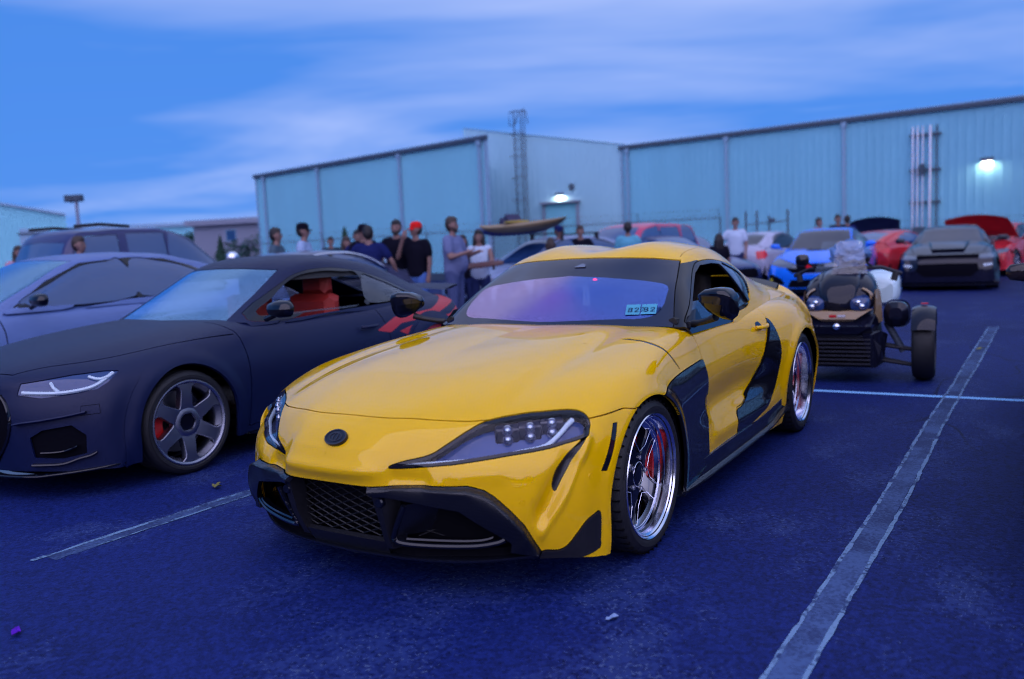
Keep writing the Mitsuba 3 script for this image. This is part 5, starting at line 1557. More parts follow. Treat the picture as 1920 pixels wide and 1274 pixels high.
# crew cab truck, seen from behind
tk = sedan('paint_truck', 'mid_glass', kind='suv', wb=2.75, h=1.92, hood=1.20, hw=1.0, nose=.95, rear=.95, R=.40, rim=.25,
           inlays=[('tail_lamp', 'R', [(-2.9, .95), (-2.9, 1.18), (-2.65, 1.18), (-2.65, .95)], 'tail_red', .002, None)])
tk['windows'] = [([(-.78, 1.26), (-1.0, 1.48), (-1.22, 1.66), (-1.45, 1.78), (-1.62, 1.80), (-1.66, 1.24)], None), ([(-1.76, 1.24), (-1.72, 1.81), (-2.40, 1.80), (-2.46, 1.24)], None), ([(-2.60, 1.26), (-2.56, 1.78), (-3.25, 1.74), (-3.38, 1.28)], None)]
tk['shape']['roof'] = [(-.45, 1.19), (-1.10, 1.72), (-1.40, 1.86), (-1.8, 1.92), (-2.6, 1.91), (-3.3, 1.85), (-3.62, 1.22)]
tk['rear_glass'] = [(-.1, 1.28), (.62, 1.28), (.58, 1.66), (-.1, 1.70)]
tk['g_low'] = 1.10
tk['extra'] = [('roof_bar', of_mesh(cat(tube([(-2.3, .62, 1.91), (-2.8, .64, 1.94), (-3.2, .62, 1.91)], .025, 8), tube([(-2.3, -.62, 1.91), (-2.8, -.64, 1.94), (-3.2, -.62, 1.91)], .025, 8)), 40), 'black_satin', None),
               ('chrome_mirror_cap', of_mesh(cat(ball((-.75, 1.16, 1.34), .11, 2), ball((-.75, -1.16, 1.34), .11, 2)), True), 'chrome', None)]
car('tall_suv', 'tall dark blue sport utility vehicle seen over the roof of the grey sedan', tk, (-7.45, -10.75, 0), 180, res=.8, cat_='suv')
# low slate sedan behind the matte coupe
car('slate_sedan', 'slate blue sedan with bright roof rails, mostly hidden behind the matte coupe', sedan('paint_slate', 'mid_glass', h=1.40, hood=.96, inlays=front_inlays(.86),
    extra=[('window_chrome', of_mesh(tube(smooth_poly([(-.72, s * .80, .96), (-1.05, s * .74, 1.15), (-1.42, s * .68, 1.30), (-1.95, s * .665, 1.335), (-2.35, s * .67, 1.31), (-2.68, s * .70, 1.22), (-3.03, s * .77, 1.03)], 4, False), .016, 6), 40), 'chrome', None) for s in (1, -1)]), (-4.45, -7.55, 0), 0, res=.6)
# hatchback that carries the kayaks
car('silver_hatchback', 'pale silver-blue hatchback carrying kayaks on its roof', sedan('paint_silver', 'mid_glass', kind='hatch', wb=2.65, h=1.50, hood=.99, hw=.88, nose=.82, rear=.85, inlays=front_inlays(.82),
    extra=[('roof_rack', of_mesh(cat(box(-1.48, -1.42, -.60, .60, 1.54, 1.57), box(-2.38, -2.32, -.60, .60, 1.52, 1.55), *[box(x - .03, x + .03, y - .04, y + .04, 1.40, 1.55) for x in (-1.45, -2.35) for y in (-.54, .54)]), 20), 'black_satin', None)]), (-11.1, -7.25, 0), -26, res=.6)
car('red_wagon', 'magenta-red sport utility vehicle standing behind the crowd', sedan('paint_red_suv', 'mid_glass', kind='suv', wb=2.7, h=1.76, hood=1.10, hw=.93, nose=.88, rear=.92, R=.36, inlays=front_inlays(.88, 1.1)), (-14.3, -6.5, 0), -10, res=.6, cat_='suv')
car('steel_sedan', 'steel blue sedan beyond the roof of the yellow car', sedan('paint_steel', 'mid_glass', h=1.42, inlays=front_inlays(.86)), (-17.6, -5.1, 0), 38, res=.5)
car('navy_hatchback', 'dark navy hatchback parked side-on beyond the yellow car', sedan('paint_navy', 'mid_glass', kind='hatch', wb=2.65, h=1.44, hw=.9, nose=.85, rear=.85, inlays=front_inlays(.85)), (-15.2, -3.95, 0), 72, res=.6)
car('pale_sedan', 'pale lilac sedan seen from behind with red tail lamps', sedan('paint_pale', 'dark_glass', h=1.46, wb=2.95, inlays=TAILS + [('number_plate', 'R', [(-9, 0), (-9, .1), (-8.9, .1)], 'plate_white', .002, None)][:0]), (-25.2, -4.85, 0), 172, res=.6)
hh = sedan('paint_blue', 'dark_glass', kind='hatch', wb=2.70, h=1.43, hood=1.0, hw=.94, nose=.92, rear=.85, bow=.20, R=.33, wheel=plain_wheel(10, 'black_gloss'),
           inlays=[('headlight', 'F', [(-.62, .60), (-.55, .69), (-.20, .74), (.15, .79), (.36, .80), (.22, .70), (-.15, .63)], 'lamp_clear', -.004, None),
                   ('grille', 'Y', [(-.1, .50), (.36, .50), (.48, .60), (.44, .70), (-.1, .69)], 'grille_dark', -.012, None), ('air_intake', 'Y', [(-.1, .20), (.46, .20), (.38, .36), (-.1, .37)], 'grille_dark', -.015, None),
                   ('side_intake', 'F', [(-.36, .27), (-.16, .26), (.20, .30), (.24, .44), (.05, .50), (-.28, .38)], 'grille_dark', -.012, None), ('fog_lamp', 'F', [(-.02, .30), (.10, .31), (.10, .40), (-.02, .39)], 'fog_yellow', .002, None)])
hh['extra'] = [('bonnet_scoop', of_mesh(hullv([(-.05, -.22, .93), (-.05, .22, .93), (-.40, .26, 1.0), (-.40, -.26, 1.0), (-.10, -.20, .975), (-.10, .20, .975)]), 20), 'black_gloss', None),
               ('emblem', of_mesh(box(.93, .955, -.07, .07, .58, .68, .01), 20), 'tail_red', None),
               ('front_splitter', of_mesh(prism([(.60, -.95), (.60, .95), (.78, .90), (.93, .55), (.98, 0), (.93, -.55), (.78, -.90)], .11, .14), 20), 'black_gloss', None)]
car('blue_hatchback', 'bright blue hot hatch with a black grille and yellow fog lamps, facing the camera', hh, (-15.9, -1.92, 0), 4, res=.8)
rc = sedan('paint_red', 'mid_glass', kind='muscle', wb=2.55, h=1.33, hood=.96, hw=.91, nose=.85, rear=.90, inlays=[('tail_lamp', 'R', [(-2.75, .70), (-2.75, .84), (-2.35, .84), (-2.35, .72)], 'tail_red', .004, None)])
car('red_coupe', 'red sports coupe seen from its rear quarter between the blue hatch and the black coupe', rc, (-24.1, -.85, 0), 160, res=.6)


def raised_bonnet(parent, paint, x0, z0, w, l, ang, under='black_satin'):
    """an opened bonnet, hinged at (x0, z0) near the windscreen"""
    P = []
    for t in np.linspace(0, 1, 12):
        row = []
        for s in np.linspace(-1, 1, 15):
            r = l * t * (1 - .10 * s * s * (t > .0))
            crown = .07 * (1 - s * s) - .05 * t ** 3
            c, sn = math.cos(ang), math.sin(ang)
            row.append((x0 + r * c - crown * sn, s * w * (1 - .10 * t), z0 + r * sn + crown * c))
        P.append(row)
    return grid(np.array(P))


dk = sedan('paint_black', 'dark_glass', h=1.40, wb=2.8, inlays=front_inlays(.86))
dk['extra'] = [('raised_bonnet', of_mesh(raised_bonnet(None, None, -.55, .99, .80, 1.15, math.radians(40))[:2], 60), 'paint_navy', 'bonnet propped wide open')]
car('dark_open_car', 'dark car behind the red coupe with its bonnet propped open', dk, (-25.6, -2.3, 0), 14, res=.5)
mc = sedan('paint_black', 'dark_glass', kind='muscle', wb=2.81, h=1.36, hood=1.0, hw=.95, nose=.97, rear=1.0, bow=.16, R=.35, rim=.255, wheel=plain_wheel(5, 'black_gloss'),
           inlays=[('headlight', 'Y', [(.58, .66), (.58, .74), (.86, .76), (.90, .70), (.84, .66)], 'lamp_clear', -.004, None), ('grille', 'Y', [(-.1, .67), (.58, .66), (.58, .74), (-.1, .745)], 'grille_dark', -.02, None),
                   ('air_intake', 'Y', [(-.1, .30), (.44, .30), (.58, .42), (.55, .56), (-.1, .57)], 'grille_dark', -.015, None), ('marker_lamp', 'Y', [(.66, .50), (.82, .52), (.82, .56), (.66, .545)], 'light_blade', .002, None)])
mc['extra'] = [('bonnet_bulge', of_mesh(hullv([(.55, -.30, .86), (.55, .30, .86), (-.35, .42, 1.015), (-.35, -.42, 1.015), (.1, -.33, .99), (.1, .33, .99)]), 40), 'paint_black', None),
               ('front_splitter', of_mesh(prism([(.65, -.97), (.65, .97), (.88, .92), (.98, .6), (1.02, 0), (.98, -.6), (.88, -.92)], .12, .15), 20), 'black_gloss', None)]
car('black_muscle_coupe', 'wide black muscle coupe facing the camera at the right', mc, (-17.4, .50, 0), 3, res=.8)
ro = sedan('paint_red', 'dark_glass', h=1.40, wb=2.75, inlays=front_inlays(.86))
ro['extra'] = [('raised_bonnet', of_mesh(raised_bonnet(None, None, -.50, .98, .85, 1.05, math.radians(36))[:2], 60), 'paint_red', 'red bonnet propped open')]
car('red_open_car', 'red car with its bonnet propped open behind the black muscle coupe', ro, (-22.6, .75, 0), -12, res=.5)
# the next car to the right: only its flank and mirror reach into the frame
car('brown_black_sedan', 'dark car cut off by the right edge of the photograph', sedan('paint_brown_black', 'dark_glass', h=1.33, hood=.93, hw=.93, R=.34, wb=3.0, rear=1.2, bow=.10, inlays=TAILS), (-4.1, 3.15, 0), 180, res=.7)

# ---- kayaks on the hatchback's roof
mat('kayak_tan', rough((0.42, 0.28, 0.13), .3)); mat('kayak_blue', rough((0.03, 0.06, 0.30), .3)); mat('kayak_strap', rough((0.05, 0.20, 0.45), .5)); mat('kayak_seat', rough((.03, .03, .12), .5)); mat('kayak_yellow', rough((.55, .42, .06), .3))


def kayak(name, label, loc, rz, L, m, deck):
    K = thing(name, label, 'kayak', None)
    P, D = [], []
    for t in np.linspace(-1, 1, 25):
        w = .31 * (1 - abs(t) ** 2.6) + .004
        zk = .10 * abs(t) ** 3
        P.append([(L / 2 * t, w * math.cos(a), zk + (.13 * math.sin(a) if math.sin(a) < 0 else .0) * (1 - abs(t) ** 4)) for a in np.linspace(math.pi, 2 * math.pi, 13)])
        D.append([(L / 2 * t, w * s, zk + .075 * (1 - s * s) * (1 - abs(t) ** 3)) for s in np.linspace(-1, 1, 9)])
    tr = lambda S: xf(S, loc=loc, rz=rz)
    add(tr(of_mesh(grid(np.array(P))[:2], 50)), m, 'hull', K)
    add(tr(of_mesh(grid(np.array(D))[:2], 50)), deck, 'deck', K)
    t_ = np.linspace(0, 2 * np.pi, 28)
    add(tr(of_mesh(tube([(.30 * math.cos(a) - .1, .22 * math.sin(a), .095) for a in t_], .022, 6, False), 40)), 'kayak_yellow', 'cockpit_rim', K)
    add(tr(of_mesh(hullv([(-.38, -.16, .09), (-.38, .16, .09), (-.30, -.16, .26), (-.30, .16, .26), (-.1, -.16, .09), (-.1, .16, .09)]), 20)), 'kayak_seat', 'seat', K)
    return K


kayak('kayak', 'tan kayak with a blue seat, uppermost on the hatchback roof', (-11.55, -6.75, 1.72), 60, 3.7, 'kayak_tan', 'kayak_tan')
kayak('kayak', 'dark blue kayak lying behind the tan one on the hatchback roof', (-12.15, -7.25, 1.68), 60, 3.7, 'kayak_blue', 'kayak_blue')
# ------------------------------------------------------------------ painted lines, litter
def worn(p, n, uv):
    a = fbm(p.x * 9, p.y * 9, 2.0, octaves=4)
    b = noise(p.x * 90, p.y * 90, 5.0)
    k = smoothstep(0.34, 0.62, a * .75 + b * .35)
    return mix(mi.Color3f(0.05, 0.09, 0.25), mi.Color3f(0.26, 0.44, 0.70), k)


def faded(p, n, uv):
    a = fbm(p.x * 5, p.y * 5, 7.0, octaves=4)
    b = noise(p.x * 110, p.y * 110, 8.0)
    k = .30 + .70 * smoothstep(0.38, 0.80, a * .8 + b * .35)
    return mix(mi.Color3f(0.026, 0.038, 0.135), mi.Color3f(0.10, 0.18, 0.42), k)


mat('line_worn', rough(proc(worn), 0.5, 1.22))
mat('line_faded', rough(proc(faded), 0.5, 1.22))
mat('line_white', {'type': 'diffuse', 'reflectance': rgb((0.22, 0.46, 0.80))})


def strip(pts, w, z, m, name, jit=0.0, seed=1):
    r = np.random.default_rng(seed)
    p = np.asarray(pts, float)
    n = max(2, int(np.linalg.norm(p[-1] - p[0]) / .06))
    t = np.linspace(0, 1, n)
    q = p[0] + (p[-1] - p[0]) * t[:, None]
    d = (p[-1] - p[0]) / np.linalg.norm(p[-1] - p[0])
    nn = np.array([-d[1], d[0]])
    a, b = w / 2 + jit * r.standard_normal(n), w / 2 + jit * r.standard_normal(n)
    off = np.interp(t, np.linspace(0, 1, 14), r.standard_normal(14)) * jit * 2.5
    P = np.stack([np.c_[q + nn * (off + a)[:, None], np.full(n, z)], np.c_[q + nn * (off - b)[:, None], np.full(n, z)]], 1)
    add(of_mesh(grid(P)[:2], False), m, name, kind='structure')


strip([(2.6, 1.625), (-9.33, 1.722)], .105, .0016, 'line_faded', 'painted_line')
strip([(2.6, 1.573), (-9.33, 1.670)], .016, .0032, 'line_worn', 'painted_line', .0022, 3)
strip([(2.6, 1.677), (-9.33, 1.774)], .016, .0032, 'line_worn', 'painted_line', .0022, 4)
strip([(-4.0, -9.0), (-4.0, 8.0)], .085, .0024, 'line_white', 'painted_line', .002, 5)
strip([(1.22, -1.49), (-9.2, -1.22)], .09, .0016, 'line_faded', 'painted_line', .003, 8)
strip([(1.28, -1.535), (-9.2, -1.262)], .022, .0032, 'line_worn', 'painted_line', .004, 6)
strip([(1.02, -1.442), (-9.2, -1.172)], .016, .0032, 'line_worn', 'painted_line', .004, 7)

mat('leaf_dry', {'type': 'diffuse', 'reflectance': rgb((0.16, 0.16, 0.06))})
mat('scrap_pale', {'type': 'diffuse', 'reflectance': rgb((0.22, 0.32, 0.55))})
mat('petal', {'type': 'diffuse', 'reflectance': rgb((0.10, 0.02, 0.42))})


def flake(name, label, cat_, loc, sx, sy, m, seed, h=.012):
    r = np.random.default_rng(seed)
    a = np.linspace(0, 2 * np.pi, 14, endpoint=False)
    k = 1 + .25 * r.standard_normal(14)
    V = np.vstack([np.c_[sx * np.cos(a) * k, sy * np.sin(a) * k, h * (.25 + .6 * np.abs(np.sin(a * 1.5 + seed)))], [[0, 0, h * .5]]])
    F = np.array([[i, (i + 1) % 14, 14] for i in range(14)])
    V2 = V - [0, 0, .002]
    key = add(of_mesh((np.vstack([V, V2]), np.vstack([F, F[:, ::-1] + 15])), False), m, name)
    scene[key]['to_world'] = T4().translate([loc[0], loc[1], .004]).rotate([0, 0, 1], 40 * seed)
    labels[key] = {'label': label, 'category': cat_}


flake('dry_leaf', 'dry olive leaf on the asphalt behind the front wheel of the matte coupe', 'leaf', (.12, -1.72), .045, .022, 'leaf_dry', 2, .03)
flake('dry_leaf', 'dry leaf lying against the white stall line behind the three-wheeler wheel', 'leaf', (-6.9, 1.70), .05, .03, 'leaf_dry', 3, .03)
flake('paper_scrap', 'small pale scrap on the asphalt below the front wheel of the yellow car', 'litter', (.68, 1.02), .028, .012, 'scrap_pale', 4)
flake('petal', 'violet petal on the asphalt at the left edge', 'petal', (1.46, -1.98), .035, .018, 'petal', 5, .02)
flake('petal', 'violet petal on the asphalt at the lower left', 'petal', (1.72, -.82), .030, .014, 'petal', 6, .02)

# ------------------------------------------------------------------ grass strip and far ground
mat('grass', {'type': 'diffuse', 'reflectance': rgb((0.03, 0.10, 0.05))})
gr = []
r_ = np.random.default_rng(5)
n = 5200
bx, by = r_.uniform(-33.4, -29.9, n), r_.uniform(-26, 14, n)
a, h = r_.uniform(0, np.pi, n), r_.uniform(.05, .16, n)
w = .05
V = np.stack([np.c_[bx - w * np.cos(a), by - w * np.sin(a), 0 * bx], np.c_[bx + w * np.cos(a), by + w * np.sin(a), 0 * bx], np.c_[bx + .05 * np.sin(a), by, h]], 1).reshape(-1, 3)
add(of_mesh((V, np.arange(3 * n).reshape(-1, 3)), False), 'grass', 'grass', kind='stuff', label='strip of green grass along the foot of the warehouses', category='grass')
add(of_mesh((np.array([[-34, -27, .004], [-29.9, -27, .004], [-29.9, 15, .004], [-34, 15, .004]], float), np.array([[0, 1, 2], [0, 2, 3]])), False), 'grass', 'verge', kind='structure')

# ------------------------------------------------------------------ warehouses
def siding(key, c, ribs=True):
    def f(p, n, uv):
        k = 0.93 + 0.14 * fbm(p.y * .5 + p.x * .5, p.z * .12, 3.0) + .03 * (cell_rand(dr.floor((p.y + p.x * .3) / .9), 2.0, 1.0) - .5)
        return mi.Color3f(*c) * k
    mat(key, rough(proc(f), .35, 1.4))


siding('siding_left', (0.28, 0.74, 0.93))
siding('siding_right', (0.25, 0.66, 0.90))
siding('siding_mid', (0.40, 0.73, 0.92))
siding('siding_small', (0.27, 0.74, 0.92))
mat('trim_pale', rough((0.30, 0.50, 0.72), .3))
mat('trim_dark', rough((0.06, 0.10, 0.16), .35))
mat('galv', {'type': 'roughconductor', 'material': 'Al', 'alpha': .25, 'specular_reflectance': rgb((.75, .8, .9))})
mat('wire_grey', rough((0.07, 0.10, 0.16), .4))
mat('white_wall', rough((0.38, 0.42, 0.58), .5))


def wall_frame(a, b):
    """a wall from a to b on the ground: point(u, out, z)"""
    a, b = np.array(a, float), np.array(b, float)
    L = np.linalg.norm(b - a)
    t = (b - a) / L
    nrm = np.array([-t[1], t[0]])
    if nrm @ (EYE[:2] - a) < 0: nrm = -nrm
    def P(u, o, z):
        q = a + t * u + nrm * o
        return np.array([q[0], q[1], z])
    return P, L


def ribbed(P, u0, u1, ztop, z0=0.0, pitch=.30, d=.011):
    """ribbed sheet; ztop: number or function of u"""
    us, os_ = [], []
    u = u0
    while u < u1:
        for du, o in ((0, 0), (pitch * .62, 0), (pitch * .72, d), (pitch * .90, d), (pitch, 0)):
            if u + du <= u1: us.append(u + du); os_.append(o)
        u += pitch
    us.append(u1); os_.append(0)
    zt = ztop if callable(ztop) else (lambda q: ztop)
    G = np.array([[P(a, o, z0), P(a, o, zt(a))] for a, o in zip(us, os_)])
    return of_mesh(grid(G)[:2], False)


def wbox(P, u0, u1, o0, o1, z0, z1):
    V = np.array([P(u, o, z) for u in (u0, u1) for o in (o0, o1) for z in (z0, z1)])
    F = box(0, 1, 0, 1, 0, 1)[1]
    return vf(trimesh.convex.convex_hull(V))


def wtube(P, pts, r, s=8):
    return tube([P(*q) for q in pts], r, s)


def lamp(P, K, u, z, power=9.0):
    """a lit wall pack: a hood, its lens shining down on the wall"""
    hood_ = of_mesh(hullv([P(u - .22, .03, z + .10), P(u + .22, .03, z + .10), P(u - .22, .30, z + .02), P(u + .22, .30, z + .02), P(u - .22, .03, z + .16), P(u + .22, .03, z + .16), P(u - .18, .22, z + .12), P(u + .18, .22, z + .12)]), 20)
    k = add(hood_, 'trim_dark', 'wall_lamp', K, label='lit lamp on the wall')
    q = [P(u - .16, .07, z + .012), P(u + .16, .07, z + .012), P(u + .16, .24, z + .004), P(u - .16, .24, z + .004)]
    F = np.array([[0, 1, 2], [0, 2, 3]])
    nrm = np.cross(q[1] - q[0], q[2] - q[0])
    if nrm[2] > 0: F = F[:, ::-1]
    S = of_mesh((np.array(q), F), False)
    kk = add(S, 'trim_pale', 'lamp_lens', k)
    scene[kk]['emitter'] = {'type': 'area', 'radiance': rgb((power * 1.0, power * .82, power * .62))}


def warehouse(name, label, a, b, h, m, back=30.0, ends=(True, True), ext=(0, 0), spouts=(), slope=.12, skew=(0, 0)):
    K = thing(name, label, 'warehouse')
    P, L = wall_frame(a, b)
    u0, u1 = -ext[0], L + ext[1]
    add(ribbed(P, u0, u1, h - .12, .35), m, 'siding', K)
    add(of_mesh(wbox(P, u0, u1, -.05, .04, 0, .35), 20), 'trim_dark', 'plinth', K)
    add(of_mesh(wbox(P, u0 - .12, u1 + .12, .0, .16, h - .16, h), 20), 'trim_dark', 'gutter', K)
    add(of_mesh(wbox(P, u0 - .12, u1 + .12, -.05, .12, h, h + .05), 20), 'trim_pale', 'eave_flashing', K)
    for e, u, sk in ((ends[0], u0, skew[0]), (ends[1], u1, skew[1])):
        if e:
            n_ = int(back / .3)
            G = np.array([[P(u + sk * back * t, -back * t, .0), P(u + sk * back * t, -back * t, h - .02 + slope * min(t, 1 - t) * 2)] for t in np.linspace(0, 1, 40)])
            add(of_mesh(grid(G)[:2], False), m, 'end_wall', K)
            add(of_mesh(wbox(P, u - .06, u + .06, -.06, .06, 0, h - .16), 20), 'trim_pale', 'corner_trim', K)
    G = np.array([[P(u - sk * o * (o < 0), o, z) for o, z in ((.1, h + .03), (-back / 2, h + slope + .03), (-back, h + .03))] for u, sk in ((u0, skew[0]), (u1, skew[1]))])
    add(of_mesh(grid(G)[:2], False), 'trim_pale', 'roof', K)
    for u in spouts:
        add(of_mesh(cat(wbox(P, u - .06, u + .06, .05, .15, .2, h - .3), wbox(P, u - .10, u + .10, .03, .19, h - .36, h - .16)), 20), 'trim_pale', 'downspout', K)
    return K, P, L


WL, PL, LL = warehouse('warehouse', 'pale blue warehouse left of centre, its eave sloping towards the left', (-26.27, -17.16), (-29.67, -34.6), 5.88, 'siding_left', back=9.0, spouts=(.30, 5.43, 11.82, 16.9), skew=(1.1, 0))
WR, PR, LR = warehouse('warehouse', 'long blue warehouse that fills the right background', (-33.76, 1.51), (-35.26, -14.4), 5.95, 'siding_right', ext=(26, .85), spouts=(-18, -10.5, -4.0, 1.2 - .05 + 5.2, 11.45, 16.5), ends=(True, True))
lamp(PR, WR, 1.15, 3.72, 9)
# pipe runs on its wall
for i, (u, rr, m) in enumerate(((3.72, .045, 'galv'), (3.55, .04, 'galv'), (3.36, .035, 'galv'), (3.10, .06, 'galv'), (2.86, .035, 'wire_grey'))):
    add(of_mesh(wtube(PR, [(u, .20, .9), (u, .20, 5.28)], rr, 10), 40), m, 'wall_pipe', WR)
for z in (4.95, 3.6, 2.35):
    add(of_mesh(wbox(PR, 2.72, 3.86, .05, .15, z - .04, z + .04), 20), 'wire_grey', 'pipe_bracket', WR)
add(of_mesh(cat(wbox(PR, 3.28, 3.44, .15, .38, 3.40, 3.82)), 20), 'trim_dark', 'junction_box', WR)
add(of_mesh(cat(wbox(PR, 3.30, 3.62, .10, .40, 1.15, 1.40)), 20), 'trim_dark', 'junction_box', WR)
# middle wall
WM = thing('middle_building', 'lilac-grey building wall set back between the two warehouses, with a lit door', 'building')
PM, LM = wall_frame((-35.37, -15.36), (-34.5, -23.4))
ht = lambda u: 6.02 + .187 * u
add(ribbed(PM, -.1, 8.6, ht, .0, .3, .012), 'siding_mid', 'siding', WM)
G = np.array([[PM(u, .03, ht(u)), PM(u, .06, ht(u) + .07), PM(u, -.2, ht(u) + .08), PM(u, -12, ht(u) + .1)] for u in np.linspace(-.1, 8.6, 30)])
add(of_mesh(grid(G)[:2], 30), 'siding_mid', 'roof', WM)
dk_ = add(of_mesh(cat(wbox(PM, 2.22, 2.34, .03, .16, 0, 3.42), wbox(PM, 4.05, 4.17, .03, .16, 0, 3.42), wbox(PM, 2.14, 4.25, .03, .34, 3.42, 3.52)), 20), 'white_wall', 'door_frame', WM)
add(of_mesh(wbox(PM, 2.34, 4.05, .02, .06, 0, 3.42), 20), 'siding_left', 'roller_door', WM)
lamp(PM, WM, 3.22, 3.80, 10)
add(of_mesh(wbox(PM, 2.46, 2.70, .03, .10, 4.05, 4.35), 20), 'trim_dark', 'wall_sign', WM)
# caged ladder
lk = []
LD = thing('roof_ladder', 'tall caged access ladder standing on the wall of the middle building', 'ladder')
for u in (5.50, 5.10):
    add(of_mesh(wtube(PM, [(u, .30, .6), (u, .30, 8.2)], .035, 6), 40), 'wire_grey', 'rail', LD)
add(of_mesh(wtube(PM, [(4.72, .75, 2.4), (4.72, .75, 8.2)], .03, 6), 40), 'wire_grey', 'cage_bar', LD)
for z in np.arange(.9, 8.0, .45):
    add(of_mesh(wtube(PM, [(5.10, .30, z), (5.50, .30, z)], .014, 5), 40), 'wire_grey', 'rung', LD)
for z in np.arange(2.6, 8.3, 1.1):
    add(of_mesh(wtube(PM, [(5.50, .30, z), (5.62, .62, z), (5.3, .92, z), (4.85, .90, z), (4.72, .75, z), (5.02, .30, z)], .016, 5), 40), 'wire_grey', 'cage_hoop', LD)
add(of_mesh(cat(wtube(PM, [(5.50, .30, 8.2), (5.50, -.3, 8.25), (5.75, -.3, 7.6)], .03, 6), wtube(PM, [(5.10, .30, 8.2), (5.10, -.3, 8.25), (5.0, -.3, 7.6)], .03, 6), wtube(PM, [(5.75, .3, 8.2), (5.75, .3, 7.5), (5.5, .3, 7.5)], .03, 6)), 40), 'wire_grey', 'grab_rail', LD)

# small building at the far left
SB = thing('shed_building', 'pale blue gabled shed with a roller door at the far left', 'building')
PS, LS = wall_frame((-31.31, -56.14), (-28.7, -60.3))
rf = lambda u: 5.05 + .215 * min(u, 20 - u)
add(ribbed(PS, -.1, 20, rf, 0, .4, .02), 'siding_small', 'siding', SB)
G = np.array([[PS(u, .25, rf(u) - .05), PS(u, .25, rf(u) + .10), PS(u + 10, -14, rf(u) + .12)] for u in (-.25, 10, 20.2)])
add(of_mesh(grid(G)[:2], 30), 'trim_pale', 'roof', SB)
add(of_mesh(grid(np.array([[PS(-.1, 0, z), PS(9.9, -14, z)] for z in (0, 5.0)]))[:2], False), 'siding_small', 'end_wall', SB)
add(of_mesh(wbox(PS, 1.05, 3.30, .02, .16, 3.78, 3.90), 20), 'trim_dark', 'door_lintel', SB)
for z in np.arange(.05, 3.7, .52):
    add(of_mesh(wbox(PS, 1.13, 3.22, .02, .07, z, z + .495), 20), 'trim_pale', 'door_panel', SB)
# low white building and the long roof beyond
LB = thing('low_building', 'low white flat-roofed building with a small window, left of the warehouse', 'building')
PB, LBn = wall_frame((-47.47, -58.78), (-50, -50))
add(of_mesh(wbox(PB, -3.4, 7, -9, 0, 0, 4.45), 20), 'white_wall', 'wall', LB)
add(of_mesh(wbox(PB, -3.9, 7.4, -9.3, .55, 4.47, 4.95), 20), 'white_wall', 'roof', LB)
wk_ = add(of_mesh(cat(wbox(PB, -.10, .95, .003, .09, 2.98, 4.02)), 20), 'trim_pale', 'window', LB)
add(of_mesh(wbox(PB, -.02, .87, .092, .10, 3.05, 3.95), 20), 'mid_glass', 'pane', wk_)
FB = thing('far_building', 'long low roof on the horizon behind the tall dark blue vehicle', 'building')
PF, _ = wall_frame((-62, -112), (-88, -70))
add(of_mesh(wbox(PF, -20, 60, -14, 0, 0, 6.2), 20), 'siding_small', 'wall', FB)
add(of_mesh(wbox(PF, -20.5, 60.5, -14.5, .4, 6.22, 6.7), 20), 'trim_pale', 'roof', FB)

# light pole with two floodlights
LP_ = thing('light_pole', 'grey light pole with two floodlights beside the shed', 'light pole')
lx, ly = -18.97, -34.22
add(of_mesh(cat(tube([(lx, ly, 0), (lx, ly, 4.25)], [.085, .07], 10), tube([(lx, ly, 0), (lx, ly, .25)], .16, 10)), 40), 'white_wall', 'pole', LP_)
add(of_mesh(tube([(lx + .14, ly - .24, 4.18), (lx - .10, ly + .18, 4.26)], .035, 6), 40), 'trim_dark', 'cross_arm', LP_)
for dx, dy, a in ((.15, -.27, 70), (-.05, .10, 20)):
    fl_ = xf(of_mesh(cat(box(-.12, .14, -.20, .20, -.13, .17, .03), box(.14, .16, -.17, .17, -.10, .14)), 20), rz=a, loc=(lx + dx, ly + dy, 4.33))
    add(fl_, 'trim_dark', 'floodlight', LP_)

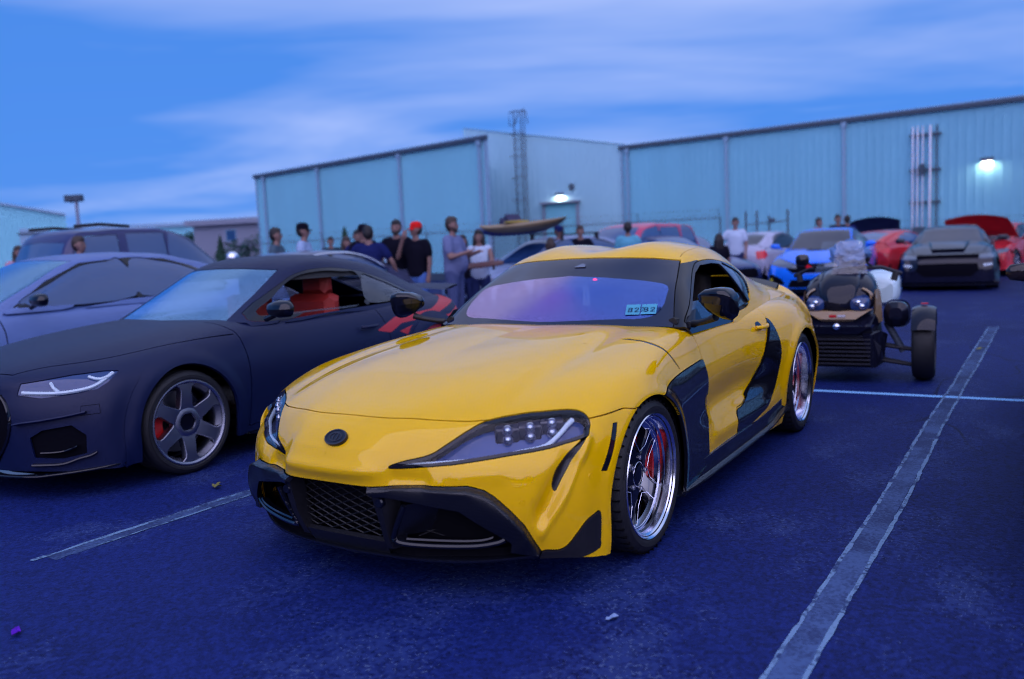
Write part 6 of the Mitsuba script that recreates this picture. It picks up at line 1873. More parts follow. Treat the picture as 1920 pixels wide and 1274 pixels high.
# chain-link fence in front of the warehouses
def chain_fence(name, label, pts, h, mesh=True, slats=None):
    K = thing(name, label, 'fence')
    p = np.asarray(pts, float)
    for a, b in zip(p[:-1], p[1:]):
        L = np.linalg.norm(b - a)
        nn = max(1, int(round(L / 2.9)))
        for t in np.linspace(0, 1, nn + 1)[: None if (b == p[-1]).all() else -1]:
            q = a + (b - a) * t
            add(of_mesh(cat(tube([(q[0], q[1], 0), (q[0], q[1], h + .02)], .03, 8), tube([(q[0], q[1], h), (q[0] + .22, q[1], h + .30)], .014, 5)), 40), 'wire_grey', 'post', K)
        add(of_mesh(tube([(*a, h), (*b, h)], .024, 6), 40), 'wire_grey', 'top_rail', K)
        for dz, dx in ((.12, .09), (.28, .20)):
            add(of_mesh(tube([(a[0] + dx, a[1], h + dz), (b[0] + dx, b[1], h + dz)], .006, 4), 40), 'wire_grey', 'barbed_wire', K)
        if mesh:
            ms = []
            t = (b - a) / L
            for s0 in np.arange(-h, L, .16):
                for sg in (1, -1):
                    u0, u1 = (s0, s0 + h) if sg > 0 else (s0 + h, s0)
                    z0, z1 = 0.04, h
                    lo, hi = min(u0, u1), max(u0, u1)
                    if hi < 0 or lo > L: continue
                    f0, f1 = np.clip((np.clip([u0, u1], 0, L) - u0) / (u1 - u0), 0, 1)
                    q0, q1 = a + t * (u0 + (u1 - u0) * f0), a + t * (u0 + (u1 - u0) * f1)
                    ms.append(tube([(*q0, z0 + (z1 - z0) * f0), (*q1, z0 + (z1 - z0) * f1)], .0022, 3, False))
            add(of_mesh(cat(*ms), False), 'wire_grey', 'chain_mesh', K, kind='stuff')
        if slats:
            ms = []
            t = (b - a) / L
            for u in np.arange(.05, L, .12):
                q0, q1 = a + t * u, a + t * (u + .095)
                ms.append(vf(trimesh.convex.convex_hull([(q[0] + dx, q[1], z) for q in (q0, q1) for dx in (.0, .012) for z in (.12, h - .08)])))
            add(of_mesh(cat(*ms), False), slats, 'privacy_slats', K, kind='stuff')


chain_fence('chain_fence', 'chain-link fence with barbed wire in front of the left warehouse, behind the crowd', [(-24.6, -30.5), (-24.06, -18.74), (-26.1, -7.4)], 2.02)
mat('slat_grey', rough((0.10, 0.15, 0.22), .5))
chain_fence('slatted_fence', 'grey slatted fence at the foot of the long warehouse on the right', [(-32.6, -5.6), (-31.2, 9.5)], 1.35, False, 'slat_grey')
GP = thing('pipe_gate', 'dark pipe gate frame with upright posts on the fence line, right of centre', 'gate')
for (x, y) in ((-25.96, -6.45), (-26.05, -6.10), (-26.3, -5.75), (-26.6, -5.20)):
    add(of_mesh(tube([(x, y, 0), (x, y, 2.18 if y != -5.75 else 2.0)], .035, 8), 40), 'wire_grey', 'post', GP)
add(of_mesh(tube([(-25.96, -6.45, 1.72), (-26.6, -5.20, 1.80)], .022, 6), 40), 'wire_grey', 'rail', GP)
add(of_mesh(tube([(-26.05, -6.10, .6), (-26.6, -5.20, .6)], .022, 6), 40), 'wire_grey', 'rail', GP)
add(of_mesh(box(-26.33, -26.2, -5.72, -5.55, 1.74, 1.90, .02), 20), 'trim_dark', 'latch_box', GP)

# ------------------------------------------------------------------ shrubs and far trees: leaf-sized faces through a crown
mat('leaf_dark', {'type': 'diffuse', 'reflectance': rgb((0.025, 0.065, 0.055))})
mat('leaf_mid', {'type': 'diffuse', 'reflectance': rgb((0.045, 0.10, 0.075))})
mat('leaf_far', {'type': 'diffuse', 'reflectance': rgb((0.012, 0.022, 0.06))})
mat('bark', {'type': 'diffuse', 'reflectance': rgb((0.05, 0.04, 0.035))})


def leaves(pts, size, seed):
    r = np.random.default_rng(seed)
    n = len(pts)
    a, b = r.standard_normal((n, 3)), r.standard_normal((n, 3))
    a /= np.linalg.norm(a, axis=1, keepdims=True)
    b -= a * (a * b).sum(1, keepdims=True)
    b /= np.linalg.norm(b, axis=1, keepdims=True)
    s = size * r.uniform(.6, 1.3, (n, 1))
    V = np.stack([pts - a * s, pts + b * s * .45, pts + a * s, pts - b * s * .45], 1).reshape(-1, 3)
    k = np.arange(n)[:, None] * 4
    return V, np.vstack([k + [0, 1, 2], k + [0, 2, 3]])


def conifer(label, x, y, h, w, seed):
    K = thing('conifer', label, 'shrub')
    r = np.random.default_rng(seed)
    n = 1500
    t = r.uniform(0, 1, n) ** .8
    a = r.uniform(0, 2 * np.pi, n)
    rad = w * (1 - t) ** .8 * (.55 + .45 * np.abs(np.sin(a * 2.5 + t * 9))) * r.uniform(.5, 1, n) ** .4
    P = np.c_[x + rad * np.cos(a), y + rad * np.sin(a), .15 + (h - .15) * t]
    add(of_mesh(leaves(P, .07, seed), False), 'leaf_mid', 'crown', K)
    add(of_mesh(tube([(x, y, 0), (x, y, h * .85)], [.05, .01], 7), 40), 'bark', 'trunk', K)


conifer('slim conifer left of the warehouse corner', -30.0, -38.4, 2.75, .55, 1)
conifer('slim conifer between the two leftmost standing men', -23.2, -26.6, 2.05, .45, 2)
conifer('slim conifer behind the fence, right of the man in the grey shirt', -23.6, -22.7, 2.45, .5, 3)
T_ = []
r = np.random.default_rng(12)
for i in range(26):
    c = np.array([-44 - r.uniform(0, 14), -76 + i * 1.1 + r.uniform(-.6, .6), r.uniform(1.2, 3.0)])
    d = r.standard_normal((260, 3)); d /= np.linalg.norm(d, axis=1, keepdims=True)
    T_.append(leaves(c + d * r.uniform(.3, 1, (260, 1)) ** .4 * np.array([1.6, 1.6, 1.7]), .26, i))
add(of_mesh(cat(*T_), False), 'leaf_dark', 'tree_line', kind='stuff', label='dark mass of trees far off between the shed and the low white building', category='trees')

# trees round the lot behind the photographer and on the right: the dark skyline that the paint mirrors
T_ = []
r = np.random.default_rng(31)
for i in range(92):
    t = i / 91
    c = np.array([30 + 4 * math.sin(i * 1.7), -46 + 88 * t / .62]) if t < .62 else np.array([28 - 62 * (t - .62) / .38, 42 + 3 * math.sin(i * 2.1)])
    hgt = 5.2 + 1.8 * math.sin(i * 1.3) * math.sin(i * .37) + r.uniform(-.6, .6)
    d = r.standard_normal((150, 3)); d /= np.linalg.norm(d, axis=1, keepdims=True)
    T_.append(leaves(np.array([c[0], c[1], hgt * .55]) + d * r.uniform(.4, 1, (150, 1)) * np.array([1.8, 1.8, hgt * .5]), .62, i + 50))
    T_.append(tube([(c[0], c[1], 0), (c[0], c[1], hgt * .7)], [.22, .08], 6))
add(of_mesh(cat(*T_), False), 'leaf_dark', 'tree_belt', kind='stuff', label='belt of dark trees round the edge of the car park', category='trees')
# ------------------------------------------------------------------ three-wheeled roadster: local x forward, front axle at the origin
mat('spyder_black', coat((0.006, 0.007, 0.018), 1.4))
mat('spyder_matte', rough((0.014, 0.016, 0.035), .35))
mat('spyder_gold', coat((0.30, 0.20, 0.11), 1.5))
mat('box_white', coat((0.55, 0.72, 0.80), 1.5))
scene['bag_film'] = {'type': 'blendbsdf', 'weight': 0.62, 'a': {'type': 'thindielectric', 'int_ior': 1.5}, 'b': two(rough((0.10, 0.26, 0.62), .25))}
SP = thing('three_wheeler', 'black and gold three-wheeled motorcycle parked behind the yellow car', 'motorcycle')
DZ = .12


def MS(S, sm=40):
    S = S if len(S) == 3 else of_mesh(S, sm)
    V = S[0].copy()
    V[:, 2] = V[:, 2] * (1 - .4 * DZ) - DZ * .62
    return xf((V, S[1], S[2]), loc=(-4.78, .735, 0), rz=4)



def padd(S, m, n, parent=SP, sm=40, label=None): return add(MS(S, sm), m, n, parent, label=label)


def shell_of(rows, closed=True):
    """rows of (x, half width, z low, z high): a rounded body"""
    P = []
    for x, w, z0, z1 in rows:
        c, h = (z0 + z1) / 2, (z1 - z0) / 2
        P.append([(x, w * np.sign(math.cos(a)) * abs(math.cos(a)) ** .7, c + h * np.sign(math.sin(a)) * abs(math.sin(a)) ** .7) for a in np.linspace(0, 2 * np.pi, 29)])
    P = [[tuple(np.mean(P[0], 0))] * 29] + P + [[tuple(np.mean(P[-1], 0))] * 29]
    return grid(np.array(P))[:2]


# lower nose with its louvred grille
padd(hullv([(.30, -.30, .22), (.30, .30, .22), (.36, -.26, .52), (.36, .26, .52), (-.25, -.34, .20), (-.25, .34, .20), (-.2, -.30, .60), (-.2, .30, .60), (.30, -.34, .40), (.30, .34, .40)]), 'spyder_matte', 'lower_fairing', sm=25)
gk = padd(box(.335, .35, -.27, .27, .24, .50), 'black_matte', 'grille', sm=20)
for i, z in enumerate(np.linspace(.26, .48, 7)):
    padd(box(.35, .375, -.265, .265, z - .008, z + .008), 'spyder_matte', 'louvre', gk, 20)
for s in (1, -1):
    padd(hullv([(.36, s * .27, .52), (.38, s * .20, .54), (.33, s * .31, .24), (.36, s * .27, .22), (.22, s * .36, .30), (.25, s * .34, .55), (.1, s * .38, .5)]), 'spyder_black', 'fairing_cheek', sm=25)
padd(hullv([(.40, -.16, .53), (.40, .16, .53), (.41, -.27, .60), (.41, .27, .60), (.30, -.30, .70), (.30, .30, .70), (.12, -.32, .60), (.12, .32, .60), (.3, -.28, .52), (.3, .28, .52)]), 'spyder_black', 'nose_panel', sm=25)
padd(hullv([(.40, -.15, .665), (.40, .15, .665), (.385, -.25, .735), (.385, .25, .735), (.32, -.28, .75), (.32, .28, .75), (.36, -.12, .64), (.36, .12, .64)]), 'spyder_gold', 'gold_panel', sm=25)
padd(cat(box(.402, .408, -.06, -.005, .685, .705), ), 'tail_red', 'badge', sm=20)
padd(cat(box(.402, .408, .005, .07, .685, .705), ), 'plate_white', 'badge', sm=20)
padd(xf(of_mesh(ball((0, 0, 0), .035, 2), True), loc=(.405, 0, .60)), 'chrome', 'emblem')
# upper cowl, tank and headlights
padd(shell_of([(.36, .10, .74, .80), (.33, .20, .73, .90), (.24, .285, .70, 1.00), (.05, .30, .66, 1.07), (-.2, .27, .64, 1.10), (-.45, .20, .62, 1.04), (-.6, .12, .62, .95)]), 'spyder_black', 'upper_cowl')
padd(shell_of([(.382, .075, .74, .83), (.352, .14, .75, .93), (.26, .18, .78, 1.03), (.06, .185, .80, 1.10), (-.2, .15, .82, 1.125), (-.42, .09, .82, 1.06)]), 'spyder_black', 'cowl_stripe')
for s in (1, -1):
    P = [[(x, s * w * math.cos(a), z + h * math.sin(a)) for a in np.linspace(-.25, .75, 9)] for x, w, z, h in ((.30, .255, .86, .10), (.20, .295, .87, .15), (.02, .308, .87, .19), (-.2, .280, .87, .215), (-.40, .222, .84, .20), (-.52, .165, .80, .16))]
    padd(shell(grid(np.array(P)) if s < 0 else mirror(mirror(grid(np.array(P)))), .006), 'spyder_gold', 'tank_panel')
for s in (1, -1):
    hk = padd(shell_of([(.375, .03, .765, .80), (.362, .07, .74, .85), (.30, .085, .73, .88), (.22, .08, .74, .86)], True)[0:2], 'spyder_black', 'headlight')
    for k in [hk]:
        scene[k]['to_world'] = T4().translate([0, 0, 0])
    V = np.array([[.0, s * .185, 0]])
    del scene[hk]
    hh_ = shell_of([(.375, .03, .765, .80), (.362, .07, .74, .85), (.30, .085, .73, .88), (.22, .08, .74, .86)])
    hk = padd((hh_[0] + [0.010, s * .175, 0], hh_[1]), 'pale_lamp', 'headlight')
    for dz, dy in ((.015, .0), (-.02, s * .03)):
        padd(ball((.392, s * .170 + dy, .80 + dz), .026, 2), 'chrome', 'lamp_reflector', hk)
    padd(hullv([(.28, s * .27, .60), (.30, s * .30, .74), (.10, s * .34, .62), (.10, s * .33, .78), (.2, s * .29, .92), (.0, s * .31, .9)]), 'spyder_gold', 'side_panel', sm=25)
# visor, handlebar, mirrors
P = [[(.20 - .12 * t - .08 * abs(q) ** 2, .22 * q * (1 - .25 * t), 1.06 + .30 * t) for q in np.linspace(-1, 1, 13)] for t in np.linspace(0, 1, 8)]
padd(grid(np.array(P))[:2], 'clear_glass', 'wind_visor')
padd(tube([(-.30, -.46, 1.03), (-.20, -.30, 1.10), (-.12, -.1, 1.10), (-.12, .1, 1.10), (-.20, .30, 1.10), (-.30, .46, 1.03)], .018, 8), 'spyder_matte', 'handlebar')
for s in (1, -1):
    padd(tube([(-.27, s * .42, 1.05), (-.26, s * .40, .97)], .028, 8), 'rubber', 'grip')
    mk_ = padd(tube([(-.18, s * .24, 1.10), (-.12, s * (.28 if s < 0 else .2), 1.14), (-.10, s * (.33 if s < 0 else .16), 1.17)], .010, 6), 'spyder_matte', 'mirror')
    padd(xf(of_mesh(shell_of([(.03, .025, -.025, .025), (.01, .055, -.05, .05), (-.02, .06, -.055, .055)]), 40), loc=(-.09, s * (.36 if s < 0 else .16), 1.19)), 'black_gloss', 'mirror_head', mk_)
# seat, tail, panniers, engine
padd(shell_of([(-.55, .14, .62, .80), (-.75, .17, .58, .74), (-1.15, .16, .58, .74), (-1.45, .13, .64, .82), (-1.65, .09, .70, .84)]), 'spyder_matte', 'seat')
padd(shell_of([(-.1, .26, .30, .66), (-.6, .27, .26, .62), (-1.1, .20, .32, .60), (-1.5, .13, .42, .62)]), 'spyder_matte', 'engine')
for s in (1, -1):
    padd(shell_of([(.10, .06, .62, .76), (.05, .11, .56, .80), (-.12, .12, .54, .80), (-.2, .06, .60, .74)])[0] + np.array([0, s * .43, 0]) if False else (shell_of([(.10, .05, .62, .74), (.05, .10, .56, .79), (-.12, .11, .54, .80), (-.2, .06, .60, .74)])[0] + [0, s * .44, 0], shell_of([(.10, .05, .62, .74), (.05, .10, .56, .79), (-.12, .11, .54, .80), (-.2, .06, .60, .74)])[1]), 'spyder_black', 'engine_cover')
    for z, x in ((.38, .06), (.38, -.16), (.24, .08), (.24, -.14)):
        padd(tube([(x * .6, s * .28, z + .02), (x * .2, s * .57, z - .03)], .016, 8), 'spyder_matte', 'suspension_arm')
    padd(tube([(-.02, s * .36, .60), (.0, s * .50, .33)], .030, 10), 'wire_grey', 'shock_absorber')
# wheels and mudguards
def sp_wheel(c, R, w, nm, fender=True):
    r = R - .085
    rim = lathe([(r - .02, -w * .5), (r, -w * .5 - .004), (r - .03, 0), (r, w * .5), (r - .012, w * .5 + .004), (r - .03, w * .3)], 48)
    k = padd((rim[0] + c, rim[1]), 'spyder_matte', nm)
    ty = lathe([(r, -w * .46), (r + .04, -w * .54), (R - .03, -w * .52), (R - .008, -w * .36), (R, 0), (R - .008, w * .36), (R - .03, w * .52), (r + .04, w * .54), (r, w * .46)], 60)
    padd((ty[0] + c, ty[1]), 'rubber', 'tyre', k)
    sp_ = cat(*spokes_mesh(5, .03, r - .01, w * .34, w * .40, .05, .045, .03, .3))
    padd((sp_[0] + c, sp_[1]), 'spyder_matte', 'spokes', k, 25)
    ed = cat(*[(m[0] * [1, 1, 1] + np.array([0, .002, 0]), m[1]) for m in spokes_mesh(5, .06, r - .02, w * .34, w * .40, .012, .012, .004, .3)])
    padd((ed[0] + c, ed[1]), 'brushed', 'spoke_edge', k, 25)
    hb = lathe([(0, w * .42), (.045, w * .42), (.055, w * .3), (.055, -w * .3)], 24)
    padd((hb[0] + c, hb[1]), 'spyder_matte', 'hub', k)
    if fender:
        P = []
        for a in np.linspace(math.radians(28), math.radians(152), 25):
            P.append([(c[0] + (R + .025 + .02 * (1 - q * q)) * math.cos(a), c[1] + q * (w * .56), c[2] + (R + .025 + .02 * (1 - q * q)) * math.sin(a)) for q in np.linspace(-1, 1, 9)])
        padd(shell(grid(np.array(P)), .008), 'spyder_black', 'mudguard', SP)


DZ = 0
for s in (1, -1): sp_wheel(np.array([0, s * .66, .300]), .300, .165, 'front_wheel')
padd(tube([(0, .66 + .0, .655), (0, .66, .665)], .03, 8), 'tail_red', 'marker_light')
sp_wheel(np.array([-1.71, 0, .32]), .32, .20, 'rear_wheel', False)
DZ = .12
# white top case behind the seat on the right of the photograph
padd(shell_of([(-.55, .16, .72, .98), (-.62, .20, .68, 1.06), (-.95, .20, .66, 1.08), (-1.05, .15, .70, 1.0)])[0:2] if False else (shell_of([(-.50, .12, .74, .96), (-.56, .17, .70, 1.04), (-.90, .17, .68, 1.06), (-1.0, .12, .72, .98)])[0] + [0, .26, 0], shell_of([(-.50, .12, .74, .96), (-.56, .17, .70, 1.04), (-.90, .17, .68, 1.06), (-1.0, .12, .72, .98)])[1]), 'box_white', 'side_case', SP)
# crumpled clear bag hung over the handlebar
BG = thing('plastic_bag', 'crumpled translucent blue bag resting on the handlebar of the three-wheeler', 'bag')
m = trimesh.creation.icosphere(4)
v = np.array(m.vertices)
d = 1 + .35 * (meshkit.fbm(v * 2.3 + 5, 4, 3) - .5) * 2 + .10 * (meshkit.noise(v * 9 + 2, 5) - .5)
v = v * d[:, None] * [.15, .17, .125]
add(MS(of_mesh((v + [-.10, .05, 1.235], np.array(m.faces)), 25)), 'bag_film', 'film', BG)
v2 = v * [.62, .62, .66]
add(MS(of_mesh((v2 + [-.10, .05, 1.225], np.array(m.faces)), 25)), 'kayak_strap', 'contents', BG)
# ------------------------------------------------------------------ people: one body surface each, clothes and hair over it
import manifold3d as m3d

mat('skin', rough((0.36, 0.21, 0.19), .45, 1.4)); mat('skin_deep', rough((0.20, 0.11, 0.10), .45, 1.4))
mat('hair_dark', rough((0.012, 0.010, 0.014), .4)); mat('hair_brown', rough((0.05, 0.03, 0.025), .4))
mat('lip', rough((0.28, 0.12, 0.12), .4)); mat('eye_dark', coat((0.02, 0.02, 0.03), 1.4))
for k_, c_ in dict(navy=(.012, .018, .085), black=(.008, .008, .016), grey=(.13, .16, .30), grey_dark=(.06, .08, .18), green=(.06, .10, .14), pale=(.26, .36, .55), red=(.50, .04, .08), teal=(.10, .33, .46), blue=(.04, .09, .50), white=(.42, .52, .68), jeans=(.07, .15, .42), dark_jeans=(.02, .03, .10), pink=(.42, .24, .33), cap_red=(.62, .02, .02), shoe=(.03, .03, .05)).items():
    mat('cloth_' + k_, {'type': 'diffuse', 'reflectance': rgb(c_)})


def chain(segs, grow=0.0, edge=.022, seg=10):
    """segs: [(p0, r0, p1, r1)] -> one smoothed surface of round-ended bones"""
    S = m3d.Manifold.sphere(1.0, seg * 2)
    def sph(p, r): return S.scale([r + grow] * 3).translate(list(map(float, p)))
    out = m3d.Manifold.batch_boolean([m3d.Manifold.batch_hull([sph(a, ra), sph(b, rb)]) for a, ra, b, rb in segs], m3d.OpType.Add)
    out = out.refine_to_length(edge)
    M = out.to_mesh()
    t = trimesh.Trimesh(np.array(M.vert_properties[:, :3]), np.array(M.tri_verts), process=True)
    trimesh.smoothing.filter_taubin(t, .5, -.53, 8)
    return of_mesh((np.array(t.vertices), np.array(t.faces)), True)


ARMS = {   # elbow and wrist for the right (y < 0) side, in units of a 1.75 m figure, from the shoulder
    'down': ((.02, -.07, -.29), (.08, -.06, -.55)), 'crossed': ((.06, -.10, -.27), (.24, .12, -.20)), 'face': ((.14, -.10, -.24), (.22, .06, .06)),
    'front': ((.08, -.09, -.28), (.30, .0, -.22)), 'pocket': ((-.05, -.13, -.27), (.04, -.05, -.48)), 'hold': ((.12, -.08, -.26), (.36, .04, -.30)), 'wide': ((.02, -.18, -.25), (.14, -.22, -.48))}


def person(label, loc, rz, h=1.75, shirt='black', legs='dark_jeans', hair='short', arms=('down', 'down'), cap=None, beard=False, head_turn=0, skin='skin', build=1.0, sleeve=True, lean=0.0, legs_pose=0.0, glasses=False, hairm='hair_dark'):
    K = thing('person', label, 'person')
    s = h / 1.75
    b = build
    M = lambda S: xf(xf(S, ry=lean), scale=s, rz=rz, loc=(loc[0], loc[1], 0))
    hip, sh = .93, 1.43
    segs, top, slv, pants = [], [], [], []
    for y in (1, -1):
        hp, kn, an = np.array([0, y * .095, hip - .02]), np.array([.02 + .04 * legs_pose * y, y * .11, .50]), np.array([-.02 + .08 * legs_pose * y, y * .12, .09])
        segs += [(hp, .085 * b, kn, .058), (kn, .056, an, .040)]
        pants += [(hp, .098 * b, kn, .076), (kn, .074, an + [0, 0, .02], .066)]
        A = ARMS[arms[0 if y > 0 else 1]]
        shp = np.array([0, y * .185 * (b * .5 + .5), sh])
        el, wr = shp + np.array(A[0]) * [1, -y, 1], shp + np.array(A[1]) * [1, -y, 1]
        segs += [(shp, .052, el, .042), (el, .041, wr, .029)]
        top += [(np.array([0, y * .09, 1.41]), .07, shp, .058 * b)]
        slv += [(shp, .066 * b, shp + (el - shp) * .72, .062)]
        d = wr - el; d = d / np.linalg.norm(d)
        side = np.array([0, -y, 0.0]) if abs(d[1]) < .8 else np.array([1.0, 0, 0])
        side = side - d * (side @ d); side /= np.linalg.norm(side)
        nrm = np.cross(d, side)
        palm = wr + d * .085
        segs += [(wr, .027, palm, .034), (wr + side * .012, .022, palm + side * .022, .018), (wr - side * .012, .022, palm - side * .022, .018)]
        for i, L in enumerate((.070, .082, .076, .058)):
            p0 = palm + side * (.027 - .018 * i) + d * .012
            p1 = p0 + d * L * .5 + nrm * .012
            p2 = p1 + d * L * .40 + nrm * .022
            segs += [(p0, .0095, p1, .0088), (p1, .0088, p2, .0075)]
        t0 = wr + d * .03 + side * .028
        segs += [(t0, .012, t0 + d * .035 + side * .022, .010), (t0 + d * .035 + side * .022, .010, t0 + d * .062 + side * .022 + nrm * .012, .0085)]
    segs += [((0, 0, hip), .105 * b, (0, 0, 1.10), .10 * b), ((0, 0, 1.10), .105 * b, (0, 0, 1.32), .115 * b), ((0, .08, 1.33), .09 * b, (0, -.08, 1.33), .09 * b), ((0, .15, 1.42), .055, (0, -.15, 1.42), .055), ((-.01, 0, 1.42), .058, (.015, 0, 1.56), .050)]
    body = chain(segs, edge=.030)
    add(M(body), skin, 'body', K)
    tors = top + [((.0, .07, hip - .03), .105 * b, (.0, .06, 1.12), .105 * b), ((.0, -.07, hip - .03), .105 * b, (.0, -.06, 1.12), .105 * b), ((.01, .06, 1.12), .108 * b, (.0, .09, 1.32), .105 * b), ((.01, -.06, 1.12), .108 * b, (.0, -.09, 1.32), .105 * b), ((0, .16, 1.415), .06, (0, -.16, 1.415), .06)]
    tors += [((.0, 0, hip), .112 * b, (.0, 0, 1.12), .112 * b), ((.0, 0, 1.12), .114 * b, (.0, 0, 1.32), .124 * b)]
    if b > 1.1: tors.append(((.07, 0, 1.05), .15 * b, (.04, 0, 1.2), .12 * b))
    add(M(chain(tors + (slv if sleeve else []), .012, .04)), 'cloth_' + shirt, 'shirt', K)
    pants += [((0, .06, hip - .03), .10 * b, (0, -.06, hip - .03), .10 * b)]
    add(M(chain(pants, .008, .04)), 'cloth_' + legs, 'trousers', K)
    sho = []
    for y in (1, -1):
        an = np.array([-.02 + .08 * legs_pose * y, y * .12, .06])
        sho += [(an + [-.02, 0, -.01], .045, an + [.05, 0, -.02], .042), (an + [.05, 0, -.02], .042, an + [.15, y * .015, -.028], .032)]
    add(M(chain(sho, 0, .03)), 'cloth_shoe', 'shoes', K)
    # head
    T = lambda S: (lambda q: xf(q, rz=head_turn))(S)
    Hm = lambda S: M(xf(T(xf(S, loc=(-.015, 0, 0))), loc=(.015, 0, 0)))
    hs = [((.0, 0, 1.665), .086, (.012, 0, 1.648), .084), ((.03, 0, 1.62), .068, (.045, 0, 1.565), .042), ((.0, 0, 1.69), .080, (-.015, 0, 1.665), .082), ((.098, 0, 1.635), .010, (.108, 0, 1.612), .015)]
    hs += [((0.0, y * .082, 1.645), .016, (-.006, y * .086, 1.625), .012) for y in (1, -1)]
    add(Hm(chain(hs, 0, .014)), skin, 'head', K)
    fk = K
    for y in (1, -1):
        add(Hm(of_mesh(ball((.082, y * .032, 1.648), .011, 1), True)), 'eye_dark', 'eye', K)
        add(Hm(of_mesh(tube([(.092, y * .018, 1.668), (.086, y * .045, 1.670)], .005, 5), 40)), hairm, 'eyebrow', K)
    add(Hm(of_mesh(tube([(.080, .022, 1.583), (.092, 0, 1.585), (.080, -.022, 1.583)], .006, 6), 40)), 'lip', 'mouth', K)
    if glasses:
        add(Hm(of_mesh(cat(*[tube([(.100, y * .033 + .022 * math.cos(a), 1.648 + .018 * math.sin(a)) for a in np.linspace(0, 2 * np.pi, 13)], .003, 4, False) for y in (1, -1)]), 40)), 'eye_dark', 'spectacles', K)
    if cap:
        P = [[((.098 if math.cos(a) > 0 else .102) * r_ * math.cos(a) - .004, .092 * r_ * math.sin(a), 1.675 + z) for a in np.linspace(0, 2 * np.pi, 25)] for r_, z in ((1.02, 0), (1.02, .04), (.93, .075), (.70, .098), (.3, .108), (.02, .11))]
        ck = add(Hm(of_mesh(grid(np.array(P))[:2], 50)), 'cloth_' + cap, 'cap', K)
        br = [[(.07 + .085 * t * math.cos(q * 1.2), .088 * math.sin(q * 1.2) * (1 - .15 * t), 1.678 - .020 * t - .02 * q * q) for q in np.linspace(-1, 1, 11)] for t in np.linspace(0, 1, 5)]
        add(Hm(shell(grid(np.array(br)), .006)), 'cloth_' + cap, 'brim', ck)
        hsx = [((-.03, 0, 1.655), .084, (-.03, 0, 1.62), .070)]
        add(Hm(chain(hsx, .004, .02)), hairm, 'hair', K)
    elif hair == 'short':
        add(Hm(chain([((-.012, 0, 1.70), .086, (-.02, 0, 1.66), .090), ((.035, 0, 1.725), .056, (-.03, 0, 1.72), .070), ((-.04, 0, 1.64), .070, (-.035, 0, 1.60), .055)], .004, .02)), hairm, 'hair', K)
    elif hair == 'long':
        add(Hm(chain([((-.012, 0, 1.70), .088, (-.02, 0, 1.66), .092), ((.035, 0, 1.727), .056, (-.03, 0, 1.72), .070), ((-.05, .04, 1.63), .070, (-.05, .05, 1.42), .055), ((-.05, -.04, 1.63), .070, (-.05, -.05, 1.42), .055), ((.01, .078, 1.65), .03, (.02, .095, 1.46), .03), ((.01, -.078, 1.65), .03, (.02, -.095, 1.46), .03)], .004, .02)), hairm, 'hair', K)
    if beard:
        add(Hm(chain([((.062, .03, 1.575), .028, (.062, -.03, 1.575), .028), ((.072, 0, 1.565), .032, (.055, 0, 1.545), .030), ((.035, .058, 1.60), .022, (.06, .035, 1.57), .025), ((.035, -.058, 1.60), .022, (.06, -.035, 1.57), .025)], .002, .014)), hairm, 'beard', K)
    return K


_F = np.array([math.cos(YAW), math.sin(YAW)]); _R = np.array([_F[1], -_F[0]])
def at(side, depth):
    """ground point: metres to the right of and away from where the photographer stands"""
    return EYE[:2] + _F * depth + _R * side


person('man with glasses in a dark green shirt, leftmost of the crowd', at(-4.05, 15.0), 118, 1.80, 'green', glasses=True)
person('man in a dark cap and pale grey shirt, second from the left in the crowd', at(-3.45, 14.5), 120, 1.84, 'pale', cap='black', head_turn=0)
person('far man in dark clothes standing alone beyond the cars, by the fence', at(-4.75, 23.0), 40, 1.78, 'black')
person('person with dark hair in a pink top, half hidden behind the navy shirt man', at(-3.05, 16.2), 60, 1.62, 'pink', hair='long', hairm='hair_brown')
person('man in a dark shirt standing left of the navy shirt man', at(-2.72, 15.6), 50, 1.72, 'navy')
person('man in a black cap behind the navy shirt man', at(-2.55, 15.2), 20, 1.80, 'black', cap='black')
person('man in a navy t-shirt seen from behind', at(-2.27, 14.0), 205, 1.73, 'navy', arms=('wide', 'wide'), build=1.12)
person('far pair, the left one in a pale shirt, between the navy and black shirt men', at(-3.35, 24.5), 30, 1.74, 'white')
person('far pair, the right one in dark clothes, between the navy and black shirt men', at(-3.05, 24.5), 200, 1.74, 'black')
person('bearded man in a plain black t-shirt with crossed hands', at(-1.90, 14.7), 22, 1.83, 'black', beard=True, arms=('pocket', 'pocket'), build=1.08)
person('man in a bright red cap, black t-shirt and blue jeans', at(-1.53, 14.3), 10, 1.77, 'black', 'jeans', cap='cap_red', arms=('down', 'face'), head_turn=-35)
person('big man in a grey t-shirt and grey trousers seen from the side', at(-.88, 13.7), 100, 1.80, 'grey', 'grey_dark', arms=('front', 'front'), build=1.15, beard=True, hairm='hair_brown')
person('dark haired person in black behind the long haired woman', at(-.83, 15.8), 60, 1.55, 'black', hair='long')
WMN = person('long haired woman in a pale top and dark straps holding a wooden board', at(-.49, 14.6), 24, 1.60, 'white', hair='long', arms=('hold', 'hold'), sleeve=False)
person('dark haired head just above the yellow roof, left of the cap wearer', at(.78, 15.5), 190, 1.42, 'green', hair='long', hairm='hair_brown')
person('man in a navy cap and dark shirt in front of the red sport utility vehicle', at(1.05, 17.5), 60, 1.68, 'black', cap='navy')
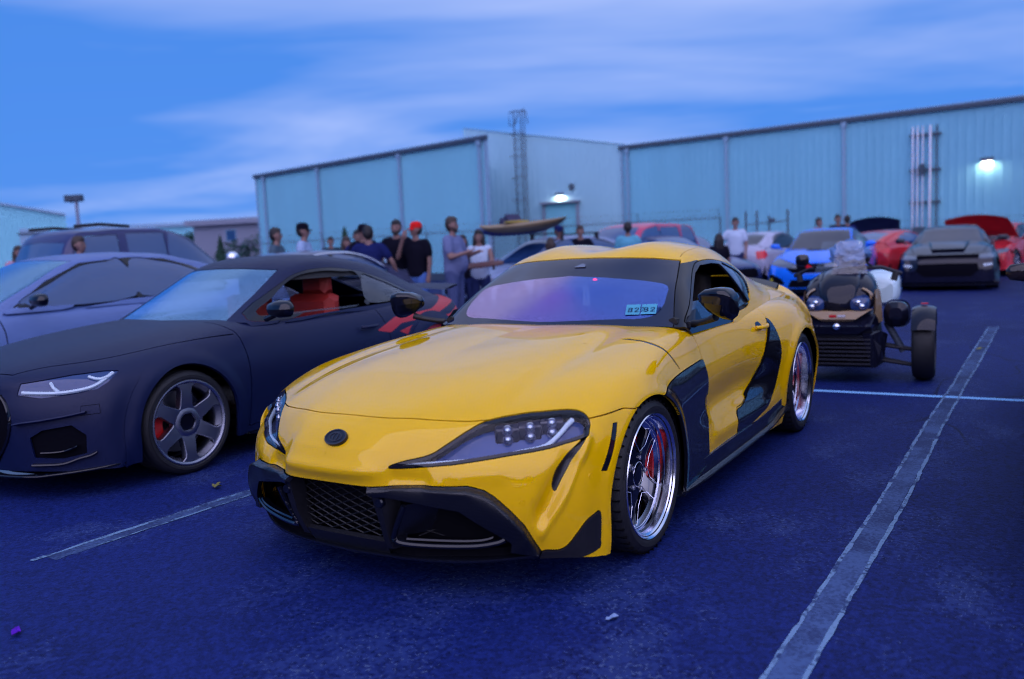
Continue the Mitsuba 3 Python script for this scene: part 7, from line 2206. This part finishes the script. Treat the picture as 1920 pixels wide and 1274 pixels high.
person('man in a black shirt before the windscreen of the red sport utility vehicle', at(1.50, 17.6), 30, 1.66, 'black', hairm='hair_brown', arms=('front', 'front'))
person('dark haired man in a teal shirt beside the red sport utility vehicle', at(2.48, 17.6), 200, 1.69, 'teal')
person('man in a blue shirt by the fence, right of the red sport utility vehicle', at(4.72, 27.0), 30, 1.82, 'blue')
person('man in a white printed t-shirt beside the navy hatchback', at(5.60, 21.0), 10, 1.76, 'white', arms=('down', 'wide'))
person('dark haired person in black just over the rear window of the yellow car', at(3.95, 16.0), 220, 1.36, 'black', hair='long')
person('man in a red shirt behind the blue hot hatch', at(8.75, 24.0), 60, 1.72, 'red')
person('man in black, middle of the three behind the blue hot hatch', at(9.55, 24.7), 30, 1.80, 'black')
person('man in dark clothes beside the propped bonnet behind the blue hot hatch', at(10.1, 25.4), 200, 1.78, 'navy')
person('man with short hair at the left behind the grey sedan', at(-6.30, 12.6), 110, 1.72, 'blue', hairm='hair_brown')
person('long haired woman with brown hair at the far left before the shed', at(-9.25, 16.2), 70, 1.72, 'pink', hair='long', hairm='hair_brown')
person('woman with long black hair at the far left before the shed door', at(-9.0, 16.2), 110, 1.70, 'black', hair='long', skin='skin')
# the wooden board the woman holds
mat('wood_red', rough((0.12, 0.03, 0.03), .3))
c = np.append(at(-.55, 14.15), 1.03)
bd = of_mesh(prism(smooth_poly([(-.46, -.10), (-.36, -.125), (0, -.11), (.38, -.10), (.46, -.06), (.46, .04), (.36, .09), (0, .10), (-.36, .115), (-.46, .09)], 5), -.012, .012), 30)
bk_ = thing('wooden_board', 'long red-brown wooden board held in front of the long haired woman', 'board')
add(xf(bd, rz=math.degrees(math.atan2(_R[1], _R[0])), rx=20, ry=-4, loc=c), 'wood_red', 'deck', bk_)
for u in (-.30, .30):
    for v in (-.09, .09):
        add(xf(of_mesh(lathe([(0, -.02), (.026, -.02), (.03, -.012), (.03, .012), (.026, .02), (0, .02)], 14), 30), loc=c + np.append(_R * u, -.05) + np.append(_F * v, 0), rz=30), 'rubber', 'wheel', bk_)
